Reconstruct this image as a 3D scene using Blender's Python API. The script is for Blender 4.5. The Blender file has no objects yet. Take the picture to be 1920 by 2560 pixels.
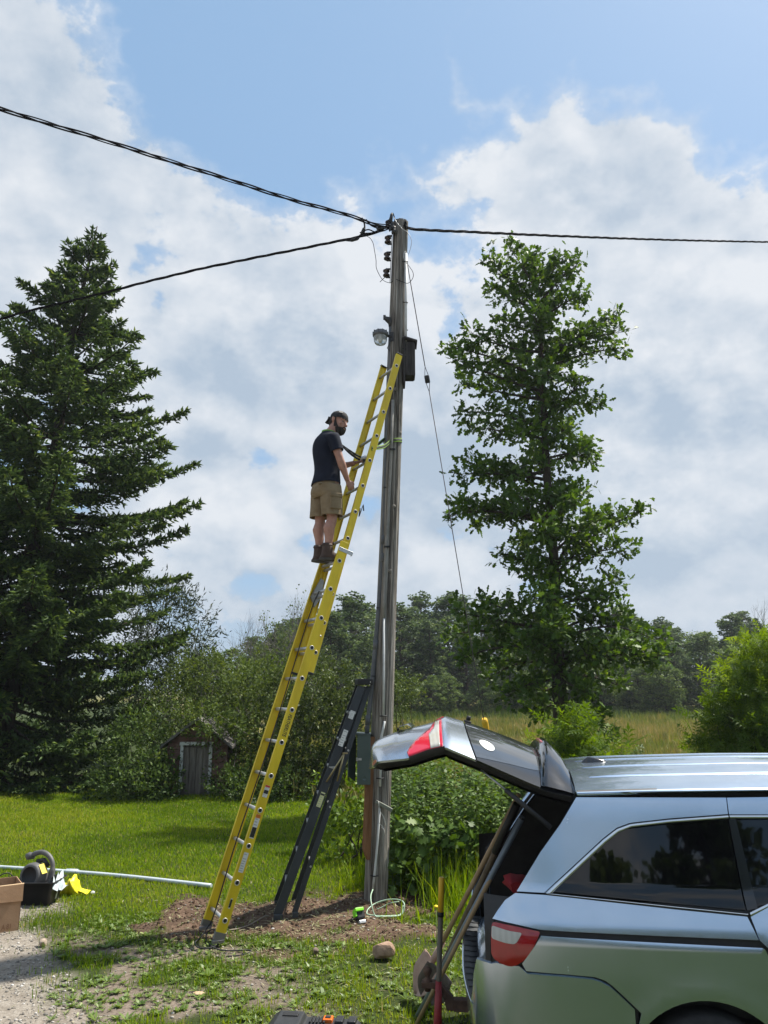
import bpy, bmesh, math, random
import numpy as np
from mathutils import Vector, Matrix, geometry

random.seed(7); rng = np.random.default_rng(11)
SC = bpy.context.scene
COL = SC.collection
R = math.radians

# ------------------------------------------------------------------ camera, sky, sun, exposure
F = 1923.0; TILT = R(12.94); CT, ST = math.cos(TILT), math.sin(TILT); HC = 2.12   # focal length in photo pixels, tilt, eye height
cam_d = bpy.data.cameras.new('camera'); cam = bpy.data.objects.new('camera', cam_d); COL.objects.link(cam)
cam.location = (0, 0, HC); cam.rotation_euler = (math.pi / 2 + TILT, 0, 0)
cam_d.sensor_fit = 'HORIZONTAL'; cam_d.sensor_width = 36.0; cam_d.lens = 36.0 * F / 1920.0
cam_d.clip_start = 0.05; cam_d.clip_end = 3000
SC.camera = cam
SC.view_settings.view_transform = 'Standard'; SC.view_settings.look = 'None'
SC.view_settings.exposure = 0.85; SC.view_settings.gamma = 1.0; SC.view_settings.use_curve_mapping = False
SUN_AZ = math.atan2(0.87, 0.48)          # sun to the right of and beyond the pole, clockwise from +Y
SUN_EL = R(60)
world = bpy.data.worlds.new('World'); SC.world = world; world.use_nodes = True
sun_d = bpy.data.lights.new('sun', 'SUN'); sun_d.energy = 4.6; sun_d.angle = R(1.2); sun_d.color = (1.0, 0.95, 0.86)
sun = bpy.data.objects.new('sun', sun_d); COL.objects.link(sun)
sdir = Vector((math.sin(SUN_AZ) * math.cos(SUN_EL), math.cos(SUN_AZ) * math.cos(SUN_EL), math.sin(SUN_EL)))
sun.rotation_euler = sdir.to_track_quat('Z', 'Y').to_euler(); sun.location = sdir * 60

def ray(px, py):
    x = (px - 960) / F; y = (1280 - py) / F
    return (x, CT - y * ST, ST + y * CT)
def at(px, py, Y):
    """point at distance Y in front of the camera seen at photo pixel px, py"""
    r = ray(px, py); k = Y / r[1]
    return Vector((r[0] * k, Y, HC + r[2] * k))
def gnd(px, py, z=0.0):
    r = ray(px, py); k = (z - HC) / r[2]
    return Vector((r[0] * k, r[1] * k, z))

def build_sky():
    nt = world.node_tree; N = nt.nodes; L = nt.links; N.clear()
    def node(t, **kw):
        n = N.new(t)
        for k, v in kw.items(): setattr(n, k, v)
        return n
    def val(x): return x
    def mth(op, a, b=None, c=None, clamp=False):
        n = node('ShaderNodeMath', operation=op, use_clamp=clamp)
        for i, q in enumerate((a, b, c)):
            if q is None: continue
            if isinstance(q, (int, float)): n.inputs[i].default_value = q
            else: L.new(q, n.inputs[i])
        return n.outputs[0]
    def vmth(op, a, b, out=0):
        n = node('ShaderNodeVectorMath', operation=op)
        for i, q in enumerate((a, b)):
            if isinstance(q, (tuple, list)): n.inputs[i].default_value = q
            else: L.new(q, n.inputs[i])
        return n.outputs[out]
    def mix(f, a, b):
        n = node('ShaderNodeMix', data_type='RGBA')
        for i, q in ((0, f), (6, a), (7, b)):
            if isinstance(q, (int, float)): n.inputs[i].default_value = q
            elif isinstance(q, tuple): n.inputs[i].default_value = (*q, 1)
            else: L.new(q, n.inputs[i])
        return n.outputs[2]
    def sstep(v, lo, hi):
        n = node('ShaderNodeMapRange', interpolation_type='SMOOTHSTEP'); L.new(v, n.inputs[0])
        n.inputs[1].default_value = lo; n.inputs[2].default_value = hi
        return n.outputs[0]
    def noise(vec, scale, detail, rough, dist=0.0, lac=2.0):
        n = node('ShaderNodeTexNoise'); L.new(vec, n.inputs['Vector'])
        n.inputs['Scale'].default_value = scale; n.inputs['Detail'].default_value = detail
        n.inputs['Roughness'].default_value = rough; n.inputs['Distortion'].default_value = dist
        n.inputs['Lacunarity'].default_value = lac
        return n.outputs['Fac']
    sky = node('ShaderNodeTexSky', sky_type='NISHITA', sun_disc=False)
    sky.sun_elevation = SUN_EL; sky.sun_rotation = SUN_AZ; sky.altitude = 200
    sky.air_density = 1.0; sky.dust_density = 2.2; sky.ozone_density = 1.3
    tc = node('ShaderNodeTexCoord'); d = vmth('NORMALIZE', tc.outputs['Generated'], (0, 0, 0))
    sep = node('ShaderNodeSeparateXYZ'); L.new(d, sep.inputs[0]); z = sep.outputs[2]
    # clouds: fractal density on the sky sphere, flattened towards the horizon, gathered round the banks seen in the photo
    p = vmth('MULTIPLY', d, (1.0, 1.0, 1.35))
    banks = [((60, 130), .13, .22), ((90, 330), .15, .22), ((330, 480), .12, .16), ((120, 560), .16, .2), ((450, 640), .10, .08),
             ((640, 880), .13, .20), ((560, 1010), .14, .2), ((800, 820), .12, .16), ((1500, 380), .10, .24), ((1450, 480), .10, .2), ((1650, 520), .11, .22),
             ((1150, 440), .11, .18), ((1330, 420), .09, .14), ((1750, 700), .15, .22), ((1650, 900), .17, .24), ((1130, 950), .11, .16), ((1550, 1150), .16, .22), ((1850, 1200), .15, .2),
             ((1050, 1300), .12, .2), ((760, 700), .09, .12), ((900, 560), .09, .12), ((950, 260), .05, .13), ((1090, 90), .05, .11), ((1500, 210), .04, .1),
             ((640, 1300), .2, .12), ((1400, 1400), .2, .12), ((300, 1250), .2, .10), ((520, 420), .06, .1)]
    holes = [((500, 170), .16, .32), ((760, 300), .13, .26), ((1250, 160), .16, .30), ((1700, 200), .14, .30), ((500, 820), .045, .22), ((430, 700), .05, .15), ((1480, 1000), .05, .18), ((370, 560), .04, .10), ((330, 120), .09, .2), ((1820, 420), .06, .16), ((1560, 640), .05, .12), ((700, 460), .06, .12)]
    bias = None
    for sgn, lst in ((1, banks), (-1, holes)):
        for (q, w, amp) in lst:
            v = Vector(ray(*q)).normalized()
            dist = vmth('DISTANCE', d, tuple(v), 1)
            n = node('ShaderNodeMapRange', interpolation_type='SMOOTHSTEP'); L.new(dist, n.inputs[0])
            n.inputs[1].default_value = 0; n.inputs[2].default_value = w * 1.6; n.inputs[3].default_value = sgn * amp; n.inputs[4].default_value = 0
            bias = n.outputs[0] if bias is None else mth('ADD', bias, n.outputs[0])
    big = noise(p, 2.3, 2, .5)
    n1 = noise(p, 4.8, 11, .59, .0)
    up = vmth('ADD', p, tuple(Vector((sdir.x * .035, sdir.y * .035, sdir.z * .05))))
    n2 = noise(up, 4.6, 5, .5, .0)
    dens = mth('ADD', mth('ADD', n1, mth('MULTIPLY', mth('SUBTRACT', big, .5), .5)), mth('MULTIPLY', bias, .95))
    bl = mth('ABSOLUTE', mth('SUBTRACT', mth('MULTIPLY', noise(p, 8.0, 6, .55), 2), 1))
    dens = mth('ADD', dens, mth('ADD', .02, mth('MULTIPLY', mth('SUBTRACT', .16, bl), .62)))
    low = sstep(z, .30, .02)
    dens = mth('ADD', dens, mth('MULTIPLY', low, .05))
    cov = mth('MAXIMUM', sstep(dens, .505, .63), mth('MULTIPLY', sstep(dens, .40, .60), .42))
    relief = mth('ADD', mth('MULTIPLY', mth('SUBTRACT', n1, n2), 4.6), mth('MULTIPLY', mth('SUBTRACT', .13, bl), .9))
    thick = sstep(dens, .62, 1.0)
    lit = mth('ADD', mth('ADD', .66, relief), mth('MULTIPLY', thick, -.30), clamp=True)
    lit = mth('SUBTRACT', lit, mth('MULTIPLY', low, .22), clamp=True)
    ccol = mix(lit, (2.6, 3.12, 3.75), (4.65, 4.8, 5.0))
    skyc = mix(.72, sky.outputs[0], (1.75, 2.9, 4.35))
    col = mix(mth('MULTIPLY', cov, .93), skyc, ccol)
    veil = mth('MULTIPLY', sstep(z, .22, -.02), .55)
    col = mix(veil, col, (2.5, 3.05, 3.75))
    bg = node('ShaderNodeBackground'); L.new(col, bg.inputs[0]); bg.inputs[1].default_value = .10
    out = node('ShaderNodeOutputWorld'); L.new(bg.outputs[0], out.inputs[0])
build_sky()

# ------------------------------------------------------------------ helpers
def tag(o, label=None, cat=None, group=None, kind=None):
    if label: o['label'] = label
    if cat: o['category'] = cat
    if group: o['group'] = group
    if kind: o['kind'] = kind
    return o
def wloc(o):
    v = Vector((0, 0, 0))
    while o is not None:
        v += o.location; o = o.parent
    return v
def thing(name, loc, label, cat, group=None):
    o = bpy.data.objects.new(name, None); COL.objects.link(o); o.location = loc
    o.empty_display_size = .1
    return tag(o, label, cat, group)
def link(name, m, mat=None, parent=None):
    o = bpy.data.objects.new(name, m); COL.objects.link(o)
    if mat is not None:
        for q in (mat if isinstance(mat, (list, tuple)) else [mat]): m.materials.append(q)
    if parent is not None: o.parent = parent
    return o
class MB:
    """collects vertices and faces in world coordinates; build() links them as one mesh object"""
    def __init__(s): s.v = []; s.f = []; s.sm = []; s.mi = []
    def add(s, vs, fs, smooth=False, mi=0):
        b = len(s.v); s.v += [Vector(q) for q in vs]
        for q in fs: s.f.append(tuple(b + i for i in q)); s.sm.append(smooth); s.mi.append(mi)
        return s
    def box(s, c, size, M=None, mi=0):
        x, y, z = (q / 2 for q in size); c = Vector(c)
        vs = [Vector((a, b, d)) for a in (-x, x) for b in (-y, y) for d in (-z, z)]
        if M is not None: vs = [M @ q for q in vs]
        return s.add([c + q for q in vs], [(0, 1, 3, 2), (4, 6, 7, 5), (0, 4, 5, 1), (2, 3, 7, 6), (0, 2, 6, 4), (1, 5, 7, 3)], mi=mi)
    def tube(s, pts, rad, n=10, caps=True, smooth=True, mi=0, up=None):
        pts = [Vector(p) for p in pts]; m = len(pts)
        if not isinstance(rad, (list, tuple)): rad = [rad] * m
        vs = []; prev = None
        for i, p in enumerate(pts):
            t = (pts[min(i + 1, m - 1)] - pts[max(i - 1, 0)])
            if t.length < 1e-9: t = Vector((0, 0, 1))
            t.normalize()
            if prev is None:
                a = Vector(up) if up else (Vector((0, 0, 1)) if abs(t.z) < .9 else Vector((1, 0, 0)))
            else: a = prev
            a = a - t * a.dot(t)
            if a.length < 1e-6: a = t.orthogonal()
            a.normalize(); prev = a; b = t.cross(a)
            for k in range(n):
                w = 2 * math.pi * k / n
                vs.append(p + (a * math.cos(w) + b * math.sin(w)) * rad[i])
        fs = [(i * n + k, i * n + (k + 1) % n, (i + 1) * n + (k + 1) % n, (i + 1) * n + k) for i in range(m - 1) for k in range(n)]
        s.add(vs, fs, smooth, mi)
        if caps:
            b = len(s.v) - len(vs)
            s.f.append(tuple(b + k for k in reversed(range(n)))); s.sm.append(False); s.mi.append(mi)
            s.f.append(tuple(b + (m - 1) * n + k for k in range(n))); s.sm.append(False); s.mi.append(mi)
        return s
    def grid(s, rows, smooth=True, close=False, mi=0):
        """rows: list of equally long lists of points"""
        n = len(rows[0]); vs = [q for r in rows for q in r]; fs = []
        for i in range(len(rows) - 1):
            for k in range(n if close else n - 1):
                fs.append((i * n + k, i * n + (k + 1) % n, (i + 1) * n + (k + 1) % n, (i + 1) * n + k))
        return s.add(vs, fs, smooth, mi)
    def prism(s, poly, off, mi=0, smooth=False):
        """poly: 3-D outline, off: extrusion vector"""
        n = len(poly); off = Vector(off); vs = [Vector(q) for q in poly] + [Vector(q) + off for q in poly]
        fs = [tuple(reversed(range(n))), tuple(range(n, 2 * n))] + [(k, (k + 1) % n, n + (k + 1) % n, n + k) for k in range(n)]
        return s.add(vs, fs, smooth, mi)
    def lathe(s, prof, o=(0, 0, 0), ax=(0, 0, 1), n=16, smooth=True, mi=0):
        o = Vector(o); ax = Vector(ax).normalized(); a = ax.orthogonal().normalized(); b = ax.cross(a)
        rows = [[o + ax * h + (a * math.cos(2 * math.pi * k / n) + b * math.sin(2 * math.pi * k / n)) * max(r, 1e-5) for k in range(n)] for r, h in prof]
        return s.grid(rows, smooth, True, mi)
    def build(s, name, mat, parent=None, bevel=0, seg=2, fix=True, sub=0):
        off = wloc(parent) if parent is not None else Vector((0, 0, 0))
        m = bpy.data.meshes.new(name); m.from_pydata([tuple(q - off) for q in s.v], [], s.f)
        m.polygons.foreach_set('use_smooth', s.sm); m.polygons.foreach_set('material_index', s.mi)
        if fix:
            b = bmesh.new(); b.from_mesh(m); bmesh.ops.recalc_face_normals(b, faces=b.faces); b.to_mesh(m); b.free()
        m.update()
        o = link(name, m, mat, parent)
        if bevel:
            q = o.modifiers.new('bevel', 'BEVEL'); q.width = bevel; q.segments = seg; q.limit_method = 'ANGLE'; q.angle_limit = R(40)
        if sub:
            q = o.modifiers.new('sub', 'SUBSURF'); q.levels = sub; q.render_levels = sub
        return o
def own(o, loc):
    """put the origin of a parentless mesh at its base"""
    v = Vector(loc); o.data.transform(Matrix.Translation(-v)); o.location = v; return o
def text_mesh(name, body, origin, xdir, ydir, size, mat, parent, shear=0.0, ext=.0006, width=None):
    c = bpy.data.curves.new(name, 'FONT'); c.body = body; c.size = 1; c.extrude = 0; c.shear = shear; c.offset = .018; c.align_x = 'LEFT'
    t = bpy.data.objects.new(name, c); COL.objects.link(t)
    bpy.context.view_layer.update()
    m = bpy.data.meshes.new_from_object(t.evaluated_get(bpy.context.evaluated_depsgraph_get()))
    bpy.data.objects.remove(t); bpy.data.curves.remove(c)
    x = Vector(xdir).normalized(); y = Vector(ydir).normalized(); z = x.cross(y)
    vs = np.array([v.co[:] for v in m.vertices]); vs[:, :2] -= vs[:, :2].min(0)
    sx = sy = size / max(vs[:, 1].max(), 1e-6)
    if width: sx = width / vs[:, 0].max()
    off = wloc(parent) if parent else Vector((0, 0, 0)); o3 = Vector(origin) - off
    for v, q in zip(m.vertices, vs): v.co = o3 + x * q[0] * sx + y * q[1] * sy + z * ext
    m.name = name
    return link(name, m, mat, parent)

# --- materials
def nodes(name):
    m = bpy.data.materials.new(name); m.use_nodes = True; nt = m.node_tree
    return m, nt, nt.nodes['Principled BSDF'], nt.nodes['Material Output']
def sset(b, **k):
    for a, v in k.items(): b.inputs[a.replace('_', ' ')].default_value = v
def tcoord(nt, scale=(1, 1, 1), kind='Object', rot=(0, 0, 0)):
    t = nt.nodes.new('ShaderNodeTexCoord'); mp = nt.nodes.new('ShaderNodeMapping'); nt.links.new(t.outputs[kind], mp.inputs[0])
    mp.inputs['Scale'].default_value = scale; mp.inputs['Rotation'].default_value = rot
    return mp.outputs[0]
def nz(nt, vec, scale, detail=6, rough=.55, dist=0):
    n = nt.nodes.new('ShaderNodeTexNoise'); nt.links.new(vec, n.inputs['Vector'])
    n.inputs['Scale'].default_value = scale; n.inputs['Detail'].default_value = detail; n.inputs['Roughness'].default_value = rough; n.inputs['Distortion'].default_value = dist
    return n.outputs['Fac']
def ramp(nt, fac, stops, interp='LINEAR'):
    n = nt.nodes.new('ShaderNodeValToRGB'); nt.links.new(fac, n.inputs[0]); e = n.color_ramp.elements; n.color_ramp.interpolation = interp
    while len(e) < len(stops): e.new(.5)
    for q, (p, c) in zip(e, stops): q.position = p; q.color = (*c, 1) if len(c) == 3 else c
    return n.outputs[0]
def mixc(nt, f, a, b, blend='MIX'):
    n = nt.nodes.new('ShaderNodeMix'); n.data_type = 'RGBA'; n.blend_type = blend
    for i, q in ((0, f), (6, a), (7, b)):
        if isinstance(q, (int, float)): n.inputs[i].default_value = q
        elif isinstance(q, tuple): n.inputs[i].default_value = (*q, 1)
        else: nt.links.new(q, n.inputs[i])
    return n.outputs[2]
def mth(nt, op, a, b=None, clamp=False):
    n = nt.nodes.new('ShaderNodeMath'); n.operation = op; n.use_clamp = clamp
    for i, q in enumerate((a, b)):
        if q is None: continue
        if isinstance(q, (int, float)): n.inputs[i].default_value = q
        else: nt.links.new(q, n.inputs[i])
    return n.outputs[0]
def bump(nt, b, h, strength=.3, dist=.01):
    n = nt.nodes.new('ShaderNodeBump'); nt.links.new(h, n.inputs['Height']); n.inputs['Strength'].default_value = strength; n.inputs['Distance'].default_value = dist
    nt.links.new(n.outputs[0], b.inputs['Normal'])
def pmat(name, c1, c2=None, scale=8, rough=.5, metal=0.0, bmp=0.0, bscale=None, coat=0.0, stretch=(1, 1, 1), spec=.5, lo=.35, hi=.65, rvar=.0):
    m, nt, b, o = nodes(name)
    sset(b, Base_Color=(*c1, 1), Roughness=rough, Metallic=metal); b.inputs['Coat Weight'].default_value = coat; b.inputs['Coat Roughness'].default_value = .05
    b.inputs['Specular IOR Level'].default_value = spec
    v = tcoord(nt, stretch)
    if c2:
        n = nz(nt, v, scale, 8, .6)
        nt.links.new(ramp(nt, n, [(lo, c1), (hi, c2)]), b.inputs['Base Color'])
        if rvar: nt.links.new(mth(nt, 'ADD', rough - rvar / 2, mth(nt, 'MULTIPLY', n, rvar)), b.inputs['Roughness'])
    if bmp: bump(nt, b, nz(nt, v, bscale or scale * 3, 6, .6), bmp, .01)
    return m
def leafmat(name, stops, trans=.3, rough=.45, spec=.35):
    m, nt, b, o = nodes(name)
    a = nt.nodes.new('ShaderNodeAttribute'); a.attribute_name = 'rnd'
    c = ramp(nt, a.outputs['Fac'], stops); nt.links.new(c, b.inputs['Base Color'])
    sset(b, Roughness=rough); b.inputs['Specular IOR Level'].default_value = spec
    t = nt.nodes.new('ShaderNodeBsdfTranslucent')
    h = nt.nodes.new('ShaderNodeHueSaturation'); nt.links.new(c, h.inputs['Color']); h.inputs['Saturation'].default_value = 1.15; h.inputs['Value'].default_value = 1.25; h.inputs['Hue'].default_value = .485
    nt.links.new(h.outputs[0], t.inputs[0])
    mx = nt.nodes.new('ShaderNodeMixShader'); mx.inputs[0].default_value = trans
    nt.links.new(b.outputs[0], mx.inputs[1]); nt.links.new(t.outputs[0], mx.inputs[2]); nt.links.new(mx.outputs[0], o.inputs[0])
    return m

# --- fast meshes of many small pieces
def npmesh(name, V, Fc, rnd=None, smooth=False):
    """V (n,3), Fc (m,k) index array"""
    m = bpy.data.meshes.new(name); n, (c, k) = len(V), Fc.shape
    m.vertices.add(n); m.vertices.foreach_set('co', np.ascontiguousarray(V, dtype=np.float32).ravel())
    m.loops.add(c * k); m.loops.foreach_set('vertex_index', np.ascontiguousarray(Fc, dtype=np.int32).ravel())
    m.polygons.add(c); m.polygons.foreach_set('loop_start', np.arange(0, c * k, k, dtype=np.int32))
    if smooth: m.polygons.foreach_set('use_smooth', np.ones(c, dtype=bool))
    if rnd is not None:
        a = m.attributes.new('rnd', 'FLOAT', 'POINT'); a.data.foreach_set('value', np.ascontiguousarray(rnd, dtype=np.float32))
    m.update(calc_edges=True); m.validate()
    return m
def unit(a): return a / np.maximum(np.linalg.norm(a, axis=-1, keepdims=True), 1e-9)
def scatter(tv, tf, pos, fwd, nrm, size, rnd):
    """copies of a template (leaf along +x, face along +z) -> V, F, rnd"""
    tv = np.asarray(tv, float); tf = np.asarray(tf, int); n = len(pos); k = len(tv)
    x = unit(np.asarray(fwd, float)); z = np.asarray(nrm, float); z = unit(z - (z * x).sum(1, keepdims=True) * x); y = np.cross(z, x)
    size = np.asarray(size, float)
    if size.ndim == 1: size = size[:, None] * np.ones((1, 3))
    s = tv[None] * size[:, None, :]
    V = pos[:, None, :] + s[..., :1] * x[:, None] + s[..., 1:2] * y[:, None] + s[..., 2:] * z[:, None]
    Fc = (tf[None] + (np.arange(n) * k)[:, None, None]).reshape(-1, tf.shape[1])
    return V.reshape(-1, 3), Fc, np.repeat(rnd, k)
def join(parts):
    V, Fs, Rn = [], [], []; b = 0
    for v, f, r in parts:
        V.append(v); Fs.append(f + b); Rn.append(r); b += len(v)
    return np.concatenate(V), np.concatenate(Fs), np.concatenate(Rn)
def rdir(n, g=None):
    return unit((g or rng).normal(size=(n, 3)))
_lat = np.random.default_rng(5).random((256, 256))
def vnoise(x, y):
    xi = np.floor(x).astype(int); yi = np.floor(y).astype(int); fx = x - xi; fy = y - yi
    fx = fx * fx * (3 - 2 * fx); fy = fy * fy * (3 - 2 * fy); g = lambda a, b: _lat[a & 255, b & 255]
    return (g(xi, yi) * (1 - fx) + g(xi + 1, yi) * fx) * (1 - fy) + (g(xi, yi + 1) * (1 - fx) + g(xi + 1, yi + 1) * fx) * fy
def fbm(x, y, f=1.0, o=4):
    r = 0; a = .5; t = 0
    for i in range(o):
        r = r + a * vnoise(x * f + 17.3 * i, y * f + 9.1 * i); t += a; a *= .5; f *= 2.03
    return r / t
def sst(v, a, b):
    t = np.clip((v - a) / (b - a), 0, 1); return t * t * (3 - 2 * t)
LEAF = ([(0, 0, 0), (.33, .22, .03), (.33, -.22, .03), (.7, .17, .02), (.7, -.17, .02), (1, 0, -.06)], [(0, 2, 1), (1, 2, 4), (1, 4, 3), (3, 4, 5)])
DIAM = ([(0, 0, 0), (.5, .5, .05), (.5, -.5, .05), (1, 0, 0)], [(0, 2, 1), (1, 2, 3)])
NARROW = ([(0, 0, 0), (.45, .12, .05), (.45, -.12, .05), (1, 0, -.03)], [(0, 2, 1), (1, 2, 3)])
BLADE = ([(0, -.5, 0), (0, .5, 0), (.55, -.36, .06), (.55, .36, .06), (1, 0, .26)], [(0, 2, 1), (1, 2, 3), (2, 4, 3)])
# ------------------------------------------------------------------ ground
def line_side(x, y, a, b):
    """signed distance, positive to the left of a->b"""
    dx, dy = b[0] - a[0], b[1] - a[1]; l = math.hypot(dx, dy)
    return (dx * (y - a[1]) - dy * (x - a[0])) / l
def z_gravel(x, y):
    w = (fbm(x, y, 1.3, 4) - .5) * 1.5
    d = line_side(x, y, (-1.65, 4.4), (-3.62, 9.3)) + w * .7
    return sst(d, -.25, .35) * sst(y, 9.6, 8.3)
def z_dirt(x, y):
    w = (fbm(x + 40, y, 1.6, 4) - .5)
    e = np.sqrt(((x + .95) / 1.30) ** 2 + ((y - 8.08) / (.80)) ** 2) + w * 1.5 + (fbm(x, y + 7, 5, 3) - .5) * .8
    e2 = np.sqrt(((x + .05) / .55) ** 2 + ((y - 8.5) / .5) ** 2) + w * .5
    return np.maximum(sst(e, 1.12, .82), sst(e2, 1.1, .8))
def z_worn(x, y):
    """trodden band in front of the ladder: grass in clumps over bare soil"""
    d = sst(y, 7.75, 7.0) * (.25 + .75 * sst(x, -.2, -1.0)) * sst(x, 1.2, .2)
    return d * sst(fbm(x + 11, y + 3, 1.9, 4), .48, .62)
def z_field(x, y):
    return sst(y + (fbm(x, y, .25, 3) - .5) * 3, 14.5, 17.0) * sst(x + (y - 15) * .28, -3.2, -1.2)
def relief(x, y):
    h = (fbm(x, y, .55, 3) - .5) * .05
    h = h + z_dirt(x, y) * ((fbm(x, y, 3.2, 4) - .5) * .15 + .012)
    h = h + z_worn(x, y) * (fbm(x, y, 5, 3) - .5) * .03
    far = sst(np.hypot(x, y - 7), 10, 20)
    return h * (1 - far) + (fbm(x, y, .12, 3) - .5) * .25 * sst(y, 17, 34)
def gz(x, y): return float(relief(np.array([float(x)]), np.array([float(y)]))[0])
def make_ground():
    xs = np.concatenate([np.linspace(-700, -40, 12), np.linspace(-36, -8, 24), np.arange(-7, 4.01, .06), np.linspace(4.6, 40, 40), np.linspace(48, 700, 12)])
    ys = np.concatenate([np.linspace(-700, -10, 12), np.linspace(-8, 3.4, 12), np.arange(3.6, 12, .06), np.linspace(12.2, 24, 60), np.linspace(25, 90, 60), np.linspace(105, 900, 14)])
    X, Y = np.meshgrid(xs, ys); Z = relief(X, Y)
    n, mm = X.shape; idx = np.arange(n * mm).reshape(n, mm)
    Fc = np.stack([idx[:-1, :-1], idx[:-1, 1:], idx[1:, 1:], idx[1:, :-1]], -1).reshape(-1, 4)
    m = npmesh('ground', np.stack([X, Y, Z], -1).reshape(-1, 3), Fc, smooth=True)
    for nm, fn in (('gravel', z_gravel), ('dirt', z_dirt), ('worn', z_worn), ('field', z_field)):
        a = m.attributes.new(nm, 'FLOAT', 'POINT'); a.data.foreach_set('value', fn(X, Y).astype(np.float32).ravel())
    mt, nt, b, o = nodes('ground_soil_and_turf')
    v = tcoord(nt)
    def attr(q):
        a = nt.nodes.new('ShaderNodeAttribute'); a.attribute_name = q; return a.outputs['Fac']
    fine = nz(nt, v, 40, 8, .7); med = nz(nt, v, 5, 6, .6); big = nz(nt, v, .35, 5, .6)
    turf = ramp(nt, fine, [(.3, (.015, .024, .006)), (.7, (.045, .062, .014))])
    soil = ramp(nt, mth(nt, 'ADD', mth(nt, 'MULTIPLY', fine, .6), mth(nt, 'MULTIPLY', med, .4)), [(.33, (.045, .028, .018)), (.5, (.10, .064, .043)), (.68, (.19, .13, .092))])
    sand = ramp(nt, mth(nt, 'ADD', mth(nt, 'MULTIPLY', fine, .6), mth(nt, 'MULTIPLY', med, .4)), [(.33, (.12, .10, .078)), (.5, (.235, .205, .17)), (.68, (.36, .33, .285))])
    hay = ramp(nt, mth(nt, 'ADD', mth(nt, 'MULTIPLY', med, .45), mth(nt, 'MULTIPLY', big, .55)), [(.36, (.09, .11, .028)), (.46, (.17, .155, .048)), (.56, (.22, .185, .065)), (.66, (.13, .14, .038))])
    c = mixc(nt, attr('field'), turf, hay)
    c = mixc(nt, attr('worn'), c, mixc(nt, .55, sand, soil)); c = mixc(nt, attr('gravel'), c, sand); c = mixc(nt, attr('dirt'), c, soil)
    nt.links.new(c, b.inputs['Base Color']); sset(b, Roughness=.95); b.inputs['Specular IOR Level'].default_value = .15
    bump(nt, b, mth(nt, 'ADD', fine, mth(nt, 'MULTIPLY', med, 1.2)), .55, .02)
    o = link('ground', m, mt); tag(o, kind='structure'); return o
make_ground()

def in_view(x, y, mg=1.3):
    return (np.abs(x) < y * .5 / .9746 * 1.04 + mg) & (y > 4.2)
def blades(name, x, y, h, w, rnd, mat, lean=.45, zoff=0):
    n = len(x); g = rng
    a = g.random(n) * 2 * math.pi; le = g.normal(0, lean, n)
    fwd = np.stack([np.cos(a) * np.sin(le), np.sin(a) * np.sin(le), np.cos(le)], 1)
    nr = np.stack([-np.sin(a + g.normal(0, .5, n)), np.cos(a), np.zeros(n)], 1)
    # the bend of the blade follows its lean
    pos = np.stack([x, y, relief(x, y) - .004 + zoff], 1)
    size = np.stack([h, w, h], 1)
    return scatter(*BLADE, pos, fwd, np.stack([np.cos(a) * np.cos(le), np.sin(a) * np.cos(le), -np.sin(le)], 1), size, rnd)
GRASS = leafmat('grass_blades', [(0, (.08, .15, .010)), (.4, (.17, .275, .017)), (.75, (.27, .345, .03)), (.9, (.34, .34, .075)), (1, (.46, .40, .18))], .45, .6, .08)
def make_lawn():
    N = 520000
    y = 4.3 + (17.6 - 4.3) * rng.random(N) ** 1.0; x = (rng.random(N) * 2 - 1) * (y * .54 + 1.4)
    keep = in_view(x, y) & (x < 2.9 + (y - 6) * .15)
    fl = fbm(x, y, 3.1, 3); patch = fbm(x + 70, y + 20, .8, 4); c2 = fbm(x + 5, y + 50, 6, 2)
    dens = 1 - z_field(x, y)
    dens = dens * (1 - .992 * z_gravel(x, y)) * (1 - .985 * z_dirt(x, y)) * (1 - .96 * z_worn(x, y))
    dens *= np.where((y < 7.6), .75 * sst(c2, .30, .52) + .2, 1.0)
    keep &= rng.random(N) < dens
    x, y, fl, patch, c2 = (q[keep] for q in (x, y, fl, patch, c2)); n = len(x)
    mown = sst(y, 7.2, 8.2)
    h = (.030 + .024 * rng.random(n)) * (1 + .5 * (fl - .4)) * mown + (.022 + .055 * rng.random(n) ** 3 + .04 * sst(c2, .5, .7) * rng.random(n)) * (1 - mown)
    w = (.0045 + .0035 * rng.random(n)) * (1 + .10 * np.maximum(y - 7, 0))
    rnd = np.clip(.36 + (patch - .5) * 1.1 + rng.normal(0, .17, n) + .10 * (y > 12) , .02, .84)
    dry = rng.random(n) < (.05 + .22 * sst(z_gravel(x + .7, y - .3), .1, .9)); rnd[dry] = .86 + .14 * rng.random(dry.sum())
    o = link('lawn_grass', npmesh('lawn_grass', *blades('g', x, y, h, w, rnd, None)), GRASS)
    tag(o, 'short mown green grass of the lawn round the pole', 'grass', kind='stuff')
make_lawn()

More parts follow.
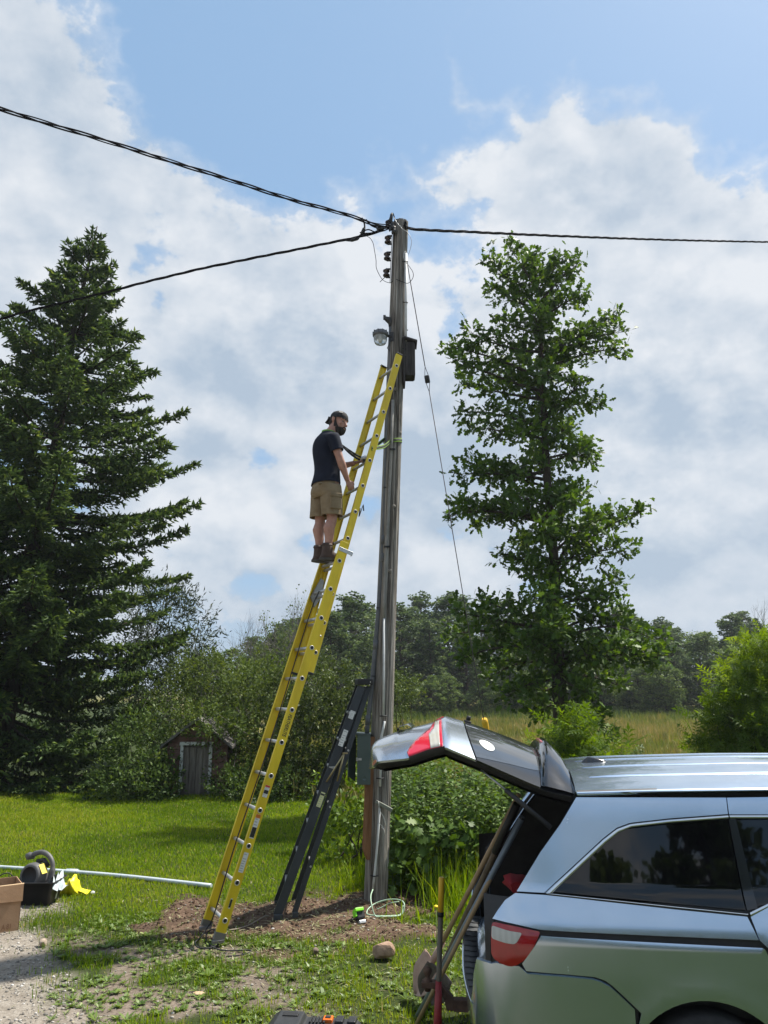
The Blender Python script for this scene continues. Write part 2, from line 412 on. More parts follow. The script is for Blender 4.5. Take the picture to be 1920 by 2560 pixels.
def make_hay():
    # dry meadow beyond the pole, taller and golden, thinning into texture with distance
    N = 200000
    y = 14.5 + 62 * rng.random(N) ** 1.7; x = (rng.random(N) * 2 - 1) * (y * .56 + 2)
    k = (z_field(x, y) > rng.random(N)) & (x > -5)
    x, y = x[k], y[k]; n = len(x)
    p = fbm(x + 30, y, .16, 4); p2 = fbm(x, y + 90, .7, 3)
    green = sst(y + (p - .5) * 14, 50, 56); wet = np.clip(green + sst(p, .56, .64) * .5, 0, 1)
    h = (.20 + .28 * rng.random(n)) * (.7 + .6 * p2) * (1 + .9 * green); w = .009 + .00085 * y * (.7 + .6 * rng.random(n))
    rnd = np.clip(.60 + (p2 - .5) * .8 + (p - .5) * .8 + rng.normal(0, .14, n), .25, 1) * (1 - wet) + np.clip(.2 + rng.normal(0, .1, n), 0, .5) * wet
    mt = leafmat('meadow_grass', [(0, (.05, .09, .02)), (.3, (.11, .155, .03)), (.55, (.19, .19, .05)), (.8, (.28, .23, .08)), (1, (.35, .29, .13))], .3, .6, .2)
    o = link('meadow_grass', npmesh('meadow_grass', *blades('m', x, y, h, w, rnd, None, .3)), mt)
    tag(o, 'tall dry golden grass of the open meadow', 'grass', kind='stuff')
make_hay()

def make_pebbles():
    ico = bmesh.new(); bmesh.ops.create_icosphere(ico, subdivisions=1, radius=.5); tv = np.array([v.co[:] for v in ico.verts]); tf = np.array([[v.index for v in f.verts] for f in ico.faces]); ico.free()
    N = 70000
    y = 4.4 + 5 * rng.random(N); x = -5 + 7 * rng.random(N)
    m = np.maximum.reduce([z_gravel(x, y), .30 * z_worn(x, y), .12 * z_dirt(x, y)])
    k = in_view(x, y, .8) & (rng.random(N) < m * (.35 + .65 * sst(fbm(x, y, 2.2, 3), .42, .6)))
    x, y = x[k], y[k]; n = len(x); s = .005 + .026 * rng.random(n) ** 4
    pos = np.stack([x, y, relief(x, y) + s * .1], 1)
    size = s[:, None] * (.7 + .6 * rng.random((n, 3))) * np.array([1, 1, .65])
    a = rng.random(n) * 6.28
    V, Fc, r = scatter(tv, tf, pos, np.stack([np.cos(a), np.sin(a), .2 * rng.normal(size=n)], 1), np.tile([0, 0, 1.], (n, 1)), size, rng.random(n))
    mt, nt, b, o = nodes('gravel_stones'); at_ = nt.nodes.new('ShaderNodeAttribute'); at_.attribute_name = 'rnd'
    nt.links.new(ramp(nt, at_.outputs['Fac'], [(0, (.10, .09, .08)), (.5, (.24, .22, .19)), (.85, (.36, .33, .29)), (1, (.52, .50, .47))]), b.inputs['Base Color']); sset(b, Roughness=.9)
    o = link('gravel_stones', npmesh('gravel_stones', V, Fc, r), mt); tag(o, 'grey gravel stones of the driveway edge', 'gravel', kind='stuff')
make_pebbles()
# ------------------------------------------------------------------ trees, shrubs, wood
BARK = pmat('dark_bark', (.035, .028, .022), (.085, .07, .055), 14, .95, bmp=.6, bscale=30, stretch=(1, 1, .25), spec=.1)
GBARK = pmat('grey_bark', (.10, .09, .08), (.19, .175, .16), 14, .95, bmp=.5, bscale=30, stretch=(1, 1, .25), spec=.1)
def curve(a, b, sag, n):
    """points from a to b, sag = displacement vector of the middle"""
    a, b, sag = (np.asarray(q, float) for q in (a, b, sag)); t = np.linspace(0, 1, n)[:, None]
    return a + (b - a) * t + sag * 4 * t * (1 - t)

def make_spruce():
    base = Vector((-8.75, 18, 0)); top = np.array([-7.58, 18, 13.95]); b0 = np.array(base)
    t = thing('spruce_tree', base, 'tall dark green spruce rising above the lawn at the left', 'tree')
    mb = MB(); n = 14
    mb.tube([Vector(b0 + (top - b0) * k / n) + Vector((.05 * math.sin(k), 0, 0)) for k in range(n + 1)], [.24 * (1 - k / n) ** .9 + .012 for k in range(n + 1)], 10)
    g = np.random.default_rng(3)
    P, D, S, Rn, UP = [], [], [], [], []
    zt = 13.95; z = .35
    while z < 13.6:
        f = z / zt; rad = min(3.75, (zt - z) * .50 + .12) * (1 if z > 1.2 else .93)
        nb = 6 if z < 7 else 5
        a0 = g.random() * 6.28
        for k in range(nb):
            az = a0 + k * 6.283 / nb + g.normal(0, .22); ln = rad * g.uniform(.60, 1.06) if g.random() > .2 else rad * g.uniform(.35, .6)
            o = b0 + (top - b0) * ((z + g.normal(0, .09)) / zt)
            ele = R(38) * f ** 2.2 - R(6) + g.normal(0, .07)
            droop = -.10 * ln * (1 - f) - .03
            e = o + ln * np.array([math.cos(az) * math.cos(ele), math.sin(az) * math.cos(ele), math.sin(ele)])
            pts = curve(o, e, (0, 0, droop), 10); pts[:, 2] += np.linspace(0, 1, 10) ** 3 * ln * .07
            pts[:, 2] = np.maximum(pts[:, 2], .10)
            mb.tube(pts, list(np.linspace(.012 + .012 * ln, .005, 10)), 5, caps=False)
            # lateral shoots carrying needle sprays
            m = int(ln / .062); tt = np.clip(np.linspace(.10, 1, m) + g.normal(0, .01, m), 0, 1)
            ctr = np.stack([np.interp(tt, np.linspace(0, 1, 10), pts[:, i]) for i in range(3)], 1)
            ax = unit(np.gradient(pts, axis=0)); axd = unit(np.stack([np.interp(tt, np.linspace(0, 1, 10), ax[:, i]) for i in range(3)], 1))
            side = unit(np.cross(axd, [0, 0, 1.]))
            for sg in (-1, 1):
                ll = (1.05 - tt) ** .75 * min(.95, .42 * ln + .1) * g.uniform(.5, 1.1, m) * (tt > (.32 if z > 7 else .20)) + .02
                dd = unit(side * sg + axd * g.uniform(.4, 1.0, (m, 1)) + np.array([0, 0, -1]) * g.uniform(-.3, .6, (m, 1)))
                for q in np.arange(.12, 1.0, .115):
                    w = ll * q; kk = (ll > .10) | ((q < .3) & (tt > (.34 if z > 7 else .16)))
                    if not kk.any(): continue
                    p = ctr[kk] + dd[kk] * w[kk][:, None]; p[:, 2] -= .25 * w[kk] ** 2; nk = len(p)
                    d2 = unit(dd[kk] + g.normal(0, .55, (nk, 3)) + np.array([0, 0, .05]))
                    P.append(p); D.append(d2); S.append(g.uniform(.09, .19, nk)); UP.append(g.normal(0, .7, (nk, 3)) + np.array([0, 0, 1.]))
                    Rn.append(np.clip(g.normal(.36, .15, nk) + .35 * (q > .8) * (g.random(nk) < .45) + .10 * (tt[kk] > .85), 0, 1))
            kq = tt > (.34 if z > 7 else .16); mq = kq.sum(); P.append(ctr[kq]); D.append(unit(axd[kq] + g.normal(0, .3, (mq, 3)))); S.append(g.uniform(.10, .2, mq)); UP.append(g.normal(0, 1, (mq, 3))); Rn.append(np.clip(g.normal(.35, .15, mq), 0, 1))
        z += (.33 - .12 * f if z > 6.5 else .24) * g.uniform(.6, 1.4)
    P, D, S, Rn, UP = (np.concatenate(q) for q in (P, D, S, Rn, UP))
    keep = P[:, 0] > -13.2; P, D, S, Rn, UP = (q[keep] for q in (P, D, S, Rn, UP))
    tpl = ([(0, 0, 0), (.35, .17, 0), (.35, -.17, 0), (1, 0, 0), (.35, 0, .16), (.35, 0, -.16)], [(0, 2, 3), (0, 3, 1), (0, 4, 3), (0, 3, 5)])
    V, Fc, rr = scatter(*tpl, P - b0, D, UP, S, Rn)
    mb.build('trunk', BARK, t, fix=False)
    o = link('crown', npmesh('spruce_needles', V, Fc, rr), leafmat('spruce_needles', [(0, (.028, .052, .020)), (.4, (.068, .118, .038)), (.7, (.13, .20, .05)), (1, (.24, .31, .08))], .3, .6, .25), t)
    print('spruce sprays', len(P))
make_spruce()

OAKLEAF = ([(0, 0, 0), (.16, .05, .01), (.16, -.05, .01), (.30, .20, .03), (.30, -.20, .03), (.42, .09, .01), (.42, -.09, .01), (.58, .30, .03), (.58, -.30, .03), (.70, .14, .0), (.70, -.14, .0), (.86, .19, -.02), (.86, -.19, -.02), (1, 0, -.06)],
           [(0, 2, 1), (1, 2, 6), (1, 6, 5), (1, 5, 3), (2, 4, 6), (5, 6, 10), (5, 10, 9), (5, 9, 7), (6, 8, 10), (9, 10, 12), (9, 12, 11), (11, 12, 13)])
def leafy(P, D, size, g, per, spread, tpl, up=.8):
    """leaves round twig points"""
    n = len(P) * per; p = np.repeat(P, per, 0) + g.normal(0, spread, (n, 3)); d = unit(np.repeat(D, per, 0) * .7 + g.normal(0, .75, (n, 3)))
    nr = g.normal(0, .65, (n, 3)) + np.array([0, 0, up]); s = size * g.uniform(.65, 1.2, n)
    return p, d, nr, s
def make_oak():
    Y0 = 15.0; base = at(1405, 2014, Y0); base.z = 0; b0 = np.array(base)
    g = np.random.default_rng(21)
    t = thing('oak_tree', base, 'slender tall oak with lobed leaves standing beyond the van roof', 'tree')
    tr = [b0] + [np.array(at(px, py, Y0)) for px, py in ((1403, 1800), (1394, 1650), (1385, 1400), (1368, 1200), (1358, 1000), (1352, 850), (1345, 720), (1325, 640))]
    wood = MB(); wood.tube(tr, [.19, .15, .13, .10, .08, .062, .045, .028, .012], 12)
    ty = [2014, 1800, 1650, 1400, 1200, 1000, 850, 720, 640]
    def trunk_at(py):
        k = np.interp(-py, [-q for q in ty], range(len(ty))); i = min(int(k), len(ty) - 2); return tr[i] + (tr[i + 1] - tr[i]) * (k - i)
    # limbs: pixel height on the trunk, tip pixel, depth of the tip
    limbs = [(760, 1222, 640, .3), (740, 1275, 622, -.3), (720, 1320, 640, .4), (740, 1405, 650, -.2), (760, 1445, 660, .3), (800, 1455, 740, -.5), (790, 1230, 720, .5), (830, 1250, 800, -.7),
             (880, 1540, 790, .2), (900, 1555, 830, -.3), (930, 1555, 870, .4), (880, 1175, 830, -.4), (950, 1120, 870, .2), (980, 1140, 900, -.3), (1000, 1150, 960, .6), (940, 1430, 850, .6),
             (1050, 1500, 1010, .3), (1040, 1450, 960, -.6), (1080, 1150, 1030, -.4), (1100, 1180, 1070, .5), (1010, 1250, 930, .9), (1060, 1420, 1060, 1.0),
             (1180, 1165, 1150, .2), (1200, 1145, 1185, -.3), (1220, 1210, 1180, .7), (1150, 1480, 1150, -.3), (1160, 1470, 1110, .6), (1120, 1290, 1090, -1.0),
             (1290, 1135, 1260, .2), (1310, 1130, 1290, -.4), (1320, 1180, 1310, .7), (1260, 1460, 1220, .8), (1280, 1270, 1240, -1.0), (1240, 1430, 1260, -.9),
             (1450, 1605, 1280, .1), (1430, 1560, 1300, .6), (1470, 1570, 1370, -.4), (1380, 1500, 1290, -.8), (1500, 1550, 1450, .4), (1440, 1250, 1390, .1), (1460, 1300, 1440, -.6), (1400, 1300, 1350, .9), (1520, 1530, 1500, -.5),
             (1560, 1200, 1500, .2), (1580, 1140, 1530, -.5), (1600, 1120, 1590, .3), (1620, 1150, 1650, -.8), (1590, 1570, 1540, .3), (1620, 1640, 1600, -.3), (1640, 1650, 1650, .4), (1650, 1560, 1620, -1.2), (1640, 1300, 1600, -1.3), (1660, 1220, 1700, .9), (1700, 1560, 1720, .8),
             (1700, 1270, 1740, -.9), (1720, 1330, 1740, 1.2), (1690, 1480, 1740, -1.0), (1560, 1380, 1560, -1.5), (1560, 1400, 1540, 1.4), (1480, 1330, 1500, -1.2), (1350, 1360, 1330, -1.1), (1750, 1480, 1790, -.5), (1760, 1520, 1830, -.4), (1760, 1340, 1790, .5),
             (900, 1330, 780, -.7), (860, 1380, 740, .5), (1000, 1380, 930, -.9), (1100, 1370, 1010, .9), (1200, 1330, 1120, 1.0), (1330, 1420, 1250, 1.1), (980, 1300, 880, .9), (1660, 1680, 1640, .1)]
    P, D = [], []
    for py, tx, tyy, dz in limbs:
        a = trunk_at(py); e = np.array(at(tx, tyy, Y0 + dz)); ln = np.linalg.norm(e - a)
        pts = curve(a, e, g.normal(0, .05, 3) * ln + np.array([0, 0, .04 * ln]), 8)
        wood.tube(pts, list(np.linspace(.014 + .014 * ln, .004, 8)), 5, caps=False)
        m = int(6 + ln * 9); tt = np.linspace(.22, 1, m); sd = unit(e - a)
        ctr = np.stack([np.interp(tt, np.linspace(0, 1, 8), pts[:, i]) for i in range(3)], 1)
        for q, c in zip(tt, ctr):
            for s in range(2):
                d = unit(sd * .45 + g.normal(0, .8, 3) + np.array([0, 0, .35])); l = g.uniform(.12, .44) * (1.2 - .6 * q)
                e2 = c + d * l
                wood.tube([c, c + d * l * .5 + g.normal(0, .02, 3), e2], [.006, .004, .002], 3, caps=False)
                P += [c + d * l * .55, e2]; D += [d, d]
    for py in range(680, 1720, 9):      # short leafy shoots straight off the trunk
        if 1395 < py < 1440: continue
        a = trunk_at(py); d = unit(np.array([g.normal(0, .8), -abs(g.normal(.6, .5)), .35 + g.normal(0, .2)])); l = g.uniform(.25, .65); e2 = a + d * l
        wood.tube([a, a + d * l * .5 + g.normal(0, .03, 3), e2], [.008, .005, .002], 3, caps=False)
        for q in (.4, .6, .8, 1.0): P.append(a + d * l * q + g.normal(0, .04, 3)); D.append(d)
    P, D = np.array(P), np.array(D)
    p, d, nr, s = leafy(P, D, .17, g, 3, .055, OAKLEAF)
    n = len(p); rnd = np.clip(g.normal(.42, .17, n) + .25 * (g.random(n) < .12), 0, 1)
    V, Fc, rr = scatter(*OAKLEAF, p - b0, d, nr, s, rnd)
    wood.build('trunk', BARK, t, fix=False)
    link('crown', npmesh('oak_leaves', V, Fc, rr), leafmat('oak_leaves', [(0, (.026, .054, .011)), (.45, (.062, .12, .02)), (.75, (.11, .19, .03)), (1, (.21, .30, .055))], .38, .5, .22), t)
    print('oak leaves', n)
make_oak()

def bush(name, base, lobes, nleaf, lsize, stops, label, cat='shrub', tpl=LEAF, group=None, seed=1, trans=.3, stems=9, bark=BARK, shell=.55, twigs=0, al=4.2, mat=None, spec=.35, up=.5):
    """leaves spread through a set of ellipsoid lobes ((cx,cy,cz),(rx,ry,rz)), with stems reaching into each"""
    g = np.random.default_rng(seed); base = Vector(base); b0 = np.array(base)
    t = thing(name, base, label, cat, group)
    vol = np.array([l[1][0] * l[1][1] + l[1][0] * l[1][2] for l in lobes]); cnt = (nleaf * vol / vol.sum()).astype(int)
    P, D, Rr = [], [], []; wood = MB()
    for (c, r), n in zip(lobes, cnt):
        c, r = np.array(c, float), np.array(r, float)
        # sprigs: groups of leaves along short twigs, so that gaps stay open between them
        m = max(6, n // 14); d = rdir(m, g); q = g.uniform(shell, 1.02, (m, 1)) ** .8
        ctr = c + d * r * q * (1 + g.normal(0, .07, (m, 1)))
        ctr[:, 2] = np.maximum(ctr[:, 2], .05)
        out = unit(d + np.array([0, 0, .5]) + g.normal(0, .4, (m, 3)))
        k = 14; along = g.uniform(0, 1, (m, k, 1)) * lsize * al
        p = ctr[:, None] + out[:, None] * along + g.normal(0, lsize * .42, (m, k, 3))
        P.append(p.reshape(-1, 3)); D.append(unit(np.repeat(out, k, 0) * .6 + g.normal(0, .7, (m * k, 3))))
        Rr.append(np.clip(np.repeat(g.normal(.42, .14, m), k) + g.normal(0, .12, m * k), 0, 1))
        for j in range(max(1, int(stems * len(ctr) / sum(max(6, x // 14) for x in cnt)) + 1)):
            e = ctr[g.integers(m)]; a = np.array([b0[0] + g.normal(0, .12 + .1 * r[0]), b0[1] + g.normal(0, .12), b0[2]])
            a[:2] += (c[:2] - a[:2]) * .35; ln = np.linalg.norm(e - a)
            wood.tube(curve(a, e, g.normal(0, .07, 3) * ln, 6), list(np.linspace(.010 + .007 * ln, .004, 6)), 5, caps=False)
        for j in range(int(twigs * n / max(1, nleaf))):
            e = ctr[g.integers(m)]; d2 = unit(g.normal(0, 1, 3) + np.array([0, 0, .3])); l = g.uniform(.3, .9)
            wood.tube([e - d2 * l * .6, e, e + d2 * l * .5 + g.normal(0, .05, 3)], [.006, .005, .002], 3, caps=False)
    P, D, Rr = (np.concatenate(q) for q in (P, D, Rr)); n = len(P)
    nr = g.normal(0, .7, (n, 3)) + np.array([0, 0, up])
    V, Fc, rr = scatter(*tpl, P - b0, D, nr, lsize * g.uniform(.6, 1.25, n), Rr)
    wood.build('stem', bark, t, fix=False)
    link('foliage', npmesh(name + '_leaves', V, Fc, rr), mat or leafmat(name + '_leaves', stops, trans, .5, spec * .55), t)
    return t
OLIVE = [(0, (.034, .056, .014)), (.4, (.078, .118, .026)), (.75, (.135, .18, .04)), (1, (.22, .25, .07))]
DEEP = [(0, (.022, .042, .012)), (.4, (.055, .095, .022)), (.75, (.11, .165, .036)), (1, (.22, .28, .07))]
FRESH = [(0, (.04, .075, .012)), (.4, (.10, .17, .022)), (.75, (.18, .26, .036)), (1, (.30, .38, .08))]
MID = leafmat('thicket_leaves', OLIVE, .32, .55, .15)
def lob(px, py, Y, rx, rz, ry=None): return (tuple(at(px, py, Y)), (rx, ry or rx * .9, rz))
# thicket behind the lawn, left of the pole
bush('thicket_shrub', (-3.9, 18.6, 0), [lob(470, 1790, 18.6, 1.35, 1.0), lob(560, 1720, 18.8, 1.1, .75), lob(500, 1690, 18.9, .8, .5), lob(620, 1800, 18.6, 1.0, 1.0), lob(500, 1800, 16.6, .55, .22, .5), lob(545, 1835, 16.5, .42, .3, .4), lob(450, 1790, 16.7, .4, .2, .4), lob(530, 1812, 16.3, .4, .22, .3), lob(568, 1875, 16.4, .3, .4, .3)], 19000, .075, OLIVE, 'olive green tangled shrub overhanging the roof of the little shed', seed=2, mat=MID, twigs=110, bark=GBARK, stems=26)
bush('thicket_shrub', (-2.3, 17.6, 0), [lob(660, 1760, 17.6, 1.0, .9), lob(690, 1890, 17.3, 1.15, .95), lob(640, 1940, 17.0, .8, .7), lob(740, 1720, 17.8, .8, .55)], 16000, .075, OLIVE, 'dense olive shrub directly behind the yellow ladder', seed=3, mat=MID, twigs=70, bark=GBARK, stems=22)
bush('thicket_shrub', (-1.2, 17.2, 0), [lob(810, 1740, 17.2, .95, .75), lob(850, 1840, 17.0, .8, .9), lob(790, 1860, 16.8, .9, .95), lob(870, 1930, 16.9, .7, .6), lob(780, 1960, 16.5, .8, .5)], 16000, .075, [(0, (.022, .036, .012)), (.4, (.058, .085, .022)), (.75, (.115, .15, .035)), (1, (.22, .24, .08))], 'leafy green shrub between the grey stepladder top and the yellow ladder', seed=4, twigs=50, bark=GBARK, stems=18)
bush('low_shrub', (-5.05, 16.4, 0), [lob(345, 1900, 16.4, .55, .95), lob(340, 1970, 16.1, .75, .45), lob(382, 1975, 16.0, .24, .35)], 7000, .085, DEEP, 'bushy green shrub filling the gap between spruce skirt and shed', seed=5, stems=8)
bush('low_shrub', (-2.9, 16.2, 0), [lob(590, 1975, 16.2, .55, .35), lob(640, 1985, 16.0, .6, .3), lob(700, 1985, 15.9, .6, .3)], 5000, .07, DEEP, 'low dark undergrowth along the lawn edge right of the shed', seed=6, stems=4)
bush('round_bush', (1.05, 27, 0), [lob(1005, 1725, 27, .62, .5), lob(985, 1760, 27, .5, .6)], 2600, .10, OLIVE, 'small round bush at the meadow edge just right of the pole', seed=7, stems=5)
bush('rounded_conifer', (-6.6, 23.5, 0), [lob(430, 1600, 23.5, 1.1, 1.35), lob(400, 1700, 23.5, 1.5, 1.3), lob(440, 1760, 23.4, 1.2, .9), lob(380, 1540, 23.6, 1.0, .8)], 14000, .16, [(0, (.014, .026, .012)), (.4, (.032, .05, .02)), (.75, (.06, .08, .028)), (1, (.11, .12, .045))], 'rounded dark conifer showing past the right side of the spruce', 'tree', tpl=NARROW, seed=8, trans=.12, stems=6)
# ash sapling under the oak and bush at the right edge
COMP = []
def compound():
    vs, fs = [(0, 0, 0), (1, 0, -.08), (.5, .008, 0)], [(0, 1, 2)]
    for i, x in enumerate((.22, .42, .62, .82)):
        for s in (-1, 1):
            b = len(vs); vs += [(x, 0, -.02), (x + .10, s * .14, .0), (x + .18, s * .10, -.02), (x + .17, s * .34, -.10)]; fs += [(b, b + 2, b + 1), (b + 1, b + 2, b + 3)]
    b = len(vs); vs += [(.9, 0, -.05), (1.05, .08, -.08), (1.05, -.08, -.08), (1.3, 0, -.16)]; fs += [(b, b + 2, b + 1), (b + 1, b + 2, b + 3)]
    return vs, fs
CLEAF = compound()
bush('ash_sapling', (2.5, 10.2, 0), [lob(1440, 1880, 10.2, .38, .26), lob(1400, 1930, 10.1, .3, .3), lob(1490, 1920, 10.2, .3, .3), lob(1440, 1980, 10.2, .42, .5)], 1300, .24, FRESH, 'fresh green sapling with compound leaves growing under the oak trunk', seed=9, tpl=CLEAF, al=.8, trans=.48, stems=7, up=1.2)
bush('leafy_bush', (5.75, 12, 0), [lob(1860, 1740, 12, .45, .5), lob(1900, 1680, 12, .42, .38), lob(1830, 1830, 11.8, .45, .4), lob(1900, 1850, 11.8, .6, .6), lob(1960, 1740, 12, .7, .7), lob(1880, 1960, 12, .8, .7)], 3600, .22, FRESH, 'large bright green bush at the right edge of the meadow', seed=10, tpl=CLEAF, al=.9, trans=.5, stems=14, up=.9)
bush('low_shrub', (-.35, 10.6, 0), [lob(880, 2010, 10.9, .34, .3), lob(900, 2080, 10.4, .22, .3)], 1200, .085, FRESH, 'low bright green weeds growing to the left of the pole', seed=12, stems=6)

def wood_tree(name, seed, h, w, nclump, stops, lsize, mat):
    """one broadleaved tree at the origin: trunk, limbs, clumps of leaves -> (trunk mesh, crown mesh)"""
    g = np.random.default_rng(seed); wood = MB(); P, D, Rr = [], [], []
    wood.tube([(g.normal(0, .004) * h, g.normal(0, .004) * h, h * k / 7) for k in range(8)], [(.014 * h) * (1 - k / 7.6) for k in range(8)], 7, caps=False)
    for i in range(nclump):
        f = g.uniform(.13, 1.0); zz = h * f; prof = (math.sin(min(1, (f - .05) / .95) ** .75 * math.pi) ** .6 * w + .10 * w) * (1 + .25 * math.sin(7 * f + seed))
        a = g.random() * 6.283; rr = prof * math.sqrt(g.uniform(.12, 1)); c = np.array([rr * math.cos(a), rr * math.sin(a), zz + g.normal(0, .2)])
        wood.tube(curve((0, 0, max(.05 * h, zz - rr * .7)), c, g.normal(0, .12, 3), 5), list(np.linspace(.012 * rr + .02, .008, 5)), 4, caps=False)
        n = int(g.uniform(28, 70)); cr = g.uniform(.4, 1.1) * w * .24
        d = rdir(n, g) * g.uniform(.25, 1, (n, 1)) ** .6; p = c + d * cr * np.array([1, 1, .62])
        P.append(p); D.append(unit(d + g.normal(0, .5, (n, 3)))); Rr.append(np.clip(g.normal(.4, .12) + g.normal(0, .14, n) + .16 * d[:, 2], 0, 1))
    P, D, Rr = (np.concatenate(q) for q in (P, D, Rr)); n = len(P)
    V, Fc, rr = scatter(*DIAM, P, D, g.normal(0, .7, (n, 3)) + np.array([0, 0, .6]), np.stack([lsize * g.uniform(.6, 1.3, n)] * 3, 1) * np.array([1, .8, 1]), Rr)
    m = bpy.data.meshes.new(name + '_trunk'); m.from_pydata([tuple(q) for q in wood.v], [], wood.f); m.polygons.foreach_set('use_smooth', [True] * len(m.polygons)); m.materials.append(BARK)
    c = npmesh(name + '_crown', V, Fc, rr); c.materials.append(mat); return m, c
def bare_tree(name, seed, h, spread, leaves=0):
    g = np.random.default_rng(seed); wood = MB(); tips = []
    def grow(a, d, l, r, lev):
        e = a + d * l; mid = (a + e) / 2 + g.normal(0, .03, 3) * l
        wood.tube([a, mid, e], [r, r * .85, r * .7], 5 if lev < 2 else 3, caps=False); tips.append((e, d))
        if lev >= 5: return
        for i in range(3 if lev < 4 else 2):
            d2 = unit(d + g.normal(0, spread, 3) + np.array([0, 0, .25])); grow(a + (e - a) * g.uniform(.55, 1), d2, l * g.uniform(.55, .82), r * .58, lev + 1)
    grow(np.array([0, 0, 0.]), np.array([0, 0, 1.]), h * .36, h * .010, 0)
    m = bpy.data.meshes.new(name + '_trunk'); m.from_pydata([tuple(q) for q in wood.v], [], wood.f); m.polygons.foreach_set('use_smooth', [True] * len(m.polygons)); m.materials.append(GBARK)
    if not leaves: return m, None
    k = g.integers(0, len(tips), leaves); P = np.array([tips[i][0] for i in k]) + g.normal(0, .22, (leaves, 3)); k2 = P[:, 2] < h * g.uniform(.3, 1.0, leaves); P = P[k2]; n = len(P)
    V, Fc, rr = scatter(*DIAM, P, rdir(n, g), g.normal(0, .7, (n, 3)) + np.array([0, 0, .6]), .26 * g.uniform(.5, 1.2, n), np.clip(g.normal(.45, .15, n), 0, 1))
    c = npmesh(name + '_crown', V, Fc, rr); c.materials.append(MID); return m, c
WOOD = leafmat('wood_leaves', [(0, (.03, .052, .024)), (.4, (.07, .112, .042)), (.75, (.13, .18, .06)), (1, (.22, .27, .10))], .3, .55, .2)
WOOD2 = leafmat('wood_leaves_light', [(0, (.04, .07, .026)), (.4, (.10, .155, .045)), (.75, (.17, .23, .065)), (1, (.28, .32, .11))], .32, .55, .2)
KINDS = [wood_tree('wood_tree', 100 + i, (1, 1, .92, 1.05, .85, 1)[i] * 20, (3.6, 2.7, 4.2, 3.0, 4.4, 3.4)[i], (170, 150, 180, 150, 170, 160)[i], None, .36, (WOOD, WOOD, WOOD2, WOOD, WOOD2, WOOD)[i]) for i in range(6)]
BARE = [bare_tree('bare_tree', 200 + i, 14, .55, (0, 500, 1100)[i]) for i in range(3)]
def plant_tree(name, kind, loc, rot, sc, label, group=None, cat='tree', bark='trunk'):
    t = bpy.data.objects.new(name, None); COL.objects.link(t); t.location = loc; t.rotation_euler = (0, 0, rot); t.scale = sc; tag(t, label, cat, group)
    link('trunk', kind[0], None, t)
    if kind[1]: link('crown', kind[1], None, t)
    return t
g = np.random.default_rng(77)
def place(px):
    for lim, w in ((860, 'behind the ladder and thicket'), (1000, 'beside the pole'), (1120, 'right of the guy wire'), (1260, 'left of the oak'), (1420, 'directly behind the oak'), (1560, 'just right of the oak'), (1760, 'between oak and right hand bush')):
        if px < lim: return w
    return 'above the right hand bush' if px < 1960 else 'beyond the right edge'
def wood_row(Y, x0, x1, step, hy0, hy1, label, group, light=False):
    x = x0
    while x < x1:
        yy = Y + g.normal(0, 1.6); px = 960 + F * x / (yy * CT + 4)
        hy = np.interp(px, [500, 780, 900, 1100, 1300, 1480, 1560, 1700, 1800, 1920, 2300], [1640, 1530, 1505, 1500, 1520, 1560, 1520, 1555, 1530, 1515, 1520]) + g.uniform(hy0, hy1)
        h = at(960, hy, yy).z; k = KINDS[g.integers(6)]
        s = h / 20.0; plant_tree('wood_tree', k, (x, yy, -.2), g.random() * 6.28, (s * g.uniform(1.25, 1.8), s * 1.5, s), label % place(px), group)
        x += step * g.uniform(.75, 1.25)
wood_row(61, -9, 42, 2.5, 10, 75, 'green tree in the front row of the far wood, %s', 'front row of the far wood')
wood_row(66, -12, 46, 2.5, -12, 30, 'taller tree behind the front row of the far wood, %s', 'back of the far wood')
wood_row(72, -12, 50, 3.0, -10, 26, 'hindmost tree at the back of the far wood, %s', 'hindmost trees of the far wood')
# edge scrub in front of the wood
for i in range(17):
    x = -6 + 43 * i / 16 + g.normal(0, .8); k = KINDS[(2, 4)[i % 2]]; s = g.uniform(.16, .30)
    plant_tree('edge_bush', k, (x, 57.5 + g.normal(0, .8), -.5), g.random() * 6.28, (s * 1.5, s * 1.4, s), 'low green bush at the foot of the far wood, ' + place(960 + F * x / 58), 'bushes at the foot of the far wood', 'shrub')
# trees left of the pole, beyond the thicket
for px, top, Y, kd, w, lab in ((180, 1660, 27, 2, .62, 'dark broadleaved tree closing the gap behind the spruce skirt'), (330, 1640, 28, 0, .62, 'leafy tree behind the right flank of the spruce'), (40, 1650, 27, 5, .62, 'leafy tree behind the trunk of the spruce'), (545, 1600, 33, 4, .45, 'light green young tree between the conifer and the yellow ladder'), (500, 1625, 36, 2, .42, 'young green tree just right of the rounded conifer'), (620, 1640, 40, 1, .5, 'dark green tree low behind the thicket left of the ladder'),
                               (760, 1560, 48, 5, .62, 'green tree partly hidden by the yellow ladder'), (690, 1590, 46, 3, .6, 'green tree below the bare crowns left of the ladder'), (830, 1535, 52, 0, .75, 'broad green tree right behind the ladder near the pole'), (880, 1500, 55, 3, .8, 'tall green tree showing just left of the pole')):
    p = at(px, top, Y); s = p.z / 20; plant_tree('meadow_tree', KINDS[kd], (p.x, Y, 0), px * .7, (s * w / .5, s * w / .5, s), lab)
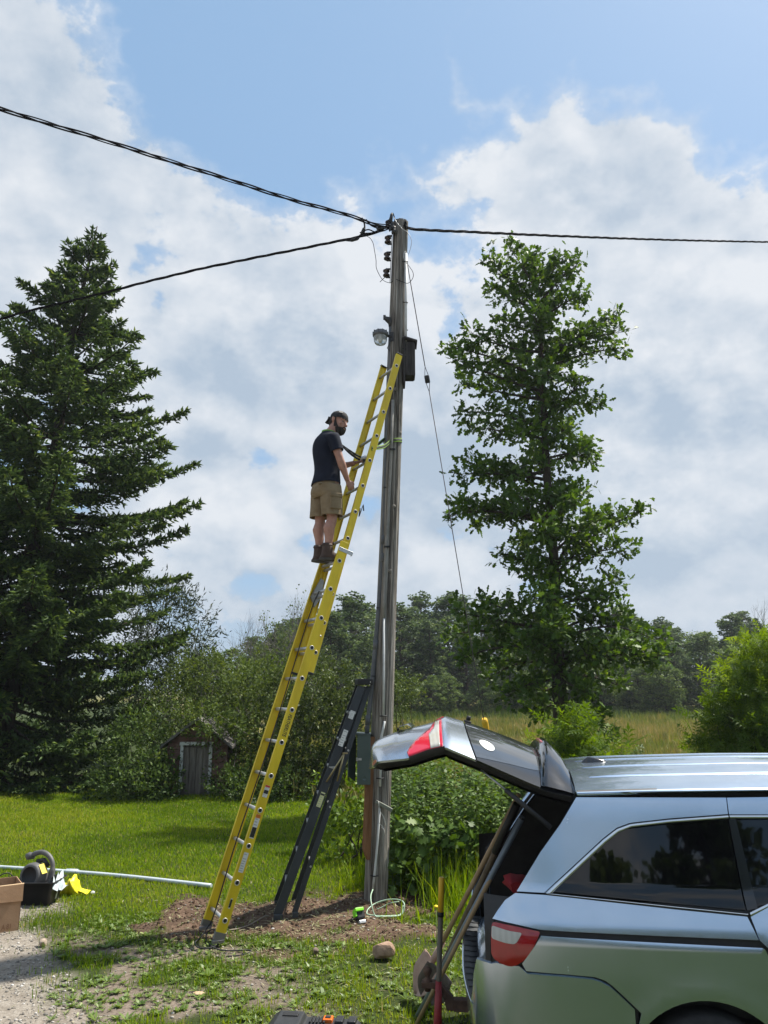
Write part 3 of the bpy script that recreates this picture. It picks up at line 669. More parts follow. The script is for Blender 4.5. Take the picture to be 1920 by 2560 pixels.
for px, top, Y, kd, lab in ((592, 1528, 40, 0, 'small bare dead tree against the sky left of the ladder'), (700, 1455, 44, 1, 'tall nearly bare tree with fine twigs left of the ladder'), (655, 1520, 44, 2, 'sparsely leaved tree left of the tall bare tree'), (735, 1490, 45, 2, 'sparsely leaved tree close beside the yellow ladder'),
                            (860, 1485, 60, 1, 'bare topped tree above the wood between ladder and pole'), (1140, 1500, 66, 1, 'bare topped tree in the wood right of the pole'), (1870, 1495, 68, 0, 'bare dead tree above the wood near the right edge')):
    p = at(px, top, Y); s = p.z / 13.2; plant_tree('bare_tree', BARE[kd], (p.x, Y, 0), px * .3, (s * .75, s * .75, s), lab)
# unseen trees added behind the camera for the van windows to mirror
for x, y, kd, s in ((-4, -19, 2, .50), (1.5, -18, 4, .50), (5.5, -20, 0, .52), (10, -19, 2, .5), (-10, -21, 5, .5), (15, -20, 3, .52), (20, -20, 4, .55)):
    plant_tree('reflection_tree', KINDS[kd], (x, y, 0), x, (s * 1.8, s * 1.8, s), 'unseen leafy tree added behind the camera for the van window reflection', 'unseen trees added for reflections')
# ------------------------------------------------------------------ shed, pole and what hangs on it
def make_shed():
    Y = 16.5; A = at(412, 1990, Y); B = at(562, 1990, Y); x0, x1 = A.x, B.x; zt = at(480, 1858, Y).z; zr = at(490, 1800, Y).z; D = 1.5
    t = thing('garden_shed', (x0, Y, 0), 'small weathered shed with peeling white door frame under the thicket', 'shed')
    red = pmat('weathered_red_board', (.10, .05, .038), (.19, .115, .09), 9, .9, bmp=.5, bscale=40, stretch=(.35, .35, 3), spec=.2)
    grey = pmat('weathered_grey_plank', (.10, .085, .072), (.20, .175, .15), 9, .9, bmp=.5, bscale=40, stretch=(3, 3, .3), spec=.2)
    white = pmat('peeling_white_paint', (.10, .085, .07), (.52, .53, .50), 16, .85, bmp=.4, lo=.40, hi=.52, spec=.2)
    xm = (x0 + x1) / 2
    dl, dr = at(457, 1900, Y).x, at(523, 1900, Y).x; dt = at(480, 1866, Y).z
    w = MB(); wd = .09   # inner wall shell behind the boards
    w.box((xm, Y + D, zt / 2), (x1 - x0 - .02, .03, zt)); w.box((x0 + .015, Y + D / 2, zt / 2), (.03, D - .03, zt)); w.box((x1 - .015, Y + D / 2, zt / 2), (.03, D - .03, zt))
    w.prism([(x0, Y + .04, zt), (x1, Y + .04, zt), (xm, Y + .04, zr)], (0, .02, 0)); w.prism([(x0, Y + D - .04, zt), (x1, Y + D - .04, zt), (xm, Y + D - .04, zr)], (0, .02, 0))
    w.box(((x0 + dl) / 2, Y + .05, zt / 2), (dl - x0 - .06, .02, zt)); w.box(((x1 + dr) / 2, Y + .05, zt / 2), (x1 - dr - .06, .02, zt))
    wall = w.build('wall', red, t)
    pitch = .128; k = 0; z = .02
    while z < zr - .1:
        h = pitch + .012
        if z < zt: spans = [(x0 - .01, dl - .05), (dr + .05, x1 + .01)] if z < dt + .02 else [(x0 - .01, x1 + .01)]
        else:
            f = (z + h - zt) / (zr - zt); spans = [(x0 + (xm - x0) * f, x1 - (x1 - xm) * f)]
        for a, b in spans:
            if b - a < .08: continue
            j = random.uniform(-.006, .006); lip = .014
            p = MB(); p.add([(a, Y + lip - .02, z), (b, Y + lip - .02, z + j), (b, Y + .034, z + h + j), (a, Y + .034, z + h), (a, Y + .038, z), (b, Y + .038, z + j), (b, Y + .039, z + h + j), (a, Y + .039, z + h)], [(0, 1, 2, 3), (5, 4, 7, 6), (0, 4, 5, 1), (3, 2, 6, 7), (0, 3, 7, 4), (1, 5, 6, 2)])
            p.build('board', red, wall)
        z += pitch
    door = MB(); door.box(((dl + dr) / 2, Y + .045, dt / 2), (dr - dl, .01, dt)); dr_ = door.build('door', grey, t)
    n = 4
    for i in range(n):
        a = dl + (dr - dl) * i / n; p = MB(); p.box((a + (dr - dl) / n / 2, Y + .024 + random.uniform(-.005, .005), dt / 2 - .01 + random.uniform(-.01, .01)), ((dr - dl) / n - .01, .022, dt - .03)); p.build('plank', grey, dr_, bevel=.003, seg=1)
    fr = MB(); fr.box((dl - .025, Y - .012, dt / 2 + .01), (.065, .03, dt + .02)); fr.box((dr + .025, Y - .012, dt / 2 + .01), (.065, .03, dt + .02)); fr.box(((dl + dr) / 2, Y - .015, dt + .055), (dr - dl + .15, .034, .07))
    fr.build('door_frame', white, t, bevel=.004, seg=1)
    roof = thing('roof', (0, 0, 0), None, None); roof.parent = t; roof.location = (0, 0, 0)
    for k in list(roof.keys()): del roof[k]
    bpy.data.objects.remove(roof)
    rb = MB(); shg = pmat('old_roof_board', (.10, .092, .085), (.17, .16, .15), 7, .9, bmp=.4, spec=.2)
    for sx in (-1, 1):
        e = x0 if sx < 0 else x1; ov = .13; sl = (zr - zt) / (xm - x0); ex = e + sx * ov; ez = zt - sl * ov
        rb.prism([(ex, Y - .14, ez), (xm, Y - .14, zr), (xm, Y - .14, zr + .055), (ex, Y - .14, ez + .055)], (0, D + .28, 0))
    rb.build('roof', shg, t)
make_shed()

# weathered pole
PB = Vector((-.085, 8.54, 0)); PT = at(1002, 556, 8.47)
def pole(z): return PB + (PT - PB) * (z / PT.z)
def prad(z): return .122 - .030 * z / PT.z
def pole_px(py):
    """height of the pole seen at pixel row py"""
    lo, hi = 0.0, PT.z
    for _ in range(40):
        m = (lo + hi) / 2; q = pole(m); zc = q.y * CT + (m - HC) * ST; yy = 1280 - F * (-q.y * ST + (m - HC) * CT) / zc
        if yy > py: lo = m
        else: hi = m
    return lo
def wood_pole_mat():
    m, nt, b, o = nodes('weathered_pole_wood')
    v = tcoord(nt, (9, 9, .55)); v2 = tcoord(nt, (40, 40, 1.1)); v3 = tcoord(nt, (1, 1, 1))
    a = nz(nt, v, 2.2, 8, .6); fine = nz(nt, v2, 1.6, 6, .65); blot = nz(nt, v3, 1.3, 4, .5)
    mix_ = mth(nt, 'ADD', mth(nt, 'MULTIPLY', a, .38), mth(nt, 'ADD', mth(nt, 'MULTIPLY', fine, .46), mth(nt, 'MULTIPLY', blot, .16)))
    c = ramp(nt, mix_, [(.40, (.05, .043, .035)), (.455, (.17, .15, .128)), (.52, (.29, .265, .232)), (.60, (.42, .39, .35))])
    nt.links.new(c, b.inputs['Base Color']); sset(b, Roughness=.93); b.inputs['Specular IOR Level'].default_value = .2
    bump(nt, b, mth(nt, 'ADD', a, fine), 1.0, .02); return m
POLEWOOD = wood_pole_mat()
STEEL = pmat('galvanised_steel', (.34, .35, .36), (.46, .47, .48), 20, .45, .85, rvar=.2)
DKSTEEL = pmat('dark_steel', (.035, .035, .037), (.075, .07, .068), 20, .6, .5)
BLACKR = pmat('black_rubber', (.012, .012, .013), None, rough=.6)
def make_pole():
    t = thing('utility_pole', PB, 'weathered grey wooden utility pole standing upright in the centre', 'utility pole')
    ns, nz_ = 72, 90; rows = []
    th = np.linspace(0, 2 * math.pi, ns, endpoint=False)
    g = np.random.default_rng(4); cr = [(g.uniform(0, 6.28), g.uniform(.5, 1.2), g.uniform(0, 7.8), g.uniform(1.0, 4.5)) for _ in range(44)] + [(4.35, 1.4, 3.8, 9), (5.2, 1.3, 5.5, 6), (4.9, 1.2, 1.5, 4)]
    for i in range(nz_ + 1):
        z = PT.z * i / nz_ ; c = pole(max(z, 0)); r = prad(z) * np.ones(ns)
        r = r + .0028 * (fbm(th * 3.1 + 5, np.full(ns, z * .5), 1.5, 3) - .5) * 2
        for a0, w, zc, l in cr:
            am = math.exp(-((z - zc) / l) ** 4); da = (th - a0 - .05 * math.sin(z * .8 + a0) + math.pi) % (2 * math.pi) - math.pi
            r = r - am * .013 * w * np.exp(-(da / .045) ** 2)
        if i == 0: c = c + Vector((0, 0, -.15))
        rows.append([c + Vector((math.cos(a) * q, math.sin(a) * q, 0)) for a, q in zip(th, r)])
    mb = MB(); mb.grid(rows, True, True)
    topr = rows[-1]; cc = PT + Vector((0, 0, .012)); b = len(mb.v); mb.add(topr + [cc], [(k, (k + 1) % ns, ns) for k in range(ns)])
    mb.build('shaft', POLEWOOD, t)
    # knots and a few old nails
    for (px, py) in ((1008, 1085), (985, 1270), (975, 1430), (958, 1765), (990, 980)):
        z = pole_px(py); c = pole(z); X = at(px, py, c.y).x; dx = max(-.9, min(.9, (X - c.x) / prad(z))); n = Vector((dx, -math.sqrt(1 - dx * dx), 0))
        k = MB(); k.lathe([(.0, .006), (.012, .006), (.02, .001), (.024, -.004)], c + n * (prad(z) - .001), n, 10); k.build('knot', POLEWOOD, t)
make_pole()

def on_pole(px, py, lift=0.0):
    """point on the front of the pole seen at a pixel, lifted off the surface"""
    z = pole_px(py); c = pole(z); r = prad(z) + lift
    X = at(px, py, c.y - .7 * r).x; dx = max(-.97, min(.97, (X - c.x) / r)); y = c.y - r * math.sqrt(1 - dx * dx)
    return Vector((c.x + dx * r, y, at(px, py, y).z))
def make_rack():
    t = thing('insulator_rack', pole(6.5), 'dark steel rack of spool insulators near the pole top', 'insulator')
    x = lambda z: pole(z).x - prad(z) - .012
    z0, z1 = pole_px(712), pole_px(562); yy = pole(7).y - .055
    porc = pmat('brown_porcelain', (.022, .012, .009), (.04, .022, .016), 12, .22)
    m = MB(); m.prism([(x(z0), yy - .022, z0), (x(z0), yy + .022, z0), (x(z1), yy + .022, z1), (x(z1), yy - .022, z1)], (.008, 0, 0)); m.build('back_strap', DKSTEEL, t)
    for py in (567, 606, 647, 689):
        z = pole_px(py); c = Vector((x(z) - .045, yy, z))
        s = MB(); s.lathe([(.0, -.045), (.030, -.045), (.041, -.036), (.041, -.022), (.026, -.010), (.026, .010), (.041, .022), (.041, .036), (.030, .045), (0, .045)], c, (0, 0, 1), 16); o = s.build('spool', porc, t)
        b = MB(); b.tube([c + Vector((0, 0, -.062)), c + Vector((0, 0, .066))], .007, 8)
        for dz in (-.056, .056): b.box(c + Vector((.022, 0, dz)), (.052, .032, .006))
        b.build('clevis', DKSTEEL, o)
make_rack()

def make_lamp():
    c = at(951, 838, 8.36); t = thing('yard_lamp', c, 'round yard light with clear ribbed lens beside the upper pole', 'lamp')
    hs = pmat('grey_lamp_housing', (.10, .10, .105), (.15, .15, .155), 16, .55, .4)
    m = MB(); m.lathe([(0, .062), (.045, .060), (.070, .050), (.086, .030), (.090, .005), (.090, -.012), (.078, -.016), (.0, -.016)], c, (0, 0, 1), 24); m.build('housing', hs, t)
    for k in range(10):
        a = k * .628; d = Vector((math.cos(a), math.sin(a), 0)); f = MB(); f.box(c + d * .082 + Vector((0, 0, .022)), (.022, .008, .045), Matrix.Rotation(a, 3, 'Z')); f.build('fin', hs, t)
    gl, nt, b, o = nodes('lamp_lens'); sset(b, Base_Color=(.80, .82, .80, 1), Roughness=.18); b.inputs['Transmission Weight'].default_value = .72; b.inputs['IOR'].default_value = 1.3
    rows = []; n = 48
    for r, h in ((.076, -.016), (.078, -.04), (.074, -.07), (.066, -.098), (.055, -.112), (.03, -.120), (.002, -.122)):
        rows.append([c + Vector((math.cos(6.2832 * k / n), math.sin(6.2832 * k / n), 0)) * (r + (.0022 if k % 2 else 0)) + Vector((0, 0, h)) for k in range(n)])
    l = MB(); l.grid(rows, True, True); l.build('lens', gl, t)
    bulb = MB(); bulb.lathe([(.0, -.085), (.016, -.08), (.022, -.06), (.016, -.03), (.014, -.016)], c, (0, 0, 1), 12); bulb.build('bulb', pmat('bulb_glass', (.7, .7, .68), rough=.3), t)
    pz = pole(c.z); e = Vector((pz.x - prad(c.z) * .6, pz.y - prad(c.z) * .75, c.z + .0))
    a = MB(); a.tube([c + Vector((.07, .0, .02)), c + (e - c) * .6 + Vector((0, 0, .012)), e], [.016, .016, .018], 10); a.box(e, (.05, .03, .12)); a.tube([e + Vector((0, -.02, -.03)), e + Vector((-.03, -.03, -.10)), e + Vector((-.05, -.02, -.15)), e + Vector((-.02, -.02, -.19))], .005, 6); a.build('arm', DKSTEEL, t)
make_lamp()

def make_conduit():
    # grey riser along the left side of the pole into the meter enclosure
    GREYP = pmat('grey_plastic_pipe', (.085, .09, .095), (.12, .125, .13), 10, .55)
    Y = 8.44; pts = [at(px, py, Y) for px, py in ((977, 818), (976, 900), (970, 1050), (961, 1300), (953, 1440), (938, 1620), (927, 1740), (919, 1812), (917, 1836))]
    t = thing('service_conduit', pts[-1], 'long grey conduit riser fixed along the left side of the pole', 'conduit')
    m = MB(); m.tube(pts, .024, 14); m.build('pipe', GREYP, t)
    for py, px in ((1350, 959), (1395, 957.5), (1612, 939), (1800, 920)):
        c = at(px, py, Y); q = MB(); q.tube([c + Vector((-.003, 0, -.05)), c + Vector((.004, 0, .05))], .029, 14); q.build('coupling', GREYP, t)
    h = at(977, 812, Y); m = MB(); m.tube([h + Vector((0, 0, -.03)), h + Vector((0, 0, .02)), h + Vector((-.03, -.015, .06)), h + Vector((-.075, -.03, .075))], [.026, .032, .038, .022], 12); m.box(h + Vector((-.075, -.03, .08)), (.03, .03, .05)); m.build('weatherhead', DKSTEEL, t)
    for py, px in ((1000, 972), (1220, 964), (1520, 946), (1690, 932)):
        c = at(px, py, Y); z = c.z; pc = pole(z); q = MB(); q.tube([c + Vector((-.024, -.028, 0)), c + Vector((.01, -.03, 0)), Vector((pc.x - prad(z) * .8, pc.y - prad(z) * .63, z))], .005, 6); q.build('strap', DKSTEEL, t)
make_conduit()
PVC = pmat('white_plastic_pipe', (.46, .47, .46), (.58, .59, .58), 12, .5)
def make_white_conduit():
    runs = [[(1014.5, 634), (1014.5, 760), (1014, 888)], [(960, 1546), (959.5, 1680), (958.5, 1792)], [(961.5, 1803), (957, 1826), (953, 1842), (951.5, 1905), (950, 1966)], [(949, 2022), (944, 2100), (937, 2180), (932, 2226)]]
    labs = ['white cable conduit strapped to the right side of the pole top', 'long white conduit on the pole front above the open tailgate', 'short bent white conduit on the pole behind the tailgate tip', 'white conduit leading down the pole to the green wire']
    for r, lab, rad in zip(runs, labs, (.017, .013, .013, .012)):
        pts = [on_pole(px, py, rad + .002) for px, py in r]
        t = thing('cable_conduit', pts[-1], lab, 'conduit'); m = MB(); m.tube(pts, rad, 12); m.build('pipe', PVC, t)
        ss = {0: [(1014.5, 655), (1014.5, 757), (1014, 874)], 1: [(958.5, 1794 - 4)], 2: [(950.5, 1946)], 3: [(936, 2190)]}[runs.index(r)]
        for px, py in ss:
            c = on_pole(px, py, rad + .002); n = (c - pole(c.z)); n.z = 0; n.normalize(); s = Vector((-n.y, n.x, 0))
            q = MB(); q.tube([c - n * rad - s * .040, c - n * (rad - .004) - s * .022, c + n * rad * 1.05 - s * .012, c + n * rad * 1.15, c + n * rad * 1.05 + s * .012, c - n * (rad - .004) + s * .022, c - n * rad + s * .040], .006, 6); q.build('strap', BLACKR, t)
    # wooden cover strip higher up, same colour as the pole
    pts = [on_pole(px, py, .012) for px, py in ((982, 1000), (979, 1110), (973, 1230), (965, 1370), (960, 1500), (958, 1545))]
    t = thing('cover_strip', pts[-1], 'weathered cover strip running down the pole beside the ladder', 'conduit'); m = MB()
    m.tube(pts, .016, 8); m.build('strip', pmat('grey_cover_strip', (.22, .21, .19), (.30, .285, .26), 14, .8), t)
    for px, py in ((980, 1124), (966, 1367)):
        c = on_pole(px, py, .012); q = MB(); q.box(c + Vector((.006, -.012, 0)), (.065, .02, .018)); q.build('strap', BLACKR, t)
make_white_conduit()

def make_box_right():
    z0, z1 = pole_px(955), pole_px(862); zc = (z0 + z1) / 2; pc = pole(zc); x0 = pc.x + prad(zc) - .01
    t = thing('wooden_box', (x0, pc.y, z0), 'dark weathered wooden box fixed to the right side of the pole', 'box')
    bw = pmat('dark_weathered_wood', (.028, .026, .025), (.065, .06, .057), 10, .9, bmp=.5, bscale=40, stretch=(4, 4, .4), spec=.2)
    w, d = .105, .17; yc = pc.y + .0
    def brd(name, c, s): m = MB(); m.box(c, s); return m.build(name, bw, t, bevel=.003, seg=1)
    brd('back_board', (x0 + .012, yc, zc), (.022, d + .02, z1 - z0 + .10))
    brd('side_board', (x0 + .024 + w / 2, yc - d / 2, zc + .02), (w - .004, .02, z1 - z0 - .05)); brd('side_board', (x0 + .024 + w / 2, yc + d / 2, zc + .02), (w - .004, .02, z1 - z0 - .05))
    brd('front_board', (x0 + .024 + w, yc, zc + .02), (.02, d + .018, z1 - z0 - .07))
    m = MB(); m.prism([(x0 + .001, yc - d / 2 - .03, z1 + .045), (x0 + w + .06, yc - d / 2 - .03, z1 - .01), (x0 + w + .06, yc - d / 2 - .03, z1 + .012), (x0 + .001, yc - d / 2 - .03, z1 + .067)], (0, d + .06, 0)); m.build('lid', bw, t)
    m = MB(); m.box((x0 + .02 + w / 2, yc, z0 + .055), (w - .02, d - .03, .018)); m.build('floor_board', bw, t)
    b = MB(); bz = pole_px(825); bc = pole(bz); b.tube([(bc.x + prad(bz) - .02, bc.y - .02, bz), (bc.x + prad(bz) + .035, bc.y - .02, bz - .012)], .008, 8); t2 = thing('pole_bolt', (bc.x + prad(bz), bc.y, bz), 'short steel bolt end sticking out above the wooden box', 'bolt'); b.build('shank', DKSTEEL, t2); b2 = MB(); b2.lathe([(0, .004), (.014, .004), (.014, -.006), (0, -.006)], (bc.x + prad(bz) + .02, bc.y - .02, bz - .008), (1, 0, -.2), 6, smooth=False); b2.build('nut', DKSTEEL, t2)
make_box_right()

def make_meter():
    Yn = 8.34; GG = pmat('green_grey_enclosure', (.055, .082, .078), (.075, .105, .10), 5, .45, .2)
    a, b = at(893.5, 1838, Yn), at(926, 1962, Yn); x0, x1, z0, z1 = a.x, b.x, b.z, a.z; d = .24; th = .006
    t = thing('meter_enclosure', (x1, Yn, z0), 'green grey electrical enclosure with its door open on the left of the pole', 'electrical box')
    m = MB(); m.box(((x0 + x1) / 2, Yn, (z0 + z1) / 2), (x1 - x0, th, z1 - z0)); m.box(((x0 + x1) / 2, Yn + d, (z0 + z1) / 2), (x1 - x0, th, z1 - z0))
    m.box((x1 - th / 2, Yn + d / 2, (z0 + z1) / 2), (th, d - th, z1 - z0)); m.box(((x0 + x1) / 2 - .001, Yn + d / 2, z1 - th / 2), (x1 - x0 - .004, d - th, th)); m.box(((x0 + x1) / 2 - .001, Yn + d / 2, z0 + th / 2), (x1 - x0 - .004, d - th, th))
    m.build('body', GG, t, bevel=.002, seg=1)
    inn = MB(); inn.box((x1 - .03, Yn + d / 2, (z0 + z1) / 2), (.03, d - .05, z1 - z0 - .08)); inn.build('interior_panel', BLACKR, t)
    cap = MB(); cap.prism([(x0 - .012, Yn - .010, z1 + .001), (x1 + .004, Yn - .010, z1 + .001), (x1 + .004, Yn - .010, z1 + .012), (x0 - .012, Yn - .010, z1 + .022)], (0, d + .02, 0)); cap.build('rain_lip', GG, t)
    q = [at(871, 1846, Yn + .10), at(889, 1843, Yn + .16), at(887, 1954, Yn + .16), at(869, 1940, Yn + .10)]
    dm = MB(); dm.prism(q, (.006, -.004, 0)); dd = dm.build('door', GG, t)
    l = MB(); lc = at(898, 1898, Yn); l.box(lc + Vector((0, -.008, 0)), (.05, .012, .022)); l.build('latch', STEEL, t); l2 = MB(); l2.box(lc + Vector((-.022, -.016, 0)), (.016, .014, .032)); l2.build('hasp', STEEL, t)
    k = MB(); kc = at(911, 1946, Yn); k.lathe([(.0, .002), (.020, .002), (.022, .005), (.024, .005), (.026, .002)], kc + Vector((0, -.003, 0)), (0, -1, 0), 20); k.build('knockout', GG, t)
    # brown backing board running down below the box
    BR = pmat('brown_plank', (.16, .072, .032), (.27, .135, .065), 6, .8, bmp=.3, bscale=40, stretch=(3, 3, .4), spec=.3)
    zb = at(915, 2150, 8.42).z; zm = at(915, 2120, 8.42).z; zt_ = z1 - .02
    xl = at(903, 2060, 8.40).x; xr = at(927, 2060, 8.46).x
    u = Vector((xr - xl, .09, 0)); o = Vector((xl, 8.40, 0)); o.x += .006
    t2 = thing('backing_board', (xl, 8.4, zb), 'brown wooden board fixed to the pole below the electrical box', 'board')
    lean = Vector((.030, 0, 1)) ; P = lambda k, z: o + u * k + Vector(((z - zb) * .036, 0, z))
    bm = MB(); bm.prism([P(0, zm), P(.45, zb), P(1, zb), P(1, zt_), P(0, zt_)], (.02, -.028, 0)); bm.build('plank', BR, t2, bevel=.003, seg=1)
make_meter()

def make_crossbar():
    a, b = on_pole(939, 2003, .03), on_pole(960, 2014, .02); b2 = at(980, 2026, a.y - .0)
    t = thing('tied_stick', a, 'short grey green bar tied across the pole with white string', 'bar')
    m = MB(); d = (b2 - a).normalized(); s = Vector((0, 1, 0)); u = d.cross(s)
    q = [a + s * .02 * k[0] + u * .017 * k[1] for k in ((-1, -1), (1, -1), (1, 1), (-1, 1))]; m.prism(q, b2 - a); m.build('bar', pmat('grey_green_bar', (.13, .14, .11), (.20, .21, .17), 12, .6), t, bevel=.003)
    st = MB(); c = a + d * .035; f = Vector((0, -.022, 0))
    st.tube([c + f + Vector((0, 0, .02)), c + f + Vector((.004, 0, -.03)), c + f + Vector((.012, -.002, -.07)), c + f + Vector((.05, -.004, -.13)), c + f + Vector((.072, -.004, -.20)), c + f + Vector((.055, -.002, -.235)), c + f + Vector((.005, 0, -.19)), c + f + Vector((-.002, 0, -.10)), c + f + Vector((.004, 0, -.04))], .0035, 5)
    st.tube([c + f + Vector((.03, -.002, -.228)), c + f + Vector((.055, -.003, -.25)), c + f + Vector((.062, -.003, -.30))], .003, 5); st.build('string', pmat('white_string', (.62, .60, .54), rough=.9), t)
make_crossbar()

# ---- overhead cables
CABLE = pmat('black_cable', (.014, .014, .015), None, rough=.9, spec=.08)
ALU = pmat('bare_messenger', (.12, .12, .12), None, rough=.5, metal=.5)
def smooth_path(P, n):
    P = [np.array(p, float) for p in P]; out = []
    Q = [2 * P[0] - P[1]] + P + [2 * P[-1] - P[-2]]
    for i in range(1, len(Q) - 2):
        for k in range(n):
            t = k / n; a, b, c, d = Q[i - 1], Q[i], Q[i + 1], Q[i + 2]
            out.append(.5 * ((2 * b) + (-a + c) * t + (2 * a - 5 * b + 4 * c - d) * t * t + (-a + 3 * b - 3 * c + d) * t ** 3))
    out.append(P[-1]); return out
def twisted(name, P, rad, pitch, label, gap=1.0, n=26):
    pts = smooth_path(P, n); t = thing(name, pts[0], label, 'cable'); s = 0; L = [[], [], []]
    for i, p in enumerate(pts):
        if i: s += np.linalg.norm(p - pts[i - 1])
        tg = unit((pts[min(i + 1, len(pts) - 1)] - pts[max(i - 1, 0)])[None])[0]; u = unit(np.cross(tg, [0, 0, 1.])[None])[0]; v = np.cross(u, tg)
        for k in range(3):
            a = s / pitch * 6.2832 + k * 2.094; L[k].append(p + (u * math.cos(a) + v * math.sin(a)) * rad * 1.15 * gap)
    for k in range(3):
        m = MB(); m.tube(L[k], rad * (.75 if k == 0 else 1), 6); m.build('conductor', CABLE, t, fix=False)
top = pole(pole_px(572))
KN = at(975, 566, 8.36)
twisted('service_cable', [at(-330, 168, 5.3), at(0, 272, 6.2), at(240, 345, 6.75), at(480, 420, 7.25), at(720, 496, 7.75), at(860, 535, 8.1), at(935, 560, 8.28), KN], .0092, 1.3, 'thick twisted service cable rising to the upper left sky', 1.5, 40)
twisted('service_cable', [at(-300, 900, 9.4), at(0, 798, 9.1), at(240, 737, 8.95), at(480, 677, 8.75), at(700, 632, 8.6), at(860, 600, 8.45), at(925, 585, 8.38), at(960, 574, 8.36)], .0085, .8, 'twisted cable crossing in front of the spruce to the left', 1.0, 40)
twisted('service_cable', [top + Vector((.05, -.11, .02)), at(1030, 572, 8.45), at(1180, 580, 9.2), at(1400, 590, 10.4), at(1650, 599, 12), at(1920, 605, 14), at(2250, 610, 17)], .0095, .8, 'twisted service cable running from the pole to the right edge', 1.0, 40)
def wire(name, P, rad, label, mat=CABLE, n=8, cat='wire', sides=6):
    m = MB(); m.tube(smooth_path(P, n), rad, sides); o = m.build(name, mat); own(o, P[0]); return tag(o, label, cat)
def make_splices():
    Y = 8.36; A = lambda *q: [at(px, py, Y - .03) for px, py in q]
    t = thing('cable_splices', KN, 'tangle of black jumper wires and splices left of the pole top', 'wire')
    for i, (q, r) in enumerate(((((905, 545), (911, 560), (911, 578), (906, 586), (895, 596), (883, 602)), .010), (((915, 549), (928, 563), (945, 570), (955, 571), (972, 568)), .010), (((900, 582), (920, 574), (938, 580), (955, 578), (972, 572)), .008), (((886, 600), (905, 585), (930, 582), (950, 574), (968, 570)), .008), (((860, 600), (872, 602), (885, 601)), .009), (((965, 560), (975, 548), (979, 536), (982, 533), (986, 543), (988, 555)), .006), (((974, 569), (972, 556), (977, 540), (984, 537)), .007))):
        m = MB(); m.tube(smooth_path(A(*q), 6), r, 7); m.build('jumper', CABLE, t, fix=False)
    for px, py, ax, l in ((907, 578, (.3, 0, .8), .055), (952, 571, (1, 0, .1), .055), (886, 599, (1, 0, .3), .06), (978, 545, (.1, 0, 1), .07), (978, 566, (.3, 0, 1), .07)):
        c = at(px, py, Y - .03); d = Vector(ax).normalized(); m = MB(); m.tube([c - d * l, c - d * l * .6, c + d * l * .6, c + d * l], [.008, .019, .019, .008], 8); m.build('splice', BLACKR, t)
    for px, py in ((984, 572), (985, 579)):
        m = MB(); c = at(px, py, Y); m.lathe([(0, -.03), (.028, -.026), (.03, 0), (.028, .026), (0, .03)], c, (.2, 0, 1), 10); m.build('clamp', DKSTEEL, t)
make_splices()
wire('loose_wire', [at(px, py, 8.3) for px, py in ((886, 597), (905, 588), (922, 593), (932, 606), (936, 625), (940, 650), (941, 670), (950, 690), (960, 702), (975, 707), (983, 702))], .0035, 'thin loose wire hanging in an arc left of the insulators')
wire('loose_wire', [at(px, py, 8.32) for px, py in ((984, 543), (992, 556), (1006, 572), (1018, 580), (1026, 592), (1029, 606), (1025, 625), (1021, 636))], .0035, 'thin pale wire looping over the right side of the pole top', STEEL)
wire('loose_wire', [on_pole(1013, 655, .012), at(1020, 662, 8.33), at(1032, 680, 8.32), at(1032, 695, 8.31), at(1020, 708, 8.31), on_pole(1005, 704, .01), on_pole(990, 698, .01)], .0035, 'thin black wire looping across the pole below the insulators')
wire('pull_loop', [on_pole(1012, 650, .012), on_pole(1009, 642, .014), on_pole(1010, 632, .016), on_pole(1014, 629, .018), on_pole(1017, 635, .016)], .0045, 'small white wire loop at the top of the white conduit', PVC)
wire('loose_wire', [at(px, py, 8.28) for px, py in ((950, 705), (958, 697), (966, 691), (968, 691)) ], .004, 'short stiff wire end beside the lowest insulator')
def make_guy():
    a = pole(pole_px(650)) + Vector((prad(6) * .9, 0, 0)); ins = at(1068, 948, 9.05); anc = Vector((1.66, 11.2, 0)); d = (ins - a).normalized(); e = (anc - ins).normalized()
    t = thing('guy_wire', anc, 'steel guy wire slanting from pole top to the ground on the right', 'guy wire')
    m = MB(); m.tube([a, ins - d * .16], .0055, 6); m.tube([ins + e * .16, anc + Vector((0, 0, -.1))], .0055, 6)
    for s in (-1, 1):
        o = Vector((s * .022, 0, 0)); m.tube([ins - d * .16, ins - d * .05 + o, ins + o], .004, 5); m.tube([ins + e * .16, ins + e * .05 + o, ins + o], .004, 5)
    m.build('strand', pmat('guy_strand', (.09, .085, .085), rough=.6, metal=.6), t)
    q = MB(); q.lathe([(0, -.05), (.025, -.05), (.032, -.042), (.032, .042), (.025, .05), (0, .05)], ins, d, 14); q.build('strain_insulator', BLACKR, t)
    yl = pmat('yellow_guard', (.70, .40, .02), rough=.5); k = MB(); s0 = at(1204, 1797, 10.5); l = (anc - ins).length; f = (s0.z - ins.z) / (anc.z - ins.z); p0 = ins + (anc - ins) * f
    k.tube([p0, p0 + e * .05, anc + Vector((0, 0, -.1))], [.034, .042, .042], 12); k.build('guard', yl, t)
make_guy()
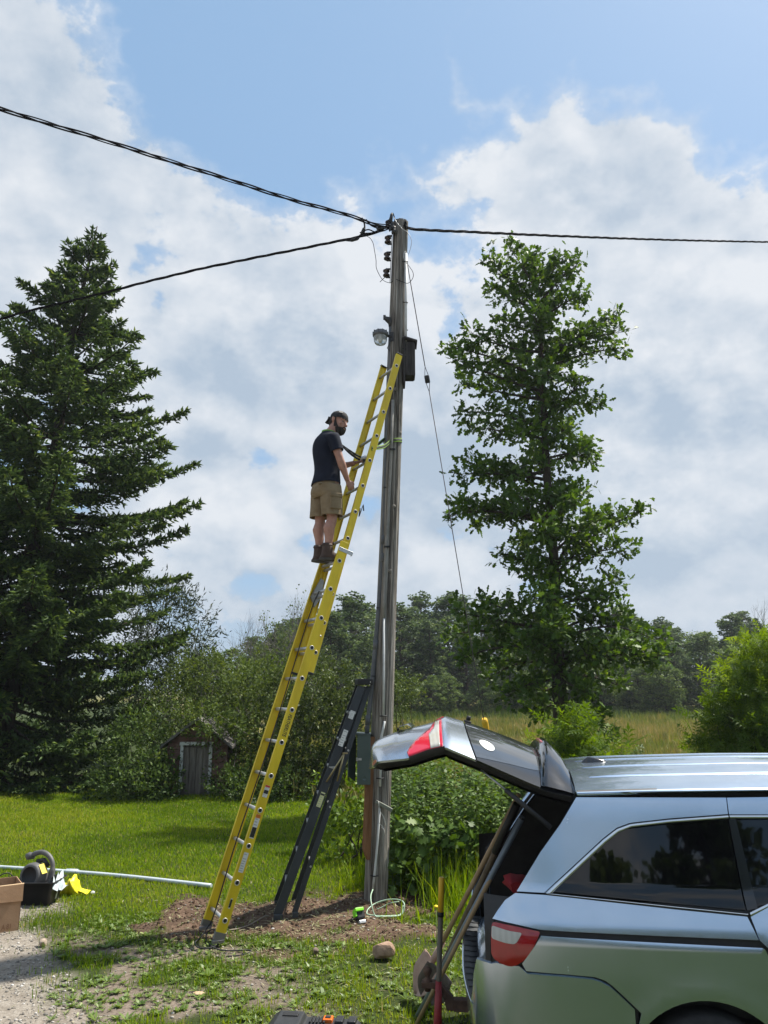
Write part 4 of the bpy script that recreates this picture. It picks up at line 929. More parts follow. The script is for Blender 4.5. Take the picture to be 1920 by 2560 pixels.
# ------------------------------------------------------------------ yellow extension ladder
LD = Vector((.272, .140, .952)).normalized(); LR = Vector((-.458, .889, 0)).normalized(); LN = LD.cross(LR); LN = -LN if LN.x < 0 else LN
L1 = Vector((-1.368, 7.213, .185)); FT = .3048; LWID = .42
F9 = L1 + LD * FT * 8 + LN * .060 - LD * .026
F20 = at(991.8, 913.9, 8.06); FD = (F20 - F9).normalized(); FSP = (F20 - F9).length / 11; FN = FD.cross(LR); FN = -FN if FN.x < 0 else FN
YEL = pmat('yellow_fibreglass', (.60, .43, .016), (.80, .60, .022), 7, .45, bmp=.08, bscale=120, stretch=(1, 1, .2), spec=.45)
RUNG = pmat('grey_aluminium', (.42, .42, .41), (.52, .52, .51), 14, .42, .6)
CAPS = pmat('hole_rim', (.60, .58, .53), rough=.4, metal=.4)
def channel(mb, a, b, d, out, nrm, w, fl, th):
    """C-section rail from a to b: web width w along nrm, flanges fl pointing against 'out'"""
    sec = [(-w / 2, 0), (w / 2, 0), (w / 2, -fl), (w / 2 - th, -fl), (w / 2 - th, -th), (-w / 2 + th, -th), (-w / 2 + th, -fl), (-w / 2, -fl)]
    mb.prism([a + nrm * p + out * q for p, q in sec], b - a)
def ring_rail(name, pts, d, out, nrm, ro, parent):
    """swaged rung ends: rim, and the dark bore"""
    for p in pts:
        r = MB(); r.lathe([(ro * .70, .002), (ro * .72, .006), (ro * .9, .0072), (ro, .004), (ro * 1.02, .0)], p, out, 18); h = r.build('rung_rim', CAPS, parent)
        k = MB(); k.lathe([(ro * .71, .0035), (.0, .0025)], p, out, 14); k.build('bore', BLACKR, h)
def decal(name, c, up, rt, w, h, mat, parent, n, lift=.0012):
    m = MB(); o = c + n * lift; m.add([o - rt * w / 2 - up * h / 2, o + rt * w / 2 - up * h / 2, o + rt * w / 2 + up * h / 2, o - rt * w / 2 + up * h / 2], [(0, 1, 2, 3)]); return m.build(name, mat, parent, fix=False)
WHITE = pmat('label_white', (.66, .66, .63), rough=.5); INK = pmat('label_black', (.02, .02, .02), rough=.5); REDI = pmat('label_red', (.55, .03, .025), rough=.5); ORAN = pmat('label_orange', (.55, .16, .02), rough=.5); GREYI = pmat('label_grey', (.33, .33, .33), rough=.5); LEM = pmat('label_lemon', (.60, .60, .30), rough=.5)
def sticker(c, up, rt, w, h, n, parent, head=None, rows=6, dark=None, base=WHITE):
    """a paper label with a coloured head band and lines of small print"""
    o = decal('label', c, up, rt, w, h, base, parent, n)
    if head: decal('label_heading', c + up * h * .42, up, rt, w * .98, h * .15, head, o, n, .0018)
    m = MB(); q = c + n * .0018
    for i in range(rows):
        z = .30 - .72 * i / max(1, rows - 1); l = .8 * random.uniform(.6, 1)
        if head is None and i == 0: z = .40
        a = q + up * h * z - rt * w * .40; b = a + rt * w * l; t = up * min(h * .018, .004)
        m.add([a - t, b - t, b + t, a + t], [(0, 1, 2, 3)])
    m.build('print', GREYI, o, fix=False)
    if dark: decal('label_panel', c + up * h * dark[0], up, rt, w * .92, h * dark[1], INK, o, n, .0022)
def make_extension_ladder():
    t = thing('extension_ladder', L1 - LD * .19, 'long yellow fibreglass extension ladder leaning on the wooden pole', 'ladder')
    nr = 12; W = .085
    for side in (0, 1):
        off = LR * LWID * side; out = -LR if side == 0 else LR
        m = MB(); a = L1 + off - LD * .10 + out * .014; b = L1 + off + LD * (FT * 11 + .21) + out * .014
        channel(m, a, b, LD, out, LN, W, .032, .0045); rail = m.build('base_rail', YEL, t, bevel=.0012, seg=1)
        f = MB(); channel(f, L1 + off - LD * .155 + out * .0175, L1 + off - LD * .095 + out * .0175, LD, out, LN, W + .010, .040, .0035); f.box(L1 + off - LD * .165, (.10, .055, .02), Matrix.Rotation(math.atan2(LN.y, LN.x), 3, 'Z')); f.build('foot_boot', pmat('boot_grey', (.20, .20, .20), rough=.5, metal=.6), t)
        # fly rail, running inside the guides on the pole side
        m = MB(); a = F9 + off - FD * .20 - out * .006 ; b = F9 + off - out * .006 + FD * (FSP * 11 + .155)
        channel(m, a, b, FD, out, FN, .076, .026, .004); m.build('fly_rail', YEL, t, bevel=.0012, seg=1)
        e = MB(); e.box(b + FD * .004 - out * .011, (.082, .03, .016), Matrix((FN, LR, FD)).transposed()); e.build('end_cap', BLACKR, t, bevel=.003)
        e = MB(); e.box(a - FD * .004 - out * .011, (.082, .034, .02), Matrix((FN, LR, FD)).transposed()); e.build('end_cap', BLACKR, t, bevel=.003)
        # guide bracket at the head of the base section
        g = MB(); c = L1 + off + LD * (FT * 11 + .12) + out * .017; B = Matrix((LN, LR, LD)).transposed()
        g.box(c + LN * .035, (.16, .004, .042), B); g.box(c + LN * .113 - out * .02, (.004, .04, .042), B); g.build('guide_bracket', RUNG, t, bevel=.0015, seg=1)
        c2 = F9 + off + FD * FSP * .55; q = MB(); q.lathe([(0, .006), (.008, .005), (.010, 0)], c2 - FN * .0 + out * .0, out, 8); q.build('rivet', CAPS, t)
        if side == 0:
            ring_rail('r', [L1 + LD * FT * i + out * .014 for i in range(nr)], LD, out, LN, .023, t)
            ring_rail('r', [F9 + FD * FSP * i - out * .0055 for i in range(12)], FD, out, FN, .021, t)
    for i in range(nr):
        m = MB(); a = L1 + LD * FT * i; m.tube([a + LR * .002, a + LR * (LWID - .002)], .0165, 14); m.build('rung', RUNG, t)
    for i in range(12):
        m = MB(); a = F9 + FD * FSP * i; m.tube([a + LR * .004, a + LR * (LWID - .004)], .0155, 14); m.build('fly_rung', RUNG, t)
    # rung locks where the sections overlap
    for s in (.09, .91):
        c = L1 + LD * FT * 10 + LR * LWID * s; m = MB(); B = Matrix((LN, LR, LD)).transposed()
        m.add([c + LN * .01 + LD * .17, c + LN * .05 + LD * .16, c + LN * .075 - LD * .02, c + LN * .04 - LD * .14, c + LN * .01 - LD * .10, c - LN * .03 - LD * .05], [(0, 1, 2, 3, 4, 5)]); v0 = list(m.v); m.add([q + LR * .03 for q in v0], [(5, 4, 3, 2, 1, 0)])
        for k in range(6): m.f.append((k, (k + 1) % 6, 6 + (k + 1) % 6, 6 + k)); m.sm.append(False); m.mi.append(0)
        m.build('rung_lock', pmat('lock_casting', (.30, .30, .29), rough=.5, metal=.6), t)
    # printing on the near rail
    out = -LR; P = lambda i, o=0: L1 + LD * FT * (i - 1) + out * .0145
    pl = decal('name_plate', P(6.53), LD, LN, .052, .205, pmat('label_yellow', (.68, .52, .02), rough=.4), t, out)
    # vertical name running down the rail
    text_mesh('lettering', 'FEATHERLITE', P(6.86) - LN * .017 + out * .002, -LD, LN, .036, INK, pl, shear=.18, ext=0, width=.21)
    for i, h, w, head, dark in ((4.55, .105, .045, REDI, (-.05, .30)), (3.55, .205, .044, ORAN, (-.25, .42)), (2.55, .165, .044, None, None), (1.45, .08, .020, None, (0, .8))):
        sticker(P(i), LD, LN, w, h, out, t, head, 7, dark)
    # stickers on the inner face of the far fly rail
    for k, h, head in ((9.6, .14, ORAN), (3.5, .14, ORAN)):
        c = F9 + LR * (LWID + .0005) + FD * FSP * k; sticker(c, FD, FN, .04, h, -LR, t, head, 6, (-.02, .22))
    return t
make_extension_ladder()
# hauling rope hanging down inside the ladder, coiled at the feet
def make_rope():
    a = L1 + LR * LWID * .55 + LD * FT * 10 - LN * .02; b = L1 + LR * LWID * .52 - LN * .03
    P = [a, a - LD * .3 - LN * .02, a + (b - a) * .5 + Vector((.0, 0, 0)), a + (b - a) * .8 - LN * .015, b, b - LD * .12 - LN * .02]
    P += [gnd(500, 2345, .02), gnd(488, 2352, .03), gnd(495, 2365, .03), gnd(520, 2366, .03), gnd(545, 2355, .02), gnd(552, 2335, .05), gnd(535, 2326, .06), gnd(517, 2333, .03), gnd(520, 2352, .02), gnd(545, 2368, .03), gnd(580, 2370, .02), gnd(615, 2368, .02), gnd(628, 2374, .02), gnd(600, 2382, .02), gnd(565, 2385, .02)]
    for p in P[6:]: p.z = gz(p.x, p.y) + p.z
    m = MB(); m.tube(smooth_path(P, 10), .0058, 6); o = m.build('hauling_rope', pmat('black_rope', (.02, .02, .022), rough=.9), fix=False); own(o, P[8]); tag(o, 'black hauling rope running down the ladder and coiled at its feet', 'rope')
make_rope()
def make_strap():
    # green webbing tying the ladder to the pole
    G = pmat('green_webbing', (.20, .34, .05), rough=.8); K = pmat('black_webbing', (.02, .025, .02), rough=.8)
    t = thing('tie_strap', at(930, 1118, 7.95), 'green and black webbing strap tying the ladder to the pole', 'strap')
    z = pole_px(1110); c = pole(z); r = prad(z) + .004; s = at(930, 1121, 7.93); s.y = (F9 + FD * FSP * 8.4).y - .03; s = at(930, 1121, s.y)
    path = [s, s + Vector((.01, .0, .0))] + [at(960, 1116, 8.22)] + [Vector((c.x + math.cos(a) * r, c.y + math.sin(a) * r, z + .01 + .02 * (a + 1.5))) for a in np.linspace(-1.75, 1.9, 14)]
    back = [Vector((c.x + math.cos(a) * r, c.y + math.sin(a) * r, z + .04)) for a in np.linspace(1.9, 3.6, 6)] + [s + LR * .12 + Vector((.02, 0, .0))]
    P = smooth_path([tuple(p) for p in path + back], 4)
    for nm, mat, o, h in (('green_edge', G, .017, .006), ('black_core', K, 0, .012), ('green_edge', G, -.017, .006)):
        m = MB(); m.grid([[Vector(p) + Vector((0, 0, o - h)), Vector(p) + Vector((0, 0, o + h))] for p in P], True); ob = m.build(nm, mat, t, fix=False); q = ob.modifiers.new('s', 'SOLIDIFY'); q.thickness = .003
    tail = MB(); tl = [F9 + FD * FSP * 5.2 + FN * .045 + LR * .02, F9 + FD * FSP * 4.9 + FN * .06 + LR * .02, at(908, 1262, 7.92), at(909, 1277, 7.92)]
    tail.grid([[q - LR * .012, q + LR * .012] for q in tl], True); ob = tail.build('tail', K, t, fix=False); q = ob.modifiers.new('s', 'SOLIDIFY'); q.thickness = .003
make_strap()

# ------------------------------------------------------------------ charcoal stepladder, folded and leaning
def make_stepladder():
    CH = pmat('charcoal_fibreglass', (.022, .026, .030), (.036, .041, .046), 6, .45, bmp=.1, bscale=90)
    BRS = pmat('brass_spreader', (.30, .25, .13), (.38, .33, .2), 10, .45, .8)
    foot = gnd(694, 2298); Wd = Vector((foot.x, foot.y, 0)).normalized(); wid = .50
    f0 = gnd(693, 2298, .0); r0 = gnd(736, 2292, .0); top = at(912, 1712, 8.33); ft = at(905, 1716, 8.31); rt = at(923, 1716, 8.37)
    t = thing('stepladder', f0, 'folded charcoal stepladder leaning against the pole', 'ladder')
    out = -Wd
    def rail(name, a, b, w, fl, parent, o):
        d = (b - a).normalized(); n = d.cross(Wd).normalized()
        if n.x < 0: n = -n
        m = MB(); channel(m, a, b, d, o, n, w, fl, .004); return m.build(name, CH, parent, bevel=.0012, seg=1), d, n
    for s in (0, 1):
        off = Wd * wid * s; o = -Wd if s == 0 else Wd
        a = f0 + off + Wd * .03 * (1 - 2 * s) * 0; fr, d, n = rail('front_rail', a + Vector((0, 0, .03)), ft + Wd * (wid * s * .62 + .02), .083, .03, t, o)
        rr, d2, n2 = rail('rear_rail', r0 + off + Vector((0, 0, .03)), rt + Wd * (wid * s * .62 + .02), .052, .026, t, o)
        for base, nn in ((a, n), (r0 + off, n2)):
            k = MB(); k.box(base + Vector((.008, 0, .02)), (.085 if nn is n else .055, .045, .045), Matrix.Rotation(math.atan2(Wd.y, Wd.x) - math.pi / 2, 3, 'Z')); k.build('foot', pmat('stepladder_foot', (.05, .055, .06), rough=.6), t, bevel=.004)
        if s == 0:
            F0, FDv, FNv = a, d, n; Ff = (ft - a).length; R0, RDv = r0, d2
    for i in range(1, 8):
        k = i / 8; c0 = F0 + (ft - F0) * k; m = MB(); w = wid * (1 - .38 * k); m.box(c0 + Wd * w / 2, (.075, w - .02, .025), Matrix.Rotation(math.atan2(Wd.y, Wd.x) - math.pi / 2, 3, 'Z')); m.build('step', RUNG, t, bevel=.003, seg=1)
    for k in (.2, .45, .7):
        c0 = R0 + (rt - R0) * k; m = MB(); w = wid * (1 - .38 * k); m.tube([c0, c0 + Wd * w], .011, 8); m.build('rear_brace', RUNG, t)
    c = MB(); a, b = at(895, 1700, 8.30), at(931, 1709, 8.36); cc = (a + b) / 2
    c.box(cc + Wd * wid * .31, (.165, wid * .66 + .05, .062), Matrix.Rotation(math.atan2(Wd.y, Wd.x) - math.pi / 2, 3, 'Z')); cap = c.build('top_cap', BLACKR, t, bevel=.008)
    for px, py in ((901, 1702.5), (912, 1702.5), (926, 1705), (911, 1711), (924, 1712)):
        p = at(px, py, cc.y - .02); q = MB(); q.lathe([(0, .005), (.005, .004), (.007, 0)], p - Wd * .006, -Wd, 8); q.build('rivet', CAPS, cap)
    # spreaders
    pv = at(860, 1884, (F0 + (ft - F0) * .7).y - .055)
    for ex, ey in ((816, 1955), (843, 1953)):
        e = at(ex, ey, pv.y - .005); m = MB(); m.tube([pv, pv + (e - pv) * .5, e], [.009, .009, .009], 8); m.build('spreader', BRS, t)
    m = MB(); m.box(pv + Vector((.012, -.005, .004)), (.055, .012, .012)); m.build('spreader_hinge', BRS, t)
    # labels on the near front rail
    def fl(px, py): k = (py - 2298) / (1716 - 2298); return F0 + (ft - F0) * np.clip(k, 0, 1) * 1.0
    for py, h, w, b in ((1787, .085, .05, WHITE), (1845, .17, .048, WHITE), (1999, .145, .044, LEM)):
        lo, hi = 0., 1.
        for _ in range(30):
            k = (lo + hi) / 2; p = F0 + (ft - F0) * k; zc = p.y * CT + (p.z - HC) * ST; yy = 1280 - F * (-p.y * ST + (p.z - HC) * CT) / zc
            if yy > py: lo = k
            else: hi = k
        sticker(F0 + (ft - F0) * k - Wd * .003, FDv, FNv, w, h, -Wd, t, None, 6, (.35, .12) if b is LEM else None, b)
make_stepladder()
# ------------------------------------------------------------------ man on the ladder
MO = L1 + LD * FT * 11 + LR * LWID * .5; MO = Vector((MO.x, MO.y, MO.z + .018))
MF = Vector((LR.y, -LR.x, 0)); ML = Vector((LR.x, LR.y, 0)); MU = Vector((0, 0, 1))
def mp(f, l, z): return MO + MF * f + ML * l + MU * z
def loft(mb, rings, n=24, cap=True, mi=0, wob=0, seed=0):
    """rings: (centre, axis_a vector, axis_b vector) ellipses"""
    g = np.random.default_rng(seed); rows = []
    ph = g.random(6) * 6.28
    for i, (c, a, b) in enumerate(rings):
        row = []
        for k in range(n):
            w = 2 * math.pi * k / n; q = 1 + wob * (math.sin(3 * w + ph[0] + i * .9) * .5 + math.sin(5 * w + ph[1] - i * 1.3) * .35 + math.sin(2 * w + ph[2] + i * 2.1) * .4)
            row.append(Vector(c) + (Vector(a) * math.cos(w) + Vector(b) * math.sin(w)) * q)
        rows.append(row)
    mb.grid(rows, True, True, mi)
    if cap:
        for r, rev in ((rows[0], True), (rows[-1], False)):
            c = sum(r, Vector()) / n; mb.add(r + [c], [((k + 1) % n, k, n) if rev else (k, (k + 1) % n, n) for k in range(n)], True, mi)
def limb(mb, pts, rad, n=14): mb.tube(pts, rad, n)
def make_man():
    t = thing('person', MO, 'man in navy tee and khaki shorts standing on the yellow ladder', 'person')
    skin = pmat('skin', (.33, .165, .115), (.42, .225, .165), 20, .55, bmp=.05)
    hairm = pmat('beard_hair', (.012, .009, .007), (.03, .022, .017), 60, .8, bmp=.8, bscale=220)
    b = MB()
    # joints
    hipR, hipL = mp(-.05, -.09, .83), mp(-.07, .09, .84); kneeR, kneeL = mp(-.035, -.10, .45), mp(-.085, .10, .46); ankR, ankL = mp(-.075, -.085, .10), mp(-.10, .075, .10)
    shR, shL = mp(-.08, -.185, 1.31), mp(-.03, .19, 1.31)
    elR = mp(-.015, -.235, 1.05); wrR = mp(.10, -.175, .85)
    elL = mp(.10, .24, 1.08); hand_t = at(905, 1153, 8.03)  # far hand on the rung
    wrL = hand_t + (elL - hand_t).normalized() * .085
    # trunk of the body under the clothes
    loft(b, [(mp(-.06, 0, .76), MF * .10, ML * .15), (mp(-.06, 0, .88), MF * .11, ML * .165), (mp(-.06, 0, 1.02), MF * .105, ML * .15), (mp(-.07, 0, 1.2), MF * .115, ML * .165), (mp(-.07, 0, 1.32), MF * .095, ML * .155), (mp(-.05, 0, 1.385), MF * .065, ML * .08)], 20)
    neck0 = mp(-.045, -.005, 1.36); HCn = at(846, 1058, 7.86)
    limb(b, [neck0, neck0 + (HCn - neck0) * .5, HCn + Vector((-.03, .02, -.02))], [.068, .062, .060])
    for h, k, a, cr in ((hipR, kneeR, ankR, 1), (hipL, kneeL, ankL, 1)):
        m1 = (h + k) / 2; c = k + (a - k) * .32 - MF * .018
        limb(b, [h, m1, k + (h - k) * .1, k, k + (a - k) * .12, c, k + (a - k) * .62, a + (k - a) * .12, a], [.088, .075, .060, .055, .054, .060, .047, .036, .037])
    for s, e, w, m in ((shR, elR, wrR, -1), (shL, elL, wrL, 1)):
        limb(b, [s, s + (e - s) * .45, e + (s - e) * .08, e + (w - e) * .08, e + (w - e) * .30, e + (w - e) * .75, w], [.054, .049, .040, .041, .043, .031, .027])
    # near fist: palm and five curled fingers
    def hand(w, d, palm, thumb_dir, curl, sc=1.0):
        """w wrist, d direction of the hand, palm = palm normal, thumb_dir = side of the thumb"""
        d, palm, th = d.normalized(), palm.normalized(), thumb_dir.normalized()
        loft(b, [(w, th * .026, palm * .020), (w + d * .03, th * .034, palm * .017), (w + d * .065, th * .041, palm * .015), (w + d * .088, th * .040, palm * .013)], 14)
        for i, (o, l) in enumerate(((.030, .075), (.010, .084), (-.010, .078), (-.030, .060))):
            p = w + d * .083 + th * o; pts = [p]; dir_ = Vector(d)
            for j, f in enumerate((.45, .32, .23)):
                ang = curl[j]; dir_ = (Matrix.Rotation(ang, 3, th.cross(d).cross(d).normalized() if False else d.cross(palm).normalized()) @ dir_).normalized() if False else (dir_ * math.cos(ang) + palm * math.sin(ang)).normalized() if j == 0 else (dir_ * math.cos(curl[j]) + (palm - dir_ * palm.dot(dir_)).normalized() * math.sin(curl[j])).normalized() if abs(palm.dot(dir_)) < .98 else (dir_ * .3 - d * .9).normalized()
                pts.append(pts[-1] + dir_ * l * f)
            limb(b, pts, [.0098, .0095, .0085, .0065], 8)
        p = w + d * .028 + th * .028; limb(b, [p, p + (th * .6 + d * .7).normalized() * .035, p + (th * .35 + d * .9 + palm * .35).normalized() * .066], [.0125, .011, .008], 8)
    dR = (wrR - elR).normalized(); dR = (dR + MF * .25 - MU * .1).normalized()
    hand(wrR, dR, (ML * .9 + MF * .2), MF * .9 + MU * .45, (.7, .9, .8))
    dL = (hand_t - elL).normalized(); hand(wrL, dL, (-MU * .9 + MF * .1), (-ML), (.35, .8, .9))
    # head
    hf = Vector((.80, -.52, -.16)).normalized(); hu = Vector((.30, -.10, .95)); hu = (hu - hf * hu.dot(hf)).normalized(); hl = hu.cross(hf)
    H = lambda f, l, u: HCn + hf * f + hl * l + hu * u
    prof = [(-.118, .078, -.005, .026), (-.108, .088, -.03, .043), (-.085, .092, -.055, .056), (-.055, .093, -.078, .064), (-.025, .092, -.09, .069), (.005, .090, -.096, .072), (.035, .093, -.099, .075), (.065, .090, -.097, .074), (.092, .072, -.082, .063), (.112, .04, -.05, .042), (.12, .01, -.02, .015)]
    loft(b, [(H((f + k) / 2, 0, u), hf * (f - k) / 2, hl * w) for u, f, k, w in prof], 28)
    # nose, brow, lips, ears, eye sockets suggested by brow and cheek
    limb(b, [H(.086, 0, .022), H(.103, 0, -.012), H(.115, 0, -.030), H(.098, 0, -.040)], [.010, .012, .015, .012], 10)
    for s in (-1, 1):
        limb(b, [H(.088, s * .012, .034), H(.088, s * .035, .036), H(.070, s * .056, .028)], [.010, .011, .009], 8)
        limb(b, [H(.078, s * .04, -.018), H(.066, s * .056, -.012)], [.017, .014], 8)
        loft(b, [(H(-.012, s * .069, .022), hf * .016, hu * .026), (H(-.018, s * .083, .022), hf * .020, hu * .032), (H(-.020, s * .087, .022), hf * .012, hu * .022)], 12)
    limb(b, [H(.094, -.022, -.071), H(.101, 0, -.070), H(.094, .022, -.071)], [.006, .008, .006], 8)
    o = b.build('body', skin, t); r = o.modifiers.new('remesh', 'REMESH'); r.mode = 'VOXEL'; r.voxel_size = .0052; r.use_smooth_shade = True
    s = o.modifiers.new('smooth', 'SMOOTH'); s.iterations = 3; s.factor = .45
    # eyes
    for sd in (-1, 1):
        e = MB(); c = H(.0795, sd * .031, .010); e.lathe([(0, -.009), (.006, -.007), (.009, 0), (.006, .007), (0, .009)], c, hf, 12); eo = e.build('eye', pmat('eye_white', (.22, .2, .19), rough=.2), t)
        i = MB(); i.lathe([(0, .0096), (.0055, .0086)], c, (hf - hu * .35).normalized(), 10); i.build('iris', pmat('iris_brown', (.03, .018, .01), rough=.2), eo)
        br = MB(); br.tube([H(.097, sd * .012, .034), H(.099, sd * .03, .039), H(.083, sd * .055, .032)], [.005, .006, .004], 6); br.build('eyebrow', hairm, t)
    # beard and hair at the neck
    be = MB(); rows = []
    for u, f, k, w in [(-.135, .075, -.01, .030), (-.122, .093, -.02, .047), (-.10, .100, -.03, .060), (-.08, .101, -.022, .0665), (-.062, .099, -.016, .070)]:
        c = H((f + k) / 2, 0, u); rows.append([c + hf * (f - k) / 2 * math.cos(w2) + hl * w * math.sin(w2) for w2 in np.linspace(-2.0, 2.0, 22)])
    for u, f, k, w in [(-.04, .02, -.012, .0705), (-.01, .012, -.012, .0735), (.03, .004, -.015, .0755)]:
        pass
    be.grid(rows, True)
    c = rows[0]; cc = sum(c, Vector()) / len(c); be.add(c + [cc], [(k, k + 1, len(c)) for k in range(len(c) - 1)], True)
    for s in (-1, 1):
        be.grid([[H(.058, s * .062, -.06), H(.03, s * .071, -.06), H(.0, s * .072, -.06)], [H(.040, s * .070, -.03), H(.02, s * .0745, -.03), H(.0, s * .0745, -.03)], [H(.022, s * .0755, .01), H(.010, s * .0765, .01), H(-.002, s * .0765, .01)], [H(.020, s * .0775, .05), H(.008, s * .0785, .05), H(-.004, s * .0785, .05)]], True)
        be.tube([H(.102, s * .004, -.056), H(.099, s * .02, -.060), H(.088, s * .034, -.075)], [.006, .007, .006], 6)
    be.build('beard', hairm, t, fix=True)
    hr = MB(); loft(hr, [(H(-.06, 0, -.055), hf * .034, hl * .057), (H(-.055, 0, -.02), hf * .047, hl * .068), (H(-.045, 0, .03), hf * .060, hl * .0775), (H(-.03, 0, .06), hf * .073, hl * .078)], 20); hr.build('hair', hairm, t)
    # cap worn backwards
    capm = pmat('black_cap', (.014, .014, .015), (.024, .024, .025), 40, .85, bmp=.2, bscale=200)
    cp = MB(); loft(cp, [(H(.0, 0, .040), hf * .104, hl * .086), (H(-.002, 0, .060), hf * .106, hl * .088), (H(-.004, 0, .088), hf * .098, hl * .082), (H(-.006, 0, .112), hf * .080, hl * .067), (H(-.006, 0, .128), hf * .050, hl * .042), (H(-.006, 0, .134), hf * .012, hl * .01)], 28, cap=False); ca = cp.build('cap', capm, t)
    bl = MB(); bl.grid([[H(-.086 - .036 * math.cos(a) * k - .01, .075 * math.sin(a) * (1 - .12 * k), .050 - .026 * k + .012 * math.cos(a)) for a in np.linspace(-1.25, 1.25, 12)] for k in (0, .5, 1.0, 1.7, 2.2)], True); bo = bl.build('cap_brim', capm, ca); q = bo.modifiers.new('s', 'SOLIDIFY'); q.thickness = .004
    em = MB(); ec = H(.052, -.052, .098); en = (hf * .5 - hl * .6 + hu * .6).normalized(); e1 = en.cross(hu).normalized(); e2 = en.cross(e1)
    em.add([ec + en * .012 + e1 * .022 * math.cos(a) * (1.3 if math.cos(a) > 0 else 1) + e2 * .015 * math.sin(a) for a in np.linspace(0, 6.28, 14)[:-1]], [tuple(range(13))]); em.build('cap_badge', pmat('grey_badge', (.22, .22, .21), rough=.7), ca)
    # tee shirt
    navy = pmat('navy_cotton', (.0065, .0085, .017), (.011, .014, .026), 6, .9, bmp=1.0, bscale=9, spec=.25)
    s = MB(); A = lambda z, f, rf, rl: (mp(f, 0, z), MF * rf, ML * rl)
    loft(s, [A(.815, -.068, .150, .198), A(.83, -.068, .148, .197), A(.90, -.062, .134, .184), A(.98, -.058, .126, .172), A(1.08, -.066, .128, .176), A(1.18, -.078, .132, .186), A(1.26, -.082, .126, .196), A(1.325, -.078, .108, .188), A(1.365, -.066, .086, .145), A(1.392, -.056, .073, .098), A(1.40, -.052, .069, .080)], 40, cap=False, wob=.022, seed=3)
    for sh, el, k in ((shR, elR, -1), (shL, elL, 1)):
        d = (el - sh); a0 = sh + ML * (-k) * .05 + MU * .015; n1 = d.normalized(); e1 = (MF - n1 * MF.dot(n1)).normalized(); e2 = n1.cross(e1)
        loft(s, [(a0, e1 * .07, e2 * .075), (sh, e1 * .073, e2 * .072), (sh + d * .25, e1 * .072, e2 * .066), (sh + d * .5, e1 * .071, e2 * .064), (sh + d * .68, e1 * .070, e2 * .063)], 24, cap=False, wob=.03, seed=5 + k)
    so = s.build('tee_shirt', navy, t); q = so.modifiers.new('s', 'SOLIDIFY'); q.thickness = .004; q.offset = -1; q = so.modifiers.new('u', 'SUBSURF'); q.levels = q.render_levels = 1
    # cargo shorts
    kh = pmat('khaki_cotton', (.185, .135, .078), (.255, .195, .12), 9, .9, bmp=1.0, bscale=14, spec=.2)
    sh_ = MB(); loft(sh_, [A(.90, -.06, .113, .166), A(.86, -.062, .122, .176), A(.80, -.075, .135, .184), A(.74, -.082, .142, .190), A(.70, -.08, .138, .190), A(.66, -.075, .11, .17)], 36, cap=False, wob=.012, seed=8)
    for h, k, sg in ((hipR, kneeR, -1), (hipL, kneeL, 1)):
        e = k + MU * .015
        loft(sh_, [(h - MU * .03, MF * .118, ML * .098), (h + (e - h) * .4, MF * .120, ML * .103), (h + (e - h) * .7, MF * .116, ML * .104), (h + (e - h) * .9, MF * .113, ML * .104), (e, MF * .112, ML * .104)], 28, cap=False, wob=.03, seed=11 + sg)
    so = sh_.build('cargo_shorts', kh, t); q = so.modifiers.new('s', 'SOLIDIFY'); q.thickness = .005; q.offset = -1; q = so.modifiers.new('u', 'SUBSURF'); q.levels = q.render_levels = 1
    for sg, h, k in ((-1, hipR, kneeR), (1, hipL, kneeL)):
        c = h + (k - h) * .62 + ML * sg * .108; p = MB(); p.box(c, (.13, .026, .15), Matrix((MF, ML, MU)).transposed()); pk = p.build('cargo_pocket', kh, so, bevel=.012, seg=3); f = MB(); f.box(c + MU * .072 + ML * sg * .006, (.14, .03, .045), Matrix((MF, ML, MU)).transposed()); f.build('pocket_flap', kh, so, bevel=.008, seg=2)
    f = MB(); f.box(mp(-.165, -.095, .79), (.03, .12, .014), Matrix((MF, ML, MU)).transposed() @ Matrix.Rotation(-.7, 3, 'Z')); f.build('back_pocket_flap', kh, so, bevel=.005)
    # work boots, on the rung
    bt = pmat('brown_leather', (.045, .026, .018), (.085, .052, .038), 12, .75, bmp=.4, bscale=40); sol = pmat('boot_sole', (.05, .045, .04), (.085, .075, .065), 14, .85)
    for a, sg in ((ankR, -1), (ankL, 1)):
        yaw = .12 * sg; fd = (MF * math.cos(yaw) + ML * math.sin(yaw)); ld = Vector((-fd.y, fd.x, 0)); bx = Vector((a.x, a.y, MO.z))
        B = MB(); loft(B, [(bx + MU * .17 - fd * .005, fd * .056, ld * .052), (bx + MU * .13, fd * .056, ld * .050), (bx + MU * .09 + fd * .005, fd * .064, ld * .050), (bx + MU * .065 + fd * .028, fd * .092, ld * .050), (bx + MU * .04 + fd * .05, fd * .125, ld * .051), (bx + MU * .022 + fd * .052, fd * .135, ld * .052)], 22, cap=False, wob=.012, seed=sg + 4)
        bo = B.build('boot', bt, t); q = bo.modifiers.new('s', 'SOLIDIFY'); q.thickness = .006
        S = MB(); loft(S, [(bx + MU * .026 + fd * .052, fd * .140, ld * .055), (bx + MU * .002 + fd * .052, fd * .140, ld * .055)], 22); S.build('sole', sol, bo)
        cu = MB(); loft(cu, [(bx + MU * .178 - fd * .005, fd * .050, ld * .047), (bx + MU * .155 - fd * .005, fd * .060, ld * .056)], 20, cap=False); cu.build('boot_cuff', bt, bo)
        tab = MB(); tab.tube([bx + MU * .165 + fd * .05, bx + MU * .20 + fd * .06, bx + MU * .165 + fd * .068], .007, 6); tab.build('pull_tab', bt, bo)
